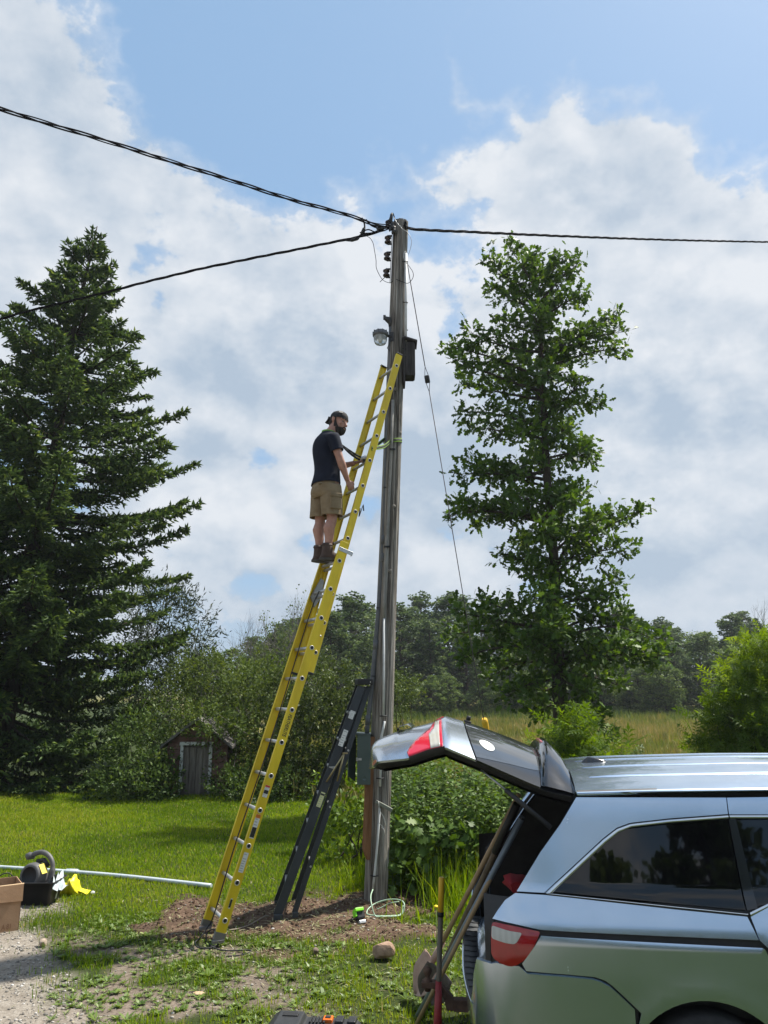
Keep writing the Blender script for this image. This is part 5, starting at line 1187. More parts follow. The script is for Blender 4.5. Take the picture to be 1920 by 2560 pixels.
    # strap round the neck leading to the hand on the rung
    gr = pmat('lanyard_green', (.18, .36, .05), rough=.8); bk = pmat('lanyard_black', (.012, .014, .014), rough=.8)
    lt = thing('neck_lanyard', mp(.05, 0, 1.3), 'black and green strap from the man neck to the ladder rung', 'strap')
    nk = [mp(.050, .04, 1.345), mp(-.02, .085, 1.385), mp(-.09, .06, 1.402), mp(-.118, 0, 1.405), mp(-.095, -.06, 1.402), mp(-.03, -.09, 1.385), mp(.045, -.055, 1.345)]
    m = MB(); P = smooth_path([tuple(q) for q in nk], 6); m.grid([[Vector(q) - MU * .008, Vector(q) + MU * .010] for q in P], True); x = m.build('neck_loop', gr, lt, fix=False); q = x.modifiers.new('s', 'SOLIDIFY'); q.thickness = .004
    for st, en, hw in ((nk[0], hand_t + Vector((.01, 0, .03)), .009), (mp(.06, -.07, 1.27), hand_t + Vector((-.01, -.01, .0)), .011)):
        m = MB(); mid = (st + en) / 2 - MU * .012; pp = smooth_path([tuple(q) for q in (st, mid, en)], 8)
        m.grid([[Vector(q) + Vector((.006, 0, .010)) * (hw / .009) * math.sin(.5 + i * .12), Vector(q) - Vector((.006, 0, .010)) * (hw / .009) * math.sin(.5 + i * .12)] for i, q in enumerate(pp)], True); x = m.build('strap', bk, lt, fix=False); q = x.modifiers.new('s', 'SOLIDIFY'); q.thickness = .003
    # small grey tool hooked on the rung by the hand
    tl = thing('strap_buckle', hand_t, 'grey metal buckle held on the ladder rung by the far hand', 'buckle'); m = MB(); c = hand_t + Vector((.035, -.03, .03)); loft(m, [(c + Vector((-.045, 0, -.01)), Vector((0, .02, 0)), Vector((0, 0, .018))), (c, Vector((0, .026, 0)), Vector((0, 0, .030))), (c + Vector((.03, 0, .004)), Vector((0, .025, 0)), Vector((0, 0, .028))), (c + Vector((.05, 0, .0)), Vector((0, .02, 0)), Vector((0, 0, .02)))], 14); m.build('shell', STEEL, tl); m = MB(); m.box(c + Vector((.01, 0, -.035)), (.075, .04, .03)); m.build('ratchet_body', BLACKR, tl, bevel=.004)
make_man()
# ------------------------------------------------------------------ minivan with open tailgate
VA = R(6); VU = Vector((math.cos(VA), -math.sin(VA), 0)); VV = Vector((-math.sin(VA), -math.cos(VA), 0)); VO = Vector((.4558, 5.0164, 0))
def vw(u, v, z): return VO + VU * u + VV * v + Vector((0, 0, z))
def vcam(px, py, v):
    """(u, z) where the ray through a pixel meets the plane at lateral distance v"""
    r = Vector(ray(px, py)); k = (v + VO.dot(VV)) / (r.x * VV.x + r.y * VV.y); p = r * k + Vector((0, 0, HC)); q = p - VO
    return q.dot(VU), p.z
OUT_U = [0, .006, .02, .055, .11, .22, .40, .70, 1.3, 2.2, 3.4, 4.2, 4.7, 4.95, 5.08, 5.13, 5.15]
OUT_V = [0, .30, .50, .75, .86, .93, .965, .98, .985, .985, .98, .955, .88, .76, .52, .27, 0]
def vside(u): return float(np.interp(u, OUT_U[:9 + 4], OUT_V[:9 + 4])) if False else float(_vs(u))
_cu = np.array(OUT_U[:14]); _cv = np.array(OUT_V[:14])
def _vs(u):
    # smooth interpolation in sqrt(u), where the rear corner is gentle
    s = np.sqrt(np.maximum(u, 0)); ks = np.sqrt(_cu); i = int(np.clip(np.searchsorted(ks, s) - 1, 0, len(ks) - 2))
    t = (s - ks[i]) / (ks[i + 1] - ks[i]); a = _cv[max(i - 1, 0)]; b = _cv[i]; c = _cv[i + 1]; d = _cv[min(i + 2, len(_cv) - 1)]
    m1 = (c - a) / max(1e-6, ks[i + 1] - ks[max(i - 1, 0)]) * (ks[i + 1] - ks[i]); m2 = (d - b) / max(1e-6, ks[min(i + 2, len(ks) - 1)] - ks[i]) * (ks[i + 1] - ks[i])
    return (2 * t ** 3 - 3 * t ** 2 + 1) * b + (t ** 3 - 2 * t ** 2 + t) * m1 + (-2 * t ** 3 + 3 * t ** 2) * c + (t ** 3 - t ** 2) * m2
_iz = [.18, .30, .45, .62, .80, .94, .985, 1.02, 1.10, 1.17, 1.25, 1.40, 1.52, 1.58, 1.62, 1.66]
_ii = [.090, .058, .030, .012, .001, .000, .004, .012, .049, .078, .100, .140, .171, .190, .212, .255]
def inset(z): return float(np.interp(z, _iz, _ii))
_zz = np.linspace(.15, 1.7, 312); _in = np.interp(_zz, _iz, _ii); _in = np.convolve(np.pad(_in, 5, 'edge'), np.ones(11) / 11, 'valid')
def inset(z): return float(np.interp(z, _zz, _in))
def side(u, z, sg=1, lift=0.0): return vw(u, sg * (vside(u) - inset(z) + lift), z)
def uz(px, py):
    v = .9; u, z = vcam(px, py, v)
    for _ in range(40):
        v = .5 * v + .5 * (vside(max(u, .005)) - inset(z)); u, z = vcam(px, py, v)
    return (max(u, .002), z)
def snorm(u, z, sg):
    e = .006; a = side(u + e, z, sg) - side(max(u - e, .001), z, sg); b = side(u, z + e, sg) - side(u, z - e, sg); n = a.cross(b); n.normalize()
    return n if n.dot(VV) * sg > 0 else -n
def cdt(poly, step):
    """triangulated fill of a 2-D outline with interior points"""
    P = []
    n = len(poly)
    for i in range(n):
        a, b = np.array(poly[i]), np.array(poly[(i + 1) % n]); m = max(1, int(np.linalg.norm(b - a) / step))
        for k in range(m): P.append(a + (b - a) * k / m)
    nb = len(P); A = np.array(P); lo, hi = A.min(0), A.max(0)
    X, Y = np.meshgrid(np.arange(lo[0], hi[0], step), np.arange(lo[1], hi[1], step)); Q = np.stack([X.ravel(), Y.ravel()], 1)
    x, y = Q[:, 0], Q[:, 1]; inside = np.zeros(len(Q), bool); dm = np.full(len(Q), 1e9)
    for i in range(nb):
        a, b = A[i], A[(i + 1) % nb]; c = (a[1] > y) != (b[1] > y)
        inside ^= c & (x < (b[0] - a[0]) * (y - a[1]) / (b[1] - a[1] + 1e-12) + a[0]); dm = np.minimum(dm, (x - a[0]) ** 2 + (y - a[1]) ** 2)
    Q = Q[inside & (dm > (step * .55) ** 2)]
    V = [Vector(q) for q in np.concatenate([A, Q])]
    r = geometry.delaunay_2d_cdt(V, [(i, (i + 1) % nb) for i in range(nb)], [list(range(nb))], 1, 1e-5)
    return r[0], r[2]
def rounded(poly, r):
    """round the corners of an outline; r one radius or one per corner"""
    out = []; n = len(poly)
    for i in range(n):
        q = r[i] if isinstance(r, (list, tuple)) else r; p = np.array(poly[i]); a = np.array(poly[i - 1]); b = np.array(poly[(i + 1) % n])
        if q <= 0: out.append(tuple(p)); continue
        da, db = np.linalg.norm(a - p), np.linalg.norm(b - p); q = min(q, da * .45, db * .45); s = p + (a - p) / da * q; e = p + (b - p) / db * q
        for k in range(5): t = k / 4; out.append(tuple((1 - t) ** 2 * s + 2 * t * (1 - t) * p + t * t * e))
    return out
def inset_poly(poly, d):
    A = np.array(poly); n = len(A); area = .5 * np.sum(A[:, 0] * np.roll(A[:, 1], -1) - np.roll(A[:, 0], -1) * A[:, 1]); s = 1 if area > 0 else -1; out = []
    for i in range(n):
        e1 = unit((A[i] - A[i - 1])[None])[0]; e2 = unit((A[(i + 1) % n] - A[i])[None])[0]; n1 = np.array([-e1[1], e1[0]]) * s; n2 = np.array([-e2[1], e2[0]]) * s; m = n1 + n2; m = m / max(.4, (m @ m) ** .5) ; out.append(tuple(A[i] + m * d / max(.5, m @ n1)))
    return out
def spanel(name, poly, mat, parent, sg=1, step=.045, lift=.0, thick=.010, gap=.0022, bulge=None, edge=.0025):
    if gap: poly = inset_poly(poly, gap)
    P, T = cdt(poly, step); off = wloc(parent)
    lf = lambda u, z: lift + (bulge(u, z) if bulge else 0)
    S = lambda u, z: side(u, z, sg, lf(u, z))
    co = []; no = []; e = .004
    for q in P:
        u, z = q[0], q[1]; n = (S(u + e, z) - S(max(u - e, .001), z)).cross(S(u, z + e) - S(u, z - e)).normalized()
        if n.dot(VV) * sg < 0: n = -n
        co.append(S(u, z) - off); no.append(n)
    T = [tuple(q) for q in T]
    if T and sum((co[q[1]] - co[q[0]]).cross(co[q[2]] - co[q[0]]).dot(no[q[0]]) for q in T) < 0: T = [tuple(reversed(q)) for q in T]
    # rim: a rounded return along the outline, with its own vertices so that the skin stays smooth up to its edge
    ed = {}
    for q in T:
        for i in range(3):
            k = (q[i], q[(i + 1) % 3]); ed[k] = ed.get(k, 0) + 1
    Fs = list(T); nm = len(T)
    for (i, j) in [k for k in ed if (k[1], k[0]) not in ed]:
        out = ((co[j] - co[i]).cross(no[i])).normalized()
        b0 = len(co)
        for w, n2 in ((0, None), (1, None)):
            for k in (i, j):
                co.append(co[k] + (out * .0 if w == 0 else out * .0 - no[k] * thick)); no.append((out + no[k] * (.8 if w == 0 else 0)).normalized())
        Fs.append((b0 + 1, b0, b0 + 2, b0 + 3))
    m = bpy.data.meshes.new(name); m.from_pydata(co, [], Fs); m.polygons.foreach_set('use_smooth', [True] * len(Fs)); m.update()
    m.normals_split_custom_set_from_vertices([tuple(q) for q in no])
    return link(name, m, mat, parent)
def van_paint():
    m, nt, b, o = nodes('blue_grey_metallic_paint'); v = tcoord(nt)
    n = nz(nt, v, 3, 5, .6); nt.links.new(ramp(nt, n, [(.3, (.47, .57, .69)), (.7, (.50, .605, .725))]), b.inputs['Base Color'])
    sset(b, Metallic=.93, Roughness=.26); b.inputs['Coat Weight'].default_value = .85; b.inputs['Coat Roughness'].default_value = .05
    d = nz(nt, v, 9, 6, .7); nt.links.new(mth(nt, 'ADD', .19, mth(nt, 'MULTIPLY', d, .12)), b.inputs['Roughness'])
    return m
PAINT = van_paint()
SILVER = pmat('lighter_tailgate_paint', (.52, .58, .65), (.56, .62, .69), 4, .26, .92, coat=.8)
TRIM = pmat('black_plastic_trim', (.012, .012, .013), (.02, .02, .021), 30, .55)
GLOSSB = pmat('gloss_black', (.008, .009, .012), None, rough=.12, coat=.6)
CHROME = pmat('chrome', (.72, .73, .74), None, rough=.12, metal=1.0)
INTER = pmat('dark_interior', (.018, .018, .019), (.03, .03, .031), 12, .85)
def glass_mat(name, tint, w):
    m, nt, b, o = nodes(name); sset(b, Base_Color=(*tint, 1), Roughness=.02, IOR=1.5); b.inputs['Specular IOR Level'].default_value = .6
    t = nt.nodes.new('ShaderNodeBsdfTransparent'); t.inputs[0].default_value = (.25, .28, .27, 1); mx = nt.nodes.new('ShaderNodeMixShader'); mx.inputs[0].default_value = w
    nt.links.new(b.outputs[0], mx.inputs[1]); nt.links.new(t.outputs[0], mx.inputs[2]); nt.links.new(mx.outputs[0], o.inputs[0]); return m
PRIV = glass_mat('privacy_glass', (.004, .004, .005), .10)
GATEG = pmat('reflection_greyed_glass', (.035, .038, .042), (.06, .064, .068), 5, .07, spec=1.0, coat=.5)  # tailgate glass: the grey of the sky reflection is put into its colour
CLEAR = glass_mat('windscreen_glass', (.006, .007, .007), .6)
def lens_mat(name, col, col2, sc=160):
    m, nt, b, o = nodes(name); w = nt.nodes.new('ShaderNodeTexWave'); nt.links.new(tcoord(nt), w.inputs[0]); w.inputs['Scale'].default_value = sc * .5; w.inputs['Distortion'].default_value = .5
    nt.links.new(ramp(nt, w.outputs['Fac'], [(.2, col), (.8, col2)]), b.inputs['Base Color']); sset(b, Roughness=.12); b.inputs['Coat Weight'].default_value = .35; b.inputs['Coat Roughness'].default_value = .03; b.inputs['Specular IOR Level'].default_value = .3; return m
REDL = pmat('red_lens', (.26, .003, .006), (.34, .005, .009), 14, .10, coat=.7); CLRL = lens_mat('clear_lens', (.42, .41, .36), (.47, .46, .41), 24); PINKL = lens_mat('bright_red_lens', (.50, .012, .03), (.56, .02, .045))
_za = (.345, 1.13, .385)   # wheel centre height, distance from the rear, arch radius
def make_van():
    t = thing('minivan', vw(2.5, 0, 0), 'blue grey metallic minivan with its rear tailgate raised', 'van')
    AU, AZ, AR = 1.13, .345, .385; FU = 4.13
    # ---- dark inner shell, so that the gaps between panels read black
    for sg in (1, -1):
        m = MB(); us = [.13, .16, .2, .26, .33, .42, .55, .75] + list(np.arange(.82, 5.0, .07))
        rows = []
        for z in np.linspace(.30, 1.12, 30): rows.append([side(u, z, sg, -.014) for u in us])
        m.grid(rows, True)
        # cut the wheel openings
        cut = MB(); sel = []
        for f, s_ in zip(m.f, m.sm):
            c = sum((m.v[i] for i in f), Vector()) / len(f) - VO; cu_ = c.dot(VU)
            if min(math.hypot(cu_ - AU, c.z - AZ), math.hypot(cu_ - FU, c.z - AZ)) > AR + .035: sel.append(f)
        m.f = sel; m.sm = [True] * len(sel); m.mi = [0] * len(sel); m.build('inner_shell', TRIM, t, fix=False)
    arc = lambda cu, a0, a1, n=16, r=AR: [(cu + r * math.cos(a), AZ + r * math.sin(a)) for a in np.linspace(a0, a1, n)]
    U = uz
    door_top = U(1816, 1993); gapb = U(1868, 2289); gapg = U(1899, 2352); gapl = U(1905, 2368)
    # ---- outline points read off the photograph
    up_quarter = [U(1440, 1992), U(1400, 2060), U(1350, 2130), U(1290, 2229), U(1361, 2233), U(1412, 2186), U(1509, 2096), U(1543, 2070), U(1576, 2058), U(1674, 2047), U(1821, 2036), door_top]
    shoulder = [U(1288, 2231), U(1262, 2249), U(1243, 2275), U(1229, 2297), U(1290, 2312), U(1352, 2326), gapg, gapb, U(1620, 2262), U(1362, 2236)]
    tail = [U(1229, 2301), U(1290, 2314), U(1351, 2327), U(1346, 2340), U(1336, 2362), U(1313, 2396), U(1289, 2412), U(1272, 2414), U(1251, 2406), U(1234, 2394), U(1227, 2381), U(1226, 2340)]
    white = [U(1229, 2311), U(1272, 2325), U(1305, 2330), U(1291, 2353), U(1284, 2357), U(1263, 2354), U(1228, 2342)]
    seam = [U(1304, 2411), U(1315, 2429), U(1412, 2437), U(1487, 2444), U(1513, 2453), U(1532, 2467), U(1560, 2493), U(1602, 2533)]
    a_in = math.atan2(.20, -.33)
    lower = [U(1352, 2338), U(1336, 2365), U(1304, 2409)] + seam[1:] + arc(AU, 2.62, .60, 20) + [(1.50, .52), (1.47, .80), (1.405, .955), gapl]
    fuelhid = None
    for sg in (1, -1):
        near = sg > 0
        q = up_quarter; spanel('rear_quarter_upper', q, PAINT, t, sg, gap=.002)
        spanel('rear_quarter_shoulder', shoulder, PAINT, t, sg)
        spanel('rear_quarter_lower', lower, PAINT, t, sg, bulge=lambda u, z: .007 * math.exp(-((math.hypot(u - AU, z - AZ) - AR - .02) / .06) ** 2) + .006 * math.exp(-((z - .955) / .012) ** 2))
        tl = spanel('tail_light', rounded(tail, .02), REDL, t, sg, step=.02, lift=.006, thick=.03, gap=.0015, bulge=lambda u, z: .016 * max(0, 1 - ((z - .89) / .12) ** 2))
        spanel('reversing_lens', rounded(white, .012), CLRL, tl, sg, step=.015, lift=.0085, thick=.004, gap=0, bulge=lambda u, z: .016 * max(0, 1 - ((z - .89) / .12) ** 2))
        # rear side glass and its chrome surround
        gl = [U(1376, 2229), U(1412, 2198), U(1508, 2108), U(1535, 2086), U(1562, 2074), U(1674, 2061), U(1818, 2050), U(1865, 2276)]
        spanel('rear_side_glass', gl, PRIV, t, sg, step=.05, lift=-.004, thick=.004, gap=0)
        outer = [U(1363, 2232), U(1412, 2188), U(1509, 2098), U(1543, 2072), U(1576, 2060), U(1674, 2049), U(1820, 2038)]
        inner = [U(1381, 2231), U(1420, 2196), U(1515, 2107), U(1547, 2081), U(1579, 2068), U(1674, 2057), U(1821, 2046)]
        def strip(name, A, B, mat, l0=.003, l1=.008):
            rows = []
            for a, b in zip(A, B):
                mid = ((a[0] + b[0]) / 2, (a[1] + b[1]) / 2); rows.append([side(*a, sg, l0 - .008), side(*a, sg, l0), side(*mid, sg, l1), side(*b, sg, l0), side(*b, sg, l0 - .008)])
            s = MB(); s.grid(rows, True); return s.build(name, mat, t)
        strip('chrome_trim', outer, inner, CHROME)
        bA = [U(1366, 2232), U(1500, 2246), U(1680, 2265), U(1869, 2284)]; bB = [U(1366, 2237), U(1500, 2252), U(1680, 2272), U(1869, 2291)]
        strip('chrome_trim', bA, [((a[0] * .55 + b[0] * .45), a[1] * .55 + b[1] * .45) for a, b in zip(bA, bB)], CHROME, .004, .009)
        strip('belt_seal', [((a[0] * .5 + b[0] * .5), a[1] * .5 + b[1] * .5) for a, b in zip(bA, bB)], bB, TRIM, .003, .006)
        # sliding door, front door and wing
        zb = gapb[1]
        sd = [gapg, (gapb[0] + .012, zb), (1.47, zb + .045), (2.36, zb + .05), (2.38, .95), (2.38, .34), (1.56, .34), (1.50, .54), (1.475, .80), (1.42, .955)]
        spanel('sliding_door', sd, PAINT, t, sg, bulge=lambda u, z: .006 * math.exp(-((z - .955) / .012) ** 2))
        fr = [(door_top[0] + .006, door_top[1]), (gapb[0] - .03, U(1821, 2037)[1]), (2.36, 1.535), (2.36, 1.625)]
        spanel('door_frame_rail', [door_top, U(1822, 2037), (2.36, 1.525), (2.36, 1.615)], PAINT, t, sg)
        strip('chrome_trim', [U(1823, 2038), (1.8, 1.516), (2.36, 1.525), (3.1, 1.515)], [U(1824, 2046), (1.8, 1.500), (2.36, 1.509), (3.1, 1.499)], CHROME)
        strip('chrome_trim', [(gapb[0] + .014, zb + .012), (1.47, zb + .055), (1.9, zb + .06), (3.3, zb + .06)], [(gapb[0] + .014, zb - .004), (1.47, zb + .042), (1.9, zb + .047), (3.3, zb + .047)], CHROME)
        spanel('window_pillar', [U(1822, 2048), (gapb[0] + .006, zb + .02), (gapb[0] + .055, zb + .03), U(1840, 2047)], GLOSSB, t, sg, lift=-.001, thick=.01, gap=0)
        spanel('sliding_door_glass', [(gapb[0] + .05, zb + .035), (1.47, zb + .05), (2.30, zb + .055), (2.30, 1.50), (1.8, 1.495), U(1842, 2050)], PRIV, t, sg, lift=-.004, thick=.004, gap=0)
        spanel('front_door', [(2.40, zb + .05), (3.42, zb + .05), (3.55, .80), (3.52, .34), (2.40, .34)], PAINT, t, sg)
        spanel('front_door_glass', [(2.40, zb + .055), (3.36, zb + .055), (2.98, 1.50), (2.40, 1.50)], PRIV, t, sg, lift=-.004, thick=.004, gap=0)
        spanel('window_pillar', [(2.30, zb + .055), (2.40, zb + .055), (2.40, 1.50), (2.30, 1.50)], GLOSSB, t, sg, lift=-.002, thick=.01, gap=0)
        spanel('front_pillar', [(3.36, zb + .06), (3.60, 1.13), (2.98, 1.60), (2.40, 1.62), (2.40, 1.51), (3.0, 1.50)], PAINT, t, sg)
        spanel('front_wing', [(3.44, zb + .05), (3.62, 1.12), (4.30, 1.0), (4.85, .83), (4.9, .62), (4.62, .58)] + arc(FU, .62, math.pi - .35, 18) + [(3.57, .45), (3.58, .80)], PAINT, t, sg)
        sill = [(1.52, .33), (3.72, .33), (3.72, .23), (1.52, .23)]; spanel('sill', sill, TRIM, t, sg, lift=.0, thick=.02)
        # wheels
        for wu, nm in ((AU, 'rear_wheel'), (FU, 'front_wheel')):
            c = vw(wu, sg * .885, AZ - .01); w = MB(); ax = VV * sg
            w.lathe([(.215, -.10), (.30, -.105), (.325, -.09), (.335, -.06), (.336, .06), (.326, .09), (.30, .105), (.235, .098), (.215, .09)], c, ax, 40); ty = w.build(nm, pmat('tyre_rubber', (.014, .014, .014), (.026, .025, .024), 20, .85, bmp=.3), t)
            rm = MB(); rm.lathe([(.218, .088), (.222, .094), (.205, .088), (.195, .05), (.06, .06), (.045, .072), (0, .074)], c, ax, 36); rm.build('rim', pmat('alloy', (.45, .46, .47), rough=.35, metal=.8), ty)
            for k in range(6):
                a = k * 1.0472; d1 = VU * math.cos(a) + Vector((0, 0, 1)) * math.sin(a); d2 = ax.cross(d1); s = MB(); s.prism([c + d1 * .04 + d2 * .03 + ax * .066, c + d1 * .205 + d2 * .022 + ax * .084, c + d1 * .205 - d2 * .022 + ax * .084, c + d1 * .04 - d2 * .03 + ax * .066], ax * .012); s.build('spoke', pmat('alloy_spoke', (.5, .51, .52), rough=.3, metal=.85), ty, bevel=.004)
            ln = MB(); rows = []
            for vv in (-.02, -.14, -.26): rows.append([vw(wu + (AR + .012) * math.cos(a), sg * (vside(wu) - inset(.6) + vv), AZ + (AR + .012) * math.sin(a)) for a in np.linspace(-.35, math.pi + .35, 24)])
            ln.grid(rows, True); ln.build('arch_liner', TRIM, t)
    # ---- rear bumper, following the plan outline round the corner
    def btop(u):
        s = [q for q in seam]; xs = [q[0] for q in seam]; zs = [q[1] for q in seam]
        return float(np.interp(u, xs, zs))
    vs_ = np.linspace(0, .90, 26); path = []
    for v in vs_:
        lo, hi = 0., .4
        for _ in range(40):
            m_ = (lo + hi) / 2
            if vside(m_) < v: lo = m_
            else: hi = m_
        path.append((lo, v))
    tl_u, tl_z = U(1229, 2390); padz = .602
    rows = []; sideu = list(np.linspace(path[-1][0] + .02, AU - AR + .06, 18))
    st = [(u, v, None) for u, v in path] + [(u, vside(u), 1) for u in sideu]
    def brow(sg):
        R_ = []
        for u, v, s in st:
            if s is None: zt = padz if v < .74 else padz + (btop(seam[0][0]) - .012 - padz) * min(1, (v - .74) / .09) ** .8
            else: zt = btop(u) - .004
            zlo = AZ + math.sqrt(max(0, AR * AR - (u - AU) ** 2)) if u > AU - AR else .215
            zs = [.215, .26, .33, .42, .50, .50 + (zt - .50) * .5, .50 + (zt - .50) * .85, zt - .006, zt]
            zs = [min(max(q, zlo), zt) for q in zs]; col = []
            for k, z in enumerate(zs):
                i = inset(z) + (.010 if k == 8 else 0) + (-.008 if z < .60 and z > .3 else 0) + .02 * math.exp(-((z - .5) / .012) ** 2) * 0
                if s is None: tl = np.array([1.0, 0]); f = v / .9; n = unit(np.array([[1 - f * .45, -(f ** 3)]]))[0]; col.append(vw(u + n[0] * i, sg * (v + n[1] * i), z))
                else: col.append(vw(u, sg * (v - i), z))
            R_.append(col)
        return R_
    b = MB(); r1 = brow(-1)[::-1]; r2 = brow(1)[1:]; b.grid(r1 + r2, True); bo = b.build('rear_bumper', PAINT, t); s = bo.modifiers.new('s', 'SOLIDIFY'); s.thickness = .006; s.offset = -1; s = bo.modifiers.new('e', 'EDGE_SPLIT'); s.split_angle = R(50)
    # step pad and the painted shelf behind it
    def prow(off, z, lim): return [vw(path[i][0] + off * (1 - .25 * abs(v) / .74), v, z) for i, v in [(int(round(abs(q) / .9 * 25)), q) for q in np.linspace(-lim, lim, 41)]]
    sh = MB(); sh.grid([prow(.006, padz - .001, .76), prow(.10, padz + .002, .74), prow(.13, padz - .002, .73), prow(.15, padz + .03, .73), prow(.17, padz + .03, .73), prow(.172, padz - .05, .72)], True); sh.build('bumper_shelf', PAINT, t)
    pd = MB(); pd.grid([prow(.014, padz + .002, .735), prow(.02, padz + .008, .73), prow(.098, padz + .010, .71), prow(.104, padz + .004, .705)], True); po = pd.build('step_pad', pmat('grey_step_pad', (.035, .038, .042), (.055, .058, .062), 30, .6), t)
    for k in range(15):
        v = -.66 + 1.32 * k / 14; i = int(abs(v) / .9 * 25); u = path[i][0]; r = MB()
        r.tube([vw(u + .02, v, padz + .011), vw(u + .045, v + .004, padz + .0125), vw(u + .06, v + .016, padz + .0125), vw(u + .092, v + .018, padz + .0125)], .0028, 5); r.build('pad_rib', TRIM, po)
    # ---- roof
    def zroof(u, v):
        zc = float(np.interp(u, [.6, 1.0, 1.6, 2.2, 2.8, 3.0], [1.682, 1.702, 1.722, 1.728, 1.715, 1.70])); zn = float(np.interp(u, [.55, 1.0, 1.56, 2.2, 3.0], [1.600, 1.618, 1.632, 1.638, 1.62])); return zc - (zc - zn) * (min(abs(v), .82) / .78) ** 2.3
    m = MB(); us = np.linspace(.615, 3.0, 26); vsr = np.linspace(-.775, .775, 33)
    m.grid([[vw(u + .03 * (1 - (v / .78) ** 2) * (1 - min(1, (u - .6) / .4)), v, zroof(u, v)) for v in vsr] for u in us], True); ro = m.build('roof', PAINT, t); s = ro.modifiers.new('s', 'SOLIDIFY'); s.thickness = .012; s.offset = -1; s = ro.modifiers.new('e', 'EDGE_SPLIT'); s.split_angle = R(50)
    for v in (-.56, -.30, 0, .30, .54):
        rb = MB(); rows = []
        for u in np.linspace(.72, 2.95, 22):
            e = .006 * min(1, (u - .70) / .08); rows.append([vw(u, v + d, zroof(u, v + d) + h * e / .006 + .0008) for d, h in ((-.022, 0), (-.010, .0055), (0, .0065), (.010, .0055), (.022, 0))])
        rb.grid(rows, True); rb.build('roof_rib', PAINT, ro)
    for sg in (1, -1):
        dm = MB(); dm.grid([[vw(u, sg * .775, zroof(u, .775) + .001), vw(u, sg * .792, zroof(u, .78) - .012), vw(u, sg * .80, zroof(u, .78) - .004), side(u, zroof(u, .78) - .018, sg, .002)] for u in np.linspace(.62, 3.0, 24)], True); dm.build('drip_moulding', PAINT, ro)
        rs = MB(); rs.grid([[vw(u, sg * .779, zroof(u, .775) + .006), vw(u, sg * .788, zroof(u, .78) + .001)] for u in np.linspace(.62, 1.02, 8)], True); rs.build('rail_end_cover', TRIM, ro)
    fn = vw(.80, .10, zroof(.8, .1)); sf = MB(); loft(sf, [(fn + VU * .025 - Vector((0, 0, .002)), VU * .085, VV * .028), (fn + VU * .018 + Vector((0, 0, .014)), VU * .062, VV * .018), (fn + Vector((0, 0, .026)), VU * .026, VV * .007), (fn - VU * .01 + Vector((0, 0, .029)), VU * .008, VV * .003)], 18); sf.build('shark_fin_aerial', GLOSSB, ro)
    # ---- front end
    m = MB(); m.grid([[vw(u + .12 * (1 - (v / .8) ** 2), v * w, z - .05 * abs(v / .8) ** 2.2) for v in np.linspace(-.8, .8, 17)] for u, z, w in ((3.0, 1.70, .93), (3.3, 1.56, .97), (3.6, 1.40, 1.0), (3.9, 1.235, 1.03), (4.0, 1.18, 1.04))], True); m.build('windscreen', CLEAR, t)
    m = MB(); m.grid([[vw(u - .14 * (v / .85) ** 2 * k, v * w, z - .07 * abs(v / .85) ** 2.5) for v in np.linspace(-.85, .85, 17)] for u, z, w, k in ((3.95, 1.17, 1.06, 0), (4.3, 1.10, 1.05, .3), (4.7, 1.01, 1.02, .8), (4.95, .92, .97, 1.2), (5.06, .83, .92, 1.6), (5.10, .74, .90, 1.7))], True); m.build('bonnet', PAINT, t)
    m = MB(); m.grid([[vw(u - .30 * abs(v / .9) ** 2.6, v, z) for v in np.linspace(-.93, .93, 21)] for u, z in ((5.11, .74), (5.14, .64), (5.16, .52), (5.15, .36), (5.08, .22))], True); m.build('front_bumper', PAINT, t)
    for sg in (1, -1):
        m = MB(); m.grid([[vw(u, sg * v, z) for u, v in ((4.62, .93), (4.80, .86), (4.98, .72))] for z in (.68, .76, .86)], True); m.build('headlight', CLRL, t)
    m = MB(); m.box(vw(5.15, 0, .62), (.02, .9, .14), Matrix.Rotation(-VA, 3, 'Z')); m.build('grille', TRIM, t)
    # ---- cabin interior
    def slab(name, cu_, v, z, su, sv, sz, mat=INTER, bev=.02, rot=None):
        k = MB(); M = Matrix((VU, -VV, Vector((0, 0, 1)))).transposed(); k.box(vw(cu_, v, z), (su, sv, sz), M @ rot if rot else M); return k.build(name, mat, t, bevel=bev)
    slab('load_floor', 1.9, 0, .50, 3.4, 1.56, .05)
    slab('underbody', 2.5, 0, .27, 4.6, 1.6, .10, TRIM)
    slab('headliner', 1.85, 0, 1.585, 2.2, 1.34, .03, pmat('headliner', (.12, .115, .11), rough=.95))
    slab('rear_seat_back', 1.15, 0, .92, .16, 1.30, .72, INTER, .05, Matrix.Rotation(.18, 3, 'Y')); slab('rear_headrest', 1.24, .38, 1.36, .10, .28, .18, INTER, .04); slab('rear_headrest', 1.24, -.38, 1.36, .10, .28, .18, INTER, .04)
    slab('front_seat', 2.9, .42, .92, .2, .52, .85, INTER, .06); slab('front_seat', 2.9, -.42, .92, .2, .52, .85, INTER, .06); slab('dashboard', 3.75, 0, .92, .5, 1.5, .35, INTER, .08)
    slab('load_sill', .19, 0, .60, .07, 1.34, .05, TRIM, .01)
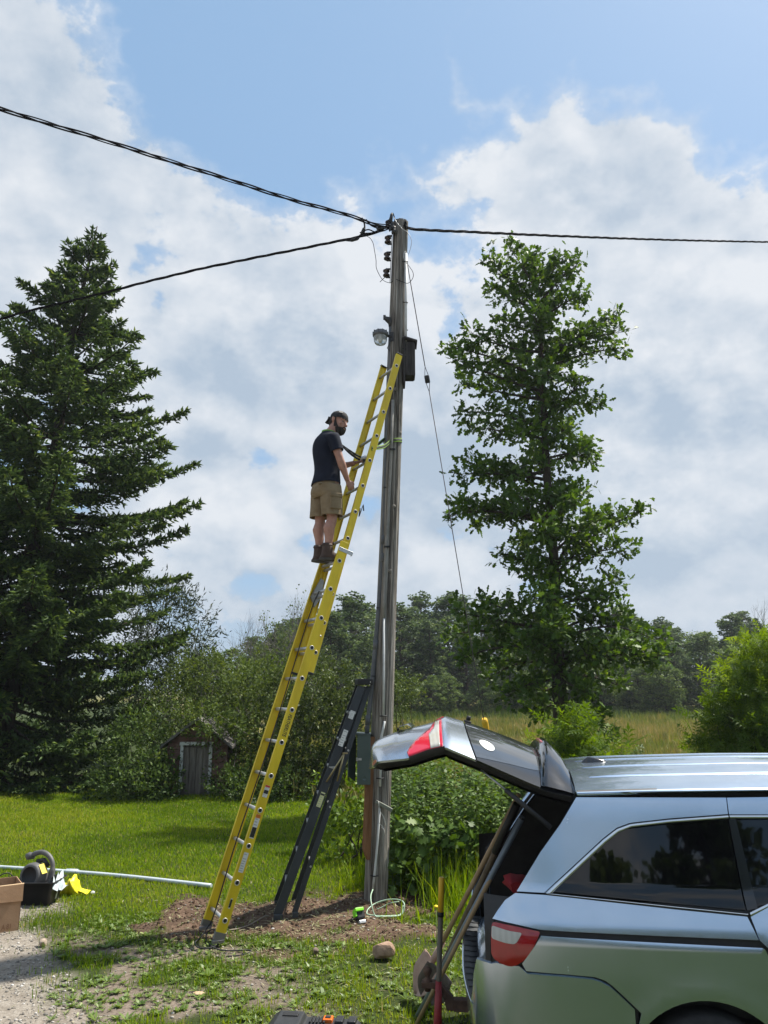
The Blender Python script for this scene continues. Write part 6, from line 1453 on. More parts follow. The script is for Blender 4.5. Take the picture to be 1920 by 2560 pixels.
    for sg in (1, -1):
        # inner trim panel of the load bay, from the opening edge inwards
        k = MB(); k.grid([[side(max(u + o, .16), z, sg, -.07 - .05 * (z < 1.1)) for o in (.03, .25, .6, 1.2)] for u, z in ((.17, .62), (.18, .9), (.20, 1.03), (.32, 1.15), (.43, 1.30), (.53, 1.44), (.60, 1.55))], True); k.build('load_bay_trim', INTER, t)
        # jamb between skin and trim, with the rubber seal
        edge = [(.150, .62), (.150, .80), (.152, .95), (.178, 1.034), (.245, 1.09), (.29, 1.14), (.415, 1.325), (.52, 1.458), (.605, 1.588)]
        rows = [[side(u + .004, z, sg, -.004), side(u + .012, z, sg, -.03), side(u + .03, z, sg, -.05), side(u + .05, z, sg, -.09)] for u, z in edge]; k = MB(); k.grid(rows, True); k.build('door_jamb', PAINT, t)
        sl = MB(); sl.tube([side(u + .035, z, sg, -.062) for u, z in edge], .012, 8); sl.build('door_seal', BLACKR, t)
    hd = MB(); hd.grid([[vw(.60 + d, v, zroof(.62, v) - h) for v in np.linspace(-.74, .74, 19)] for d, h in ((.02, .012), (.0, .03), (.03, .06), (.10, .075))], True); hd.build('roof_header', GLOSSB, t)
    rd = MB(); c = vw(.36, -.40, .90); loft(rd, [(c, VU * .09, Vector((0, 0, .03))), (c + VV * .06 + Vector((0, 0, .02)), VU * .08, Vector((0, 0, .055))), (c + VV * .14, VU * .05, Vector((0, 0, .03)))], 12, wob=.25, seed=4); rd.build('red_cloth', pmat('red_cloth', (.30, .012, .02), rough=.8), t)
    # ---- tow hitch
    rust = pmat('rusty_steel', (.075, .042, .028), (.16, .095, .065), 14, .85, .3, bmp=.4)
    k = MB(); M = Matrix((VU, -VV, Vector((0, 0, 1)))).transposed(); k.box(vw(.06, 0, .325), (.22, .062, .062), M); k.build('hitch_receiver', rust, t, bevel=.004)
    k = MB(); W_ = .032; pr = [(-.05, .30), (-.05, .36), (-.085, .40), (-.125, .435), (-.16, .442), (-.235, .442), (-.235, .412), (-.165, .410), (-.135, .395), (-.105, .36), (-.09, .30)]
    k.prism([vw(u, W_, z) for u, z in pr], VV * (-2 * W_)); ho = k.build('ball_mount', rust, t, bevel=.004)
    k = MB(); k.lathe([(.0, -.055), (.018, -.055), (.018, -.033), (.027, -.033), (.027, .0), (.024, .006), (.013, .016), (.013, .024), (.020, .034), (.026, .046), (.0265, .056), (.022, .068), (.010, .076), (0, .078)], vw(-.20, 0, .444), (0, 0, 1), 20); k.build('tow_ball', rust, ho)
    # ---- tailgate, raised
    CS = [(-.535, 1.648), (-.520, 1.785), (-.41, 1.842), (-.30, 1.875), (-.15, 1.912), (-.07, 1.950), (.048, 1.918), (.25, 1.850), (.446, 1.775), (.52, 1.742), (.60, 1.705), (.64, 1.685)]
    NS = [(-.455, 1.700), (-.430, 1.728), (-.335, 1.742), (-.245, 1.755), (-.134, 1.794), (-.052, 1.812), (.113, 1.748), (.27, 1.683), (.42, 1.622), (.50, 1.600), (.575, 1.588), (.605, 1.582)]
    HW = [.60, .63, .65, .665, .68, .685, .685, .685, .69, .70, .72, .73]
    def hp(a, s, sg=1):
        """a: station 0 (lower edge) .. 11 (hinge); s in [-1, 1] across"""
        i = int(min(max(a, 0), 10.999)); f = a - i
        def cr(L):
            p = [np.array(L[min(max(j, 0), 11)], float) for j in (i - 1, i, i + 1, i + 2)]
            q = .5 * ((2 * p[1]) + (-p[0] + p[2]) * f * .7 + (2 * p[0] - 5 * p[1] + 4 * p[2] - p[3]) * f * f * .7 + (-p[0] + 3 * p[1] - 3 * p[2] + p[3]) * f ** 3 * .7) if False else p[1] + (p[2] - p[1]) * f
            if i not in (4, 5, 0): q = .5 * ((2 * p[1]) + (-p[0] + p[2]) * f + (2 * p[0] - 5 * p[1] + 4 * p[2] - p[3]) * f * f + (-p[0] + 3 * p[1] - 3 * p[2] + p[3]) * f ** 3)
            return q
        c, n = cr(CS), cr(NS); w = HW[i] + (HW[min(i + 1, 11)] - HW[i]) * f; k = abs(s) ** 2.3; q = c + (n - c) * k
        return vw(float(q[0]), s * w, float(q[1]))
    def hn(a, s):
        x = hp(min(a + .12, 11), s) - hp(max(a - .12, 0), s); y = hp(a, min(s + .04, 1)) - hp(a, max(s - .04, -1)); n = x.cross(y).normalized(); return n if n.z > 0 else -n
    gw = lambda a: .965 - .085 * (a - 6)        # half width of the glass, as a share of the gate
    S_ = np.linspace(-1, 1, 33)
    def skin(name, a0, a1, na, mat, lo=lambda a: -1, hi=lambda a: 1, lift=0, th=.012, ns=33):
        k = MB(); k.grid([[hp(a, s) + hn(a, s) * lift for s in np.linspace(lo(a), hi(a), ns)] for a in np.linspace(a0, a1, na)], True); o = k.build(name, mat, gate); o.data.update()
        if sum(p.normal.z for p in o.data.polygons) < 0: o.data.flip_normals()
        q = o.modifiers.new('s', 'SOLIDIFY'); q.thickness = th; q.offset = -1; q = o.modifiers.new('e', 'EDGE_SPLIT'); q.split_angle = R(45); return o
    gk = MB(); gk.grid([[hp(a, s) - hn(a, s) * .014 for s in S_] for a in np.linspace(.15, 10.9, 34)], True); gate = gk.build('tailgate', TRIM, t)
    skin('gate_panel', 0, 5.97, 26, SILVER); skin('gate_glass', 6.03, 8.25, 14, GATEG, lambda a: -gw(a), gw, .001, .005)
    for sg in (-1, 1):
        skin('gate_frame', 6.03, 8.25, 12, GLOSSB, (lambda a: gw(a) + .004) if sg > 0 else (lambda a: -1), (lambda a: 1) if sg > 0 else (lambda a: -gw(a) - .004), 0, .012, 6)
    # spoiler standing over the glass top, its shade put into the black colour
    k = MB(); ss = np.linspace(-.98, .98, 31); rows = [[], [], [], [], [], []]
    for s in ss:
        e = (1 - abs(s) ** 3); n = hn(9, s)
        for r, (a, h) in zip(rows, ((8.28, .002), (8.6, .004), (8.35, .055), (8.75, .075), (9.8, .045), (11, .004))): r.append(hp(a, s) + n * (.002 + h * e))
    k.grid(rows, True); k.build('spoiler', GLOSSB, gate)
    k = MB(); rr = [[hp(8.33, s) + hn(9, s) * h for s in np.linspace(-.22, .22, 7)] for h in (.048, .064)]; k.grid(rr, True); o = k.build('high_brake_light', lens_mat('pink_lens', (.45, .12, .14), (.5, .2, .2)), gate); q = o.modifiers.new('s', 'SOLIDIFY'); q.thickness = .012
    # lining
    k = MB(); li = [[hp(a, s) - hn(a, s) * (.055 + .075 * (1 - abs(s) ** 6)) for s in np.linspace(-.955, .955, 21)] for a in np.linspace(.35, 10.6, 26)]; k.grid(li, True); k.build('gate_lining', pmat('grey_lining', (.075, .075, .066), (.095, .095, .084), 10, .85), gate)
    for sg in (-1, 1):
        k = MB(); k.grid([[hp(a, sg * 1.0) - hn(a, sg) * .012, hp(a, sg * .99) - hn(a, sg) * .045, hp(a, sg * .955) - hn(a, sg * .955) * .058] for a in np.linspace(.2, 10.8, 26)], True); k.build('gate_edge', TRIM, gate)
    k = MB(); k.grid([[hp(.0, s) - hn(.3, s) * .01, hp(.15, s) - hn(.5, s) * .05, hp(.4, s * .97) - hn(.5, s) * .09] for s in np.linspace(-.98, .98, 17)], True); k.build('gate_lower_edge', TRIM, gate)
    # lights on the gate: red lower wedge, clear band, dark base; mirrored on both sides
    from mathutils.bvhtree import BVHTree
    def onsurf(a, s, l): return hp(a, s) + hn(a, s) * l
    def lamp(name, pts, mat, l, parent, th=.012):
        P, T = cdt(pts, .06); off = wloc(parent); m_ = bpy.data.meshes.new(name); m_.from_pydata([onsurf(q[0] , q[1], l) - off for q in P], [], [tuple(q) for q in T]); m_.polygons.foreach_set('use_smooth', [True] * len(m_.polygons)); m_.update()
        if sum(p.normal.z for p in m_.polygons) < 0: m_.flip_normals()
        o = link(name, m_, mat, parent); q = o.modifiers.new('s', 'SOLIDIFY'); q.thickness = th; q.offset = -1; return o
    for sg in (1, -1):
        f = lambda L: [(a, s * sg) for a, s in L]
        lm = lamp('gate_light', f([(2.95, 1.0), (2.9, .93), (3.5, .70), (4.0, .52), (4.25, .30), (4.8, .30), (4.85, 1.0)]), PINKL, .010, gate)
        lamp('clear_band', f([(4.05, .995), (3.95, .70), (4.3, .55), (4.35, .32), (4.66, .32), (4.68, .995)]), CLRL, .0115, lm, .004)
        k = MB(); k.grid([[hp(a, sg * 1.0) + hn(a, sg) * .008, hp(a, sg) - Vector((0, 0, .03)), hp(a, sg * .97) - Vector((0, 0, .045))] for a in np.linspace(2.95, 4.95, 8)], True); k.build('light_base', TRIM, gate)
    # plate handle, badge, wiper pivot, sticker
    k = MB(); k.grid([[hp(a, s) + hn(a, s) * h for s in np.linspace(-.34, .20, 8)] for a, h in ((2.55, .004), (2.6, .03), (3.05, .032), (3.2, .004))], True); k.build('plate_garnish', CHROME, gate); k = MB(); k.grid([[hp(a, s) + hn(a, s) * h for s in np.linspace(-.34, .21, 8)] for a, h in ((2.42, .002), (2.5, .024), (2.62, .026))], True); k.build('handle_recess', BLACKR, gate)
    bx = (hp(2.35, .70) - hp(2.35, .45)).normalized(); by = (hp(1.9, .6) - hp(2.5, .6)).normalized()
    text_mesh('badge', 'ODYSSEY', hp(2.28, .40) + hn(2.3, .5) * .004, bx, -by, .022, CHROME, gate, ext=.002, width=.16)
    k = MB(); c = hp(6.12, -.05); n = hn(6.1, 0); k.tube([c, c + n * .012], .024, 14); k.tube([c + n * .01, c + n * .022], .012, 12); k.tube([c + n * .020, c + n * .042], [.016, .012], 12); wp = k.build('wiper_pivot', TRIM, gate)
    k = MB(); c = (6.55, .70); k.add([hp(c[0] + .22 * math.cos(w), c[1] + .085 * math.sin(w)) + hn(c[0], c[1]) * .0035 for w in np.linspace(0, 6.2832, 25)[:-1]], [tuple(range(24))]); k.build('round_sticker', pmat('white_sticker', (.62, .63, .60), (.70, .71, .69), 60, .5), gate)
    rp = MB(); rp.add([hp(a, s) + hn(a, s) * .0016 for a, s in ((.25, .99), (.3, .88), (.8, .90), (1.0, .94), (.9, .99))], [(0, 1, 2, 3, 4)]); rp.build('rust_spot', pmat('rust', (.30, .10, .03), (.45, .2, .09), 40, .9), gate)
    # gas struts
    for sg in (1, -1):
        a = hp(6.35, sg * .93) - hn(6.3, sg * .9) * .07; u_, z_ = vcam(1378, 2070, .75); e = vw(u_, sg * .74, z_); d = e - a
        k = MB(); k.tube([a, a + d * .42], .006, 8); st_ = k.build('gas_strut', STEEL, t); k = MB(); k.tube([a + d * .36, a + d * .37, e], [.010, .0135, .0135], 10); k.build('strut_cylinder', TRIM, st_)
    return t
make_van()
# ------------------------------------------------------------------ weeds, tools and small things
def make_weeds():
    """thicket of tall weeds right of the pole: stalks with leaves along them, and grass"""
    g = np.random.default_rng(31); parts = []; st = MB()
    N = 520; k = 0
    while k < N:
        x = g.uniform(.08, 2.7); y = g.uniform(8.55, 11.6)
        if y < 8.75 + .35 * abs(x - .9) * (x > 1.2): continue
        hmax = np.interp(y, [8.5, 9.2, 11.6], [.75, 1.18, 1.30]) * (1 if x < 1.9 else .85); h = hmax * g.uniform(.55, 1.06); k += 1
        b = np.array([x, y, 0]); e = b + np.array([g.normal(0, .10), g.normal(0, .10), h]); pts = curve(b, e, g.normal(0, .03, 3), 5)
        st.tube(pts, [.005, .0045, .004, .003, .0015], 4, caps=False)
        kind = g.random(); m = int(h / .028); tt = np.linspace(.10, 1, m); c = np.stack([np.interp(tt, np.linspace(0, 1, 5), pts[:, i]) for i in range(3)], 1)
        a = np.arange(m) * 2.4 + g.random() * 6.28; out = np.stack([np.cos(a), np.sin(a), g.uniform(-.15, .6, m)], 1)
        if kind < .72: sz = g.uniform(.05, .095) * (1.15 - .5 * tt); r = np.clip(g.normal(.45, .12) + g.normal(0, .13, m), 0, 1); parts.append(scatter(*LEAF, c + out * .02, out, g.normal(0, .35, (m, 3)) + np.array([0, 0, 1.]), sz * 1.15, r))
        else: sz = g.uniform(.12, .2) * (1.05 - .5 * tt); parts.append(scatter(*NARROW, c, out, g.normal(0, .35, (m, 3)) + np.array([0, 0, 1.]), sz, np.clip(g.normal(.5, .16, m), 0, 1)))
        m2 = m; parts.append(scatter(*LEAF, c + out * -.03 + g.normal(0, .03, (m, 3)), -out + g.normal(0, .4, (m, 3)), g.normal(0, .4, (m, 3)) + np.array([0, 0, 1.]), g.uniform(.05, .10, m), np.clip(g.normal(.4, .15, m), 0, 1)))
    # broad maple-like leaves low by the pole
    n = 320; P = np.stack([g.uniform(.1, .95, n), g.uniform(8.5, 9.1, n), g.uniform(.1, .75, n)], 1); parts.append(scatter(*OAKLEAF, P, rdir(n, g), g.normal(0, .4, (n, 3)) + np.array([0, -.4, 1.]), np.stack([g.uniform(.09, .15, n), g.uniform(.14, .22, n), g.uniform(.09, .15, n)], 1), np.clip(g.normal(.35, .13, n), 0, 1)))
    V, Fc, r = join(parts)
    mt = leafmat('weed_leaves', [(0, (.03, .062, .012)), (.4, (.075, .135, .022)), (.75, (.14, .215, .036)), (1, (.24, .31, .08))], .32, .5, .25)
    o = link('tall_weeds', npmesh('tall_weeds', V, Fc, r), mt); tag(o, 'dense tall green weeds growing right of the pole behind the van', 'weeds', kind='stuff')
    so = st.build('weed_stalks', pmat('green_stalk', (.08, .11, .03), rough=.7), fix=False); so.parent = o
    # long grass at their foot, behind the van and round the pole
    N = 16000; x = g.uniform(-.5, 3.2, N); y = 7.3 + g.uniform(0, 4.4, N); dens = sst(np.hypot((x - 1.1) / 1.5, (y - 9.2) / 1.5), 1.25, .55) + .5 * sst(np.hypot((x + .05) / .5, (y - 8.6) / .4), 1, .4) + .6 * sst(y, 10, 11) * sst(x, .3, 1)
    k = (g.random(N) < dens) & (z_dirt(x, y) < .7); x, y = x[k], y[k]; n = len(x); h = g.uniform(.16, .50, n) * (.55 + .65 * dens[k].clip(0, 1)); r = np.clip(g.normal(.42, .18, n), 0, .95)
    o = link('long_grass', npmesh('long_grass', *blades('l', x, y, h, .008 + .006 * g.random(n), r, None, .35)), GRASS); tag(o, 'long uncut grass round the foot of the weeds and pole', 'grass', kind='stuff')
make_weeds()

def make_ground_cover():
    """low rosettes (dandelion, plantain, clover) in the worn turf in front, and cut grass lying about"""
    g = np.random.default_rng(41); parts = []
    for _ in range(4200):
        y = 4.6 + 3.6 * g.random() ** .8; x = g.uniform(-2.8, 1.3)
        if z_gravel(np.array([x]), np.array([y]))[0] > .3 + .6 * g.random() or z_dirt(np.array([x]), np.array([y]))[0] > .35: continue
        if fbm(np.array([x + 4.]), np.array([y]), 1.5, 3)[0] < .43: continue
        m = g.integers(6, 13); a = g.random() * 6.28 + np.arange(m) * 2.4; l = g.uniform(.018, .05) * (1 + .9 * (g.random() < .10))
        out = np.stack([np.cos(a), np.sin(a), g.uniform(.12, .8, m)], 1); c = np.tile([x, y, gz(x, y) + .004], (m, 1))
        tp = NARROW if g.random() < .75 else LEAF; parts.append(scatter(*tp, c, out, np.tile([0, 0, 1.], (m, 1)) + g.normal(0, .2, (m, 3)), l * g.uniform(.6, 1.1, m), np.clip(g.normal(.5, .2, m), 0, 1)))
    V, Fc, r = join(parts); mt = leafmat('rosette_leaves', [(0, (.045, .085, .016)), (.4, (.10, .165, .028)), (.75, (.18, .25, .05)), (1, (.32, .36, .13))], .3, .45, .35)
    o = link('ground_weeds', npmesh('ground_weeds', V, Fc, r), mt); tag(o, 'low broad leaved weeds in the worn turf of the foreground', 'weeds', kind='stuff')
    n = 2600; x = -.9 + g.normal(0, .9, n); y = 7.7 + g.normal(0, .75, n); a = g.random(n) * 6.28; z = relief(x, y) + .008
    V, Fc, r = scatter(*NARROW, np.stack([x, y, z], 1), np.stack([np.cos(a), np.sin(a), g.normal(0, .12, n)], 1), np.tile([0, 0, 1.], (n, 1)), np.stack([g.uniform(.03, .11, n), g.uniform(.02, .05, n), np.full(n, .05)], 1), g.random(n))
    o = link('cut_grass', npmesh('cut_grass', V, Fc, r), leafmat('cut_straw', [(0, (.10, .09, .04)), (.4, (.22, .21, .10)), (.7, (.30, .29, .16)), (1, (.42, .38, .25))], .2, .7, .2)); tag(o, 'scattered cut grass and straw lying on the bare soil', 'straw', kind='stuff')
    # clods
    ico = bmesh.new(); bmesh.ops.create_icosphere(ico, subdivisions=1, radius=.5); tv = np.array([v.co[:] for v in ico.verts]); tf = np.array([[v.index for v in f.verts] for f in ico.faces]); ico.free()
    n = 5000; x = g.uniform(-2.6, .6, n); y = g.uniform(7.0, 9.3, n); k = z_dirt(x, y) > g.random(n); x, y = x[k], y[k]; n = len(x); s = .008 + .035 * g.random(n) ** 4
    V, Fc, r = scatter(tv + g.normal(0, .06, tv.shape), tf, np.stack([x, y, relief(x, y)], 1), rdir(n, g), rdir(n, g), s[:, None] * g.uniform(.7, 1.3, (n, 3)), g.random(n))
    o = link('soil_clods', npmesh('soil_clods', V, Fc, r), pmat('soil_clod', (.05, .031, .02), (.13, .085, .058), 30, .95, spec=.1)); tag(o, 'brown clods of freshly dug soil round the ladder feet', 'soil', kind='stuff')
make_ground_cover()

def make_carton():
    c = [gnd(-190, 2342), gnd(46, 2330)]; b = c[1]; t = thing('cardboard_box', (b.x - .25, b.y + .15, 0), 'open brown cardboard box at the left edge beside the gravel', 'box')
    K = pmat('corrugated_card', (.33, .20, .115), (.40, .255, .155), 5, .85, bmp=.15, bscale=40, spec=.2); KE = pmat('card_edge', (.50, .36, .22), rough=.9); IN = pmat('card_inside', (.25, .155, .09), rough=.9)
    # corners: near right, then left along the front, depth away
    A = gnd(46, 2328); B = gnd(-150, 2358); dirx = (B - A).normalized(); dep = Vector((dirx.y, -dirx.x, 0)).normalized(); w, d, h = .52, .36, .39
    P = lambda k, j, z: A + dirx * w * k + dep * d * j + Vector((0, 0, z))
    def wall(name, a, b_, z0, z1, flare=Vector((0, 0, 0)), mat=K, th=.006):
        m = MB(); n = (b_ - a).cross(Vector((0, 0, 1))).normalized(); u = Vector((0, 0, 1))
        m.prism([a + u * z0, b_ + u * z0, b_ + u * z1 + flare, a + u * z1 + flare], n * th); o = m.build(name, mat, t); return o
    wall('front_wall', P(0, 0, 0), P(1, 0, 0), 0, h, dep * -.0); wall('back_wall', P(1, 1, 0), P(0, 1, 0), 0, h); wall('side_wall', P(0, 1, 0), P(0, 0, 0), 0, h); wall('side_wall', P(1, 0, 0), P(1, 1, 0), 0, h)
    m = MB(); m.prism([P(.01, .01, .006), P(.99, .01, .006), P(.99, .99, .006), P(.01, .99, .006)], (0, 0, .005)); m.build('base', IN, t)
    # front flap folded down outside, overlapping the wall
    o = -dep * .016
    m = MB(); m.prism([P(-.01, 0, h + .004) + o * .7, P(1, 0, h + .004) + o * .7, P(1, 0, h - .115) + o * 1.6, P(-.01, 0, h - .135) + o * 1.6], -dep * .005); m.build('flap', K, t)
    m = MB(); m.tube([P(-.015, 0, h + .006) + o * .6, P(1, 0, h + .006) + o * .6], .006, 6); m.build('fold', KE, t)
    for k in (.58, .86):
        m = MB(); q = P(k, 0, .035) - dep * .0065; q.z = .035
        text_mesh('print', 'A 81', P(k - .30, 0, .03) - dep * .0075, -dirx, Vector((0, 0, 1)), .045, pmat('card_print', (.24, .13, .07), rough=.9), t, width=.075) if k < .6 else None
make_carton()

def make_tub():
    a, b = gnd(58, 2271), gnd(118, 2268); t = thing('black_tub', (a.x, a.y, 0), 'black plastic tote standing on the gravel behind the cardboard box', 'tub')
    bk = pmat('black_plastic', (.010, .010, .011), (.016, .016, .017), 10, .35)
    c = Vector(((a.x + b.x) / 2 - .04, a.y + .17, 0)); h = .235
    def ring(w, d, z): 
        out = []
        for sx, sy in ((-1, -1), (1, -1), (1, 1), (-1, 1)):
            for k in range(5):
                q = math.pi / 2 * (k / 4) + {(-1, -1): math.pi, (1, -1): 1.5 * math.pi, (1, 1): 0, (-1, 1): .5 * math.pi}[(sx, sy)]; out.append(c + Vector((sx * (w - .035) + .035 * math.cos(q), sy * (d - .03) + .03 * math.sin(q), z)))
        return out
    m = MB(); rows = [ring(.155, .125, .004), ring(.165, .135, .06), ring(.198, .165, h - .012), ring(.215, .18, h - .012), ring(.217, .182, h), ring(.196, .163, h), ring(.160, .13, .012)]; m.grid(rows, True, True)
    for r, rev in ((rows[0], 1), (rows[-1], 0)): m.add(r, [tuple(reversed(range(20))) if rev else tuple(range(20))])
    m.build('tub', bk, t); lb = MB(); p = c + Vector((.172, -.02, .05)); lb.add([p + Vector((.004, 0, 0)), p + Vector((.004, .035, 0)), p + Vector((.028, .035, .11)), p + Vector((.028, 0, .11))], [(0, 1, 2, 3)]); lb.build('label', WHITE, t)
    # clear bag over the right rim
    g = np.random.default_rng(2); tb = thing('plastic_bag', c + Vector((.17, 0, h)), 'crumpled clear plastic bag at the right rim of the black tote', 'bag'); k = MB()
    k.grid([[c + Vector((.13 + .022 * i + .012 * g.normal(), -.15 + .05 * j, h - .03 + .025 * i * (i < 4) + .016 * g.normal() - (.05 if i > 3 else 0))) for j in range(6)] for i in range(6)], True); o = k.build('sheet', pmat('clear_plastic', (.35, .40, .42), (.5, .55, .57), 30, .25), tb)
    # leaf blower lying in the tub
    G = pmat('blower_grey', (.085, .083, .082), (.115, .112, .11), 9, .55); bl = thing('leaf_blower', c + Vector((0, 0, h)), 'grey electric blower with a curved handle lying in the black tote', 'leaf blower')
    q = c + Vector((-.05, -.02, h + .035)); ax = Vector((-.25, -.95, .12)).normalized()
    m = MB(); m.lathe([(.085, .085), (.092, .09), (.112, .08), (.122, .05), (.124, 0), (.118, -.05), (.09, -.09), (.04, -.10), (0, -.10)], q, ax, 28); bo = m.build('housing', G, bl)
    m = MB(); m.lathe([(0, .062), (.07, .066), (.086, .084)], q, ax, 24); m.build('intake', BLACKR, bo)
    X = ax.cross(Vector((0, 0, 1))).normalized(); X = X if X.x > 0 else -X; Z = X.cross(ax); Z = Z if Z.z > 0 else -Z
    H = [q + X * x + Z * z - ax * .03 for x, z in ((-.10, .175), (-.04, .205), (.03, .215), (.10, .19), (.155, .135), (.175, .06), (.17, -.02))]
    m = MB(); m.tube(smooth_path([tuple(p) for p in H], 5), [.026] * 6 + [.024] * 19 + [.03] * 6, 12); m.build('handle', G, bl)
    m = MB(); m.tube([H[0] - X * .045 - Z * .01, H[0] - X * .02, H[0] + X * .03], [.034, .036, .028], 14); m.build('nozzle', G, bl)
    m = MB(); m.tube([q + X * -.02 + Z * .13 - ax * .03, q + X * .06 + Z * .145 - ax * .03, q + X * .12 + Z * .09 - ax * .03], [.02, .022, .02], 10); m.build('motor_rib', DKSTEEL, bl)
    p = q + X * .105 + Z * .065 + ax * .03; m = MB(); n = (X * .7 + Z * .5 + ax * .3).normalized(); e1 = n.cross(ax).normalized(); e2 = n.cross(e1); m.add([p + n * .012 + e1 * a_ * .05 + e2 * b_ * .032 for a_, b_ in ((-1, -1), (1, -1), (1, 1), (-1, 1))], [(0, 1, 2, 3)]); m.build('yellow_label', pmat('yellow_label', (.72, .55, .02), rough=.5), bo)
    wire('power_cord', [q - X * .10 - Z * .05, c + Vector((-.20, -.10, h + .02)), c + Vector((-.26, -.15, h + .085)), c + Vector((-.33, -.19, h + .06)), c + Vector((-.36, -.2, h - .06)), c + Vector((-.37, -.2, .1)), c + Vector((-.37, -.2, .01))], .0055, 'black power cord looping over the left rim of the tote', BLACKR, cat='cord')
make_tub()

def make_yellow_bag():
    g = np.random.default_rng(9); c = gnd(160, 2238); c.z = 0; Y_ = pmat('yellow_film', (.78, .66, .012), (.84, .74, .03), 12, .4, bmp=.5, bscale=26)
    t = thing('yellow_bag', c, 'crumpled bright yellow plastic bag on the grass by the black tote', 'bag'); m = MB(); rows = []
    def cr(a, b): return float(fbm(np.array([a * 3.0]), np.array([b * 3.0 + 40]), 1.4, 4)[0] - .5)
    nu, nv = 30, 22
    for i in range(nu + 1):
        u = i / nu; row = []
        for j in range(nv):
            w = 2 * math.pi * j / nv; x = -.19 + .40 * u
            hgt = .07 + .055 * math.exp(-((u - .30) / .2) ** 2) + .13 * math.exp(-((u - .68) / .13) ** 2) - .05 * max(0, u - .85) / .15
            hgt *= min(1, .25 + 4 * u) * min(1, .2 + 4.0 * (1 - u)); yw = .10 * min(1, .3 + 3 * u) * min(1, .3 + 3 * (1 - u)); k = 1 + 1.1 * cr(u * 5 + .3 * math.cos(w), math.sin(w) * 1.3 + u)
            row.append(c + Vector((x + .03 * cr(u * 9, w), math.cos(w) * yw * k, max(.004, hgt * .5 + math.sin(w) * hgt * .5 * k))))
        rows.append(row)
    m.grid(rows, True, True); n = nv; m.add(rows[0], [tuple(range(n))]); m.add(rows[-1], [tuple(range(n))]); o = m.build('film', Y_, t)
    text_mesh('lettering', 'DOLLAR', c + Vector((-.165, -.135, .085)), (1, 0, -.06), (0, .25, 1), .032, INK, o, width=.14); text_mesh('lettering', 'GENERAL', c + Vector((-.15, -.14, .045)), (1, 0, -.05), (0, .25, 1), .026, INK, o, width=.12)
    for s in (0, 1):
        f = MB(); f.grid([[c + Vector((.16 + .05 * i, -.05 + .03 * j + .02 * s, .015 + .02 * g.random() + .012 * (2 - i))) for j in range(4)] for i in range(3)], True); f.build('handle_flap', Y_, t)
make_yellow_bag()

def make_pipe():
    a, b = gnd(-260, 2160), gnd(528, 2222); a.z = b.z = .03; P = [a, gnd(0, 2168, .03), gnd(270, 2187, .03), b]
    t = thing('grey_pipe', a, 'long pale grey plastic pipe lying across the lawn at the left', 'pipe'); m = MB(); pv = pmat('pale_grey_pvc', (.44, .49, .52), (.52, .57, .60), 5, .45)
    m.tube(smooth_path([tuple(p) for p in P], 8), .023, 14); m.build('pipe', pv, t); m = MB(); d = (P[1] - P[0]).normalized(); m.tube([P[1] + d * .9, P[1] + d * 1.05], .027, 14); m.build('socket', pv, t)
make_pipe()

def rock(name, c, size, mat, label, seed, cat='rock'):
    g = np.random.default_rng(seed); b = bmesh.new(); bmesh.ops.create_icosphere(b, subdivisions=3, radius=1); pl = [(rdir(1, g)[0], g.uniform(.55, .85)) for _ in range(9)]
    for v in b.verts:
        p = np.array(v.co)
        for n, d in pl:
            k = p @ n
            if k > d: p = p - n * (k - d) * .85
        p = p * (1 + .10 * (fbm(np.array([p[0] * 2 + seed]), np.array([p[1] * 2 + p[2]]), 1.5, 3)[0] - .5)); v.co = p * np.array(size)
    m = bpy.data.meshes.new(name); b.to_mesh(m); b.free(); m.polygons.foreach_set('use_smooth', [False] * len(m.polygons)); o = link(name, m, mat); o.location = c; o.rotation_euler = (0, 0, seed); return tag(o, label, cat)
RK = pmat('pink_granite', (.21, .13, .085), (.40, .27, .19), 14, .9, bmp=.9, bscale=22)
p = gnd(958, 2398); rock('field_stone', (p.x, p.y, .065), (.10, .08, .075), RK, 'brownish pink stone lying in the grass in front of the pole', 3)
p = gnd(107, 2366); rock('round_stone', (p.x, p.y, .025), (.042, .038, .036), pmat('tan_stone', (.30, .23, .17), (.40, .32, .25), 30, .9), 'small round tan stone on the gravel at the left', 5)
p = gnd(788, 2385); rock('round_stone', (p.x, p.y, .02), (.035, .03, .03), pmat('brown_stone', (.13, .09, .07), (.2, .15, .12), 30, .9), 'small brown stone half hidden in the weeds below the stepladder', 8)
p = gnd(497, 2487); rock('dead_leaf', (p.x, p.y, .012), (.045, .03, .008), pmat('tan_leaf', (.48, .33, .2), rough=.8), 'pale tan dry leaf on the foreground grass', 6, 'leaf')
p = gnd(231, 2238); rock('paper_scrap', (p.x, p.y, .02), (.025, .02, .022), pmat('white_paper', (.75, .74, .76), rough=.7), 'crumpled white paper scrap on the lawn right of the yellow bag', 7, 'paper')

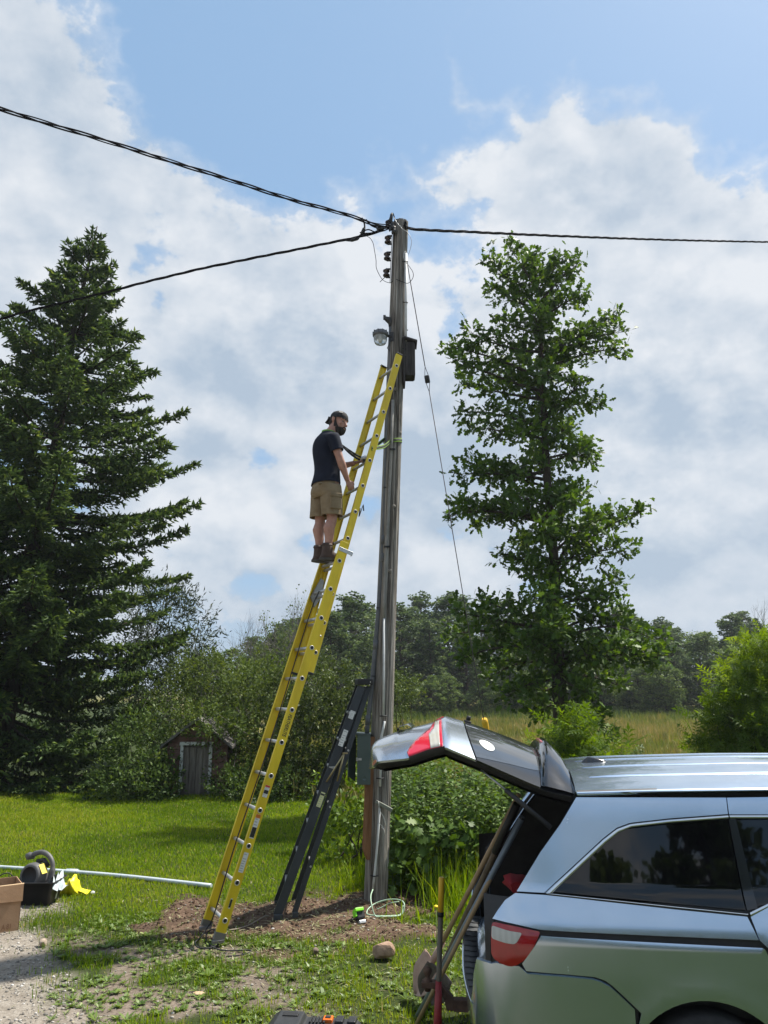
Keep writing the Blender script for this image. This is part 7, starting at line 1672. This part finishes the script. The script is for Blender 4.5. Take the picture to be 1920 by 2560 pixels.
def make_coil():
    gm = pmat('pale_green_wire', (.34, .48, .34), (.42, .56, .42), 20, .45); Y = 8.05
    P = [at(px, py, Y - dy) for px, py, dy in ((932, 2224, -.2), (927, 2240, -.05), (929, 2262, .05), (938, 2290, .08), (955, 2315, .1), (962, 2320, .1), (985, 2308, .1), (1005, 2285, .06), (1011, 2262, .02), (1000, 2250, -.05), (970, 2249, -.12), (940, 2258, -.12), (921, 2272, -.05), (917, 2290, .0), (925, 2305, .05), (945, 2316, .08), (975, 2312, .08), (1002, 2285, .02), (1008, 2264, -.05))]
    for p in P: p.z = max(p.z, .02)
    wire('coiled_wire', [tuple(p) for p in P], .006, 'loose coil of pale green wire on the ground at the pole foot', gm, 8, 'wire')
    P2 = [at(px, py, Y + .1) for px, py in ((942, 2285), (955, 2268), (975, 2258), (998, 2254))]
    wire('coiled_wire', [tuple(Vector((p.x, p.y, max(p.z, .03)))) for p in P2], .005, 'inner loop of pale green wire behind the coil', gm, 8, 'wire')
    c = gnd(899, 2308); t = thing('tape_measure', c, 'bright green tape measure lying on the dug soil by the coil', 'tape measure'); M = Matrix.Rotation(.5, 3, 'Z') @ Matrix.Rotation(-.5, 3, 'X')
    k = MB(); k.box(c + Vector((0, 0, .075)), (.085, .055, .085), M); k.build('case', BLACKR, t, bevel=.014); k = MB(); k.box(c + Vector((-.012, -.006, .115)), (.088, .058, .03), M); k.box(c + Vector((-.045, -.02, .085)), (.02, .058, .06), M); k.build('bumper', pmat('lime_plastic', (.22, .72, .02), rough=.45), t, bevel=.006)
    k = MB(); k.box(c + Vector((.02, -.05, .02)), (.07, .06, .03), M); k.build('clip', STEEL, t, bevel=.006)
make_coil()

def make_case():
    t0 = gnd(665, 2548); w = .66; t = thing('tool_case', (t0.x, t0.y - .2, 0), 'black power tool case with orange latch at the bottom edge', 'tool case')
    B = pmat('charcoal_case', (.018, .019, .021), (.026, .027, .029), 14, .5); Yb = 5.50; top = at(700, 2528, Yb).z; x0 = at(664, 2550, Yb).x; x1 = at(905, 2550, Yb).x; yaw = -.10
    M = Matrix.Rotation(yaw, 3, 'Z'); c = Vector(((x0 + x1) / 2, Yb - .17, 0))
    L = lambda x, y, z: c + M @ Vector((x, y, 0)) + Vector((0, 0, z)); hw = (x1 - x0) / 2
    m = MB(); pr = [(-hw, .02), (-hw + .005, top - .07), (-hw + .05, top - .015), (-hw + .08, top), (-hw + .23, top), (-hw + .25, top - .03), (hw - .18, top - .03), (hw - .04, top - .035), (hw, top - .075), (hw, .02)]
    m.prism([L(x, .17, z) for x, z in pr], M @ Vector((0, -.34, 0))); bo = m.build('shell', B, t, bevel=.012, seg=3)
    k = MB(); k.box(L(-hw + .155, .10, top + .002), (.10, .05, .012), M); k.build('handle_grip', BLACKR, t, bevel=.005)
    for i in range(5): k = MB(); k.box(L(-hw + .285 + i * .022, .10, top - .026), (.010, .09, .022), M); k.build('rib', B, bo, bevel=.003)
    k = MB(); k.box(L(.085, .11, top - .024), (.06, .07, .03), M); k.build('latch', pmat('orange_plastic', (.62, .13, .01), rough=.45), t, bevel=.005); k = MB(); k.box(L(.085, .11, top - .006), (.035, .03, .004), M); k.build('latch_mark', B, t)
    for x in (.16, .24): k = MB(); k.box(L(x, .10, top - .022), (.05, .09, .03), M); k.build('rib', B, bo, bevel=.006)
make_case()

def make_tools():
    wood_h = pmat('dirty_wood_handle', (.10, .075, .045), (.21, .16, .10), 9, .75, bmp=.2, bscale=40, stretch=(2, 2, .3)); pale = pmat('pale_wood_handle', (.33, .22, .11), (.42, .30, .17), 9, .7); rs = pmat('rusty_blade', (.10, .078, .062), (.20, .165, .14), 10, .8, .35, bmp=.3); dusty = pmat('dusty_pink_blade', (.40, .26, .20), (.50, .35, .28), 14, .85, .1, bmp=.3)
    def shovel(base, top, face, mat_h, mat_b, name, label, grip=None, wb=.115, lb=.30, r=.0165):
        """blade tip at base, handle up to top; face = direction the hollow faces"""
        d = (top - base).normalized(); n = (face - d * face.dot(d)).normalized(); s = d.cross(n); t = thing(name, base, label, 'shovel')
        rows = []
        for k in np.linspace(0, 1, 12):
            w = wb * (math.sin(min(1, k / .55) * math.pi / 2) ** .8 if k < .55 else 1 - .12 * ((k - .55) / .45)); w = max(w, .004)
            rows.append([base + d * (lb * k) + s * w * x + n * (-.022 * (1 - x * x) - .03 * (k - .5) ** 2 + .02) for x in np.linspace(-1, 1, 9)])
        m = MB(); m.grid(rows, True); o = m.build('blade', mat_b, t); q = o.modifiers.new('s', 'SOLIDIFY'); q.thickness = .003
        m = MB(); m.tube([base + d * (lb * .62) - n * .004, base + d * (lb + .02), base + d * (lb + .17)], [.008, .024, .020], 10); m.build('socket', mat_b, t)
        m = MB(); m.tube([base + d * (lb + .10), base + d * ((top - base).length * .6), top], r, 12); m.build('handle', mat_h, t)
        if grip:
            m = MB(); l = (top - base).length; m.tube([base + d * (l - .38), top + d * .005], r + .006, 12); m.build('grip', BLACKR, t)
        return t
    shovel(gnd(1064, 2508), at(1292, 2012, 5.18), Vector((-.5, -1, 0)), wood_h, rs, 'round_shovel', 'dirty round point shovel with brown handle leaning into the van', True, .118, .30, .019)
    b2 = gnd(1040, 2512); b2.z = .03; shovel(b2 + Vector((.0, .10, 0)), at(1298, 1985, 5.4), Vector((-1, -.6, .3)), pale, dusty, 'square_shovel', 'shovel with a dusty pink blade lying behind the round shovel', None, .12, .29)
    a, e = gnd(1043, 2543, .0), at(1306, 2042, 4.95)
    t = thing('steel_pipe', a, 'long blue grey metal pipe leaning from the ground into the van', 'pipe'); m = MB(); m.tube([a, (a + e) / 2, e], .0185, 14); m.build('pipe', pmat('blue_grey_pipe', (.16, .20, .24), (.22, .26, .30), 9, .45, .35), t)
    m = MB(); d = (e - a).normalized(); m.lathe([(.012, .0), (.019, .0), (.0195, -.01)], e, d, 14); m.build('pipe_end', DKSTEEL, t)
    a, e = at(1128, 2390, 5.35), at(1288, 2075, 5.05); d = (e - a).normalized(); a2 = a - d * (a.z / d.z); t = thing('garden_rake', a2, 'light wooden tool handle with green grip leaning beside the metal pipe', 'tool'); m = MB(); m.tube([a2, e], .0135, 12); m.build('handle', pale, t); m = MB(); m.tube([e - d * .22, e + d * .01], .0175, 12); m.build('grip', pmat('green_grip', (.14, .26, .04), rough=.6), t); m = MB(); m.tube([e + d * .01, e + d * .03 + Vector((.012, 0, .006)), e + d * .045, e + d * .03 - Vector((.012, 0, .0)), e + d * .01], .003, 5); m.build('hang_loop', pmat('green_cord', (.3, .42, .08), rough=.8), t)
    # upright post tool: dirty steel shaft, yellow top sleeve, red lower sleeve
    Yt = 4.98; top = at(1104, 2193, Yt); mid = at(1101, 2273, Yt); lowr = at(1097, 2452, Yt); bot = gnd(1092, 2566); ax = (top - lowr).normalized(); bot = lowr - ax * (lowr.z / ax.z)
    t = thing('digging_bar', bot, 'upright digging bar with yellow top and red lower sleeve behind the tow ball', 'tool')
    m = MB(); m.tube([bot, top - ax * .19], .0155, 14); m.build('shaft', pmat('dirty_shaft', (.09, .075, .055), (.17, .14, .10), 12, .6, .3, stretch=(1, 1, .3)), t)
    m = MB(); m.tube([top - ax * .20, top - ax * .005, top], [.0175, .0175, .015], 14); m.build('yellow_sleeve', pmat('yellow_plastic', (.62, .36, .015), (.68, .42, .03), 10, .45), t); m = MB(); m.tube([top - ax * .215, top - ax * .19], .0195, 14); m.build('collar', BLACKR, t)
    rl = (lowr - bot).length; m = MB(); m.tube([bot + ax * .05, bot + ax * (rl * .55), lowr + ax * .0], [.026, .024, .0185], 14); m.build('red_sleeve', pmat('worn_red_paint', (.20, .01, .012), (.30, .02, .02), 16, .5, bmp=.2), t)
    m = MB(); m.lathe([(0, 0), (.055, 0), (.05, .03), (.03, .08), (.026, .10)], bot, ax, 14); m.build('foot', rs, t)
    m = MB(); c = gnd(1082, 2278); 
    # dandelion beside the bar
    dt = thing('dandelion', gnd(1088, 2330), 'single yellow dandelion flower beside the yellow topped bar', 'flower'); f = at(1090, 2267, 5.6); st = MB(); st.tube([Vector((f.x, f.y, 0)), Vector((f.x + .004, f.y, f.z * .6)), f], .0025, 5); st.build('stem', pmat('flower_stem', (.12, .2, .05), rough=.7), dt); fl = MB(); fl.lathe([(0, -.006), (.013, -.003), (.016, .003), (.008, .009), (0, .010)], f, (0, -.3, 1), 14); fl.build('flower_head', pmat('flower_yellow', (.80, .60, .01), rough=.6), dt)
make_tools()

def make_stick():
    P = [gnd(572, 2326, .03), gnd(602, 2308, .035), gnd(630, 2298, .03), gnd(662, 2286, .03), gnd(672, 2284, .03)]
    for p in P: p.z += gz(p.x, p.y)
    wire('dry_twig', [tuple(p) for p in P], .006, 'dry grey twig lying on the soil between the two ladders', pmat('grey_twig', (.20, .17, .13), rough=.9), 5, 'twig')
make_stick()

def make_haze():
    m = MB(); m.box((0, 100, 7.2), (1412, 1612, 16.8)); hz = bpy.data.materials.new('air_haze'); hz.use_nodes = True; nt = hz.node_tree; nt.nodes.clear()
    v = nt.nodes.new('ShaderNodeVolumePrincipled'); v.inputs['Color'].default_value = (.86, .92, 1, 1); v.inputs['Density'].default_value = .00045; v.inputs['Anisotropy'].default_value = .3
    o = nt.nodes.new('ShaderNodeOutputMaterial'); nt.links.new(v.outputs[0], o.inputs['Volume'])
    ob = m.build('haze', hz); tag(ob, kind='stuff')
make_haze()
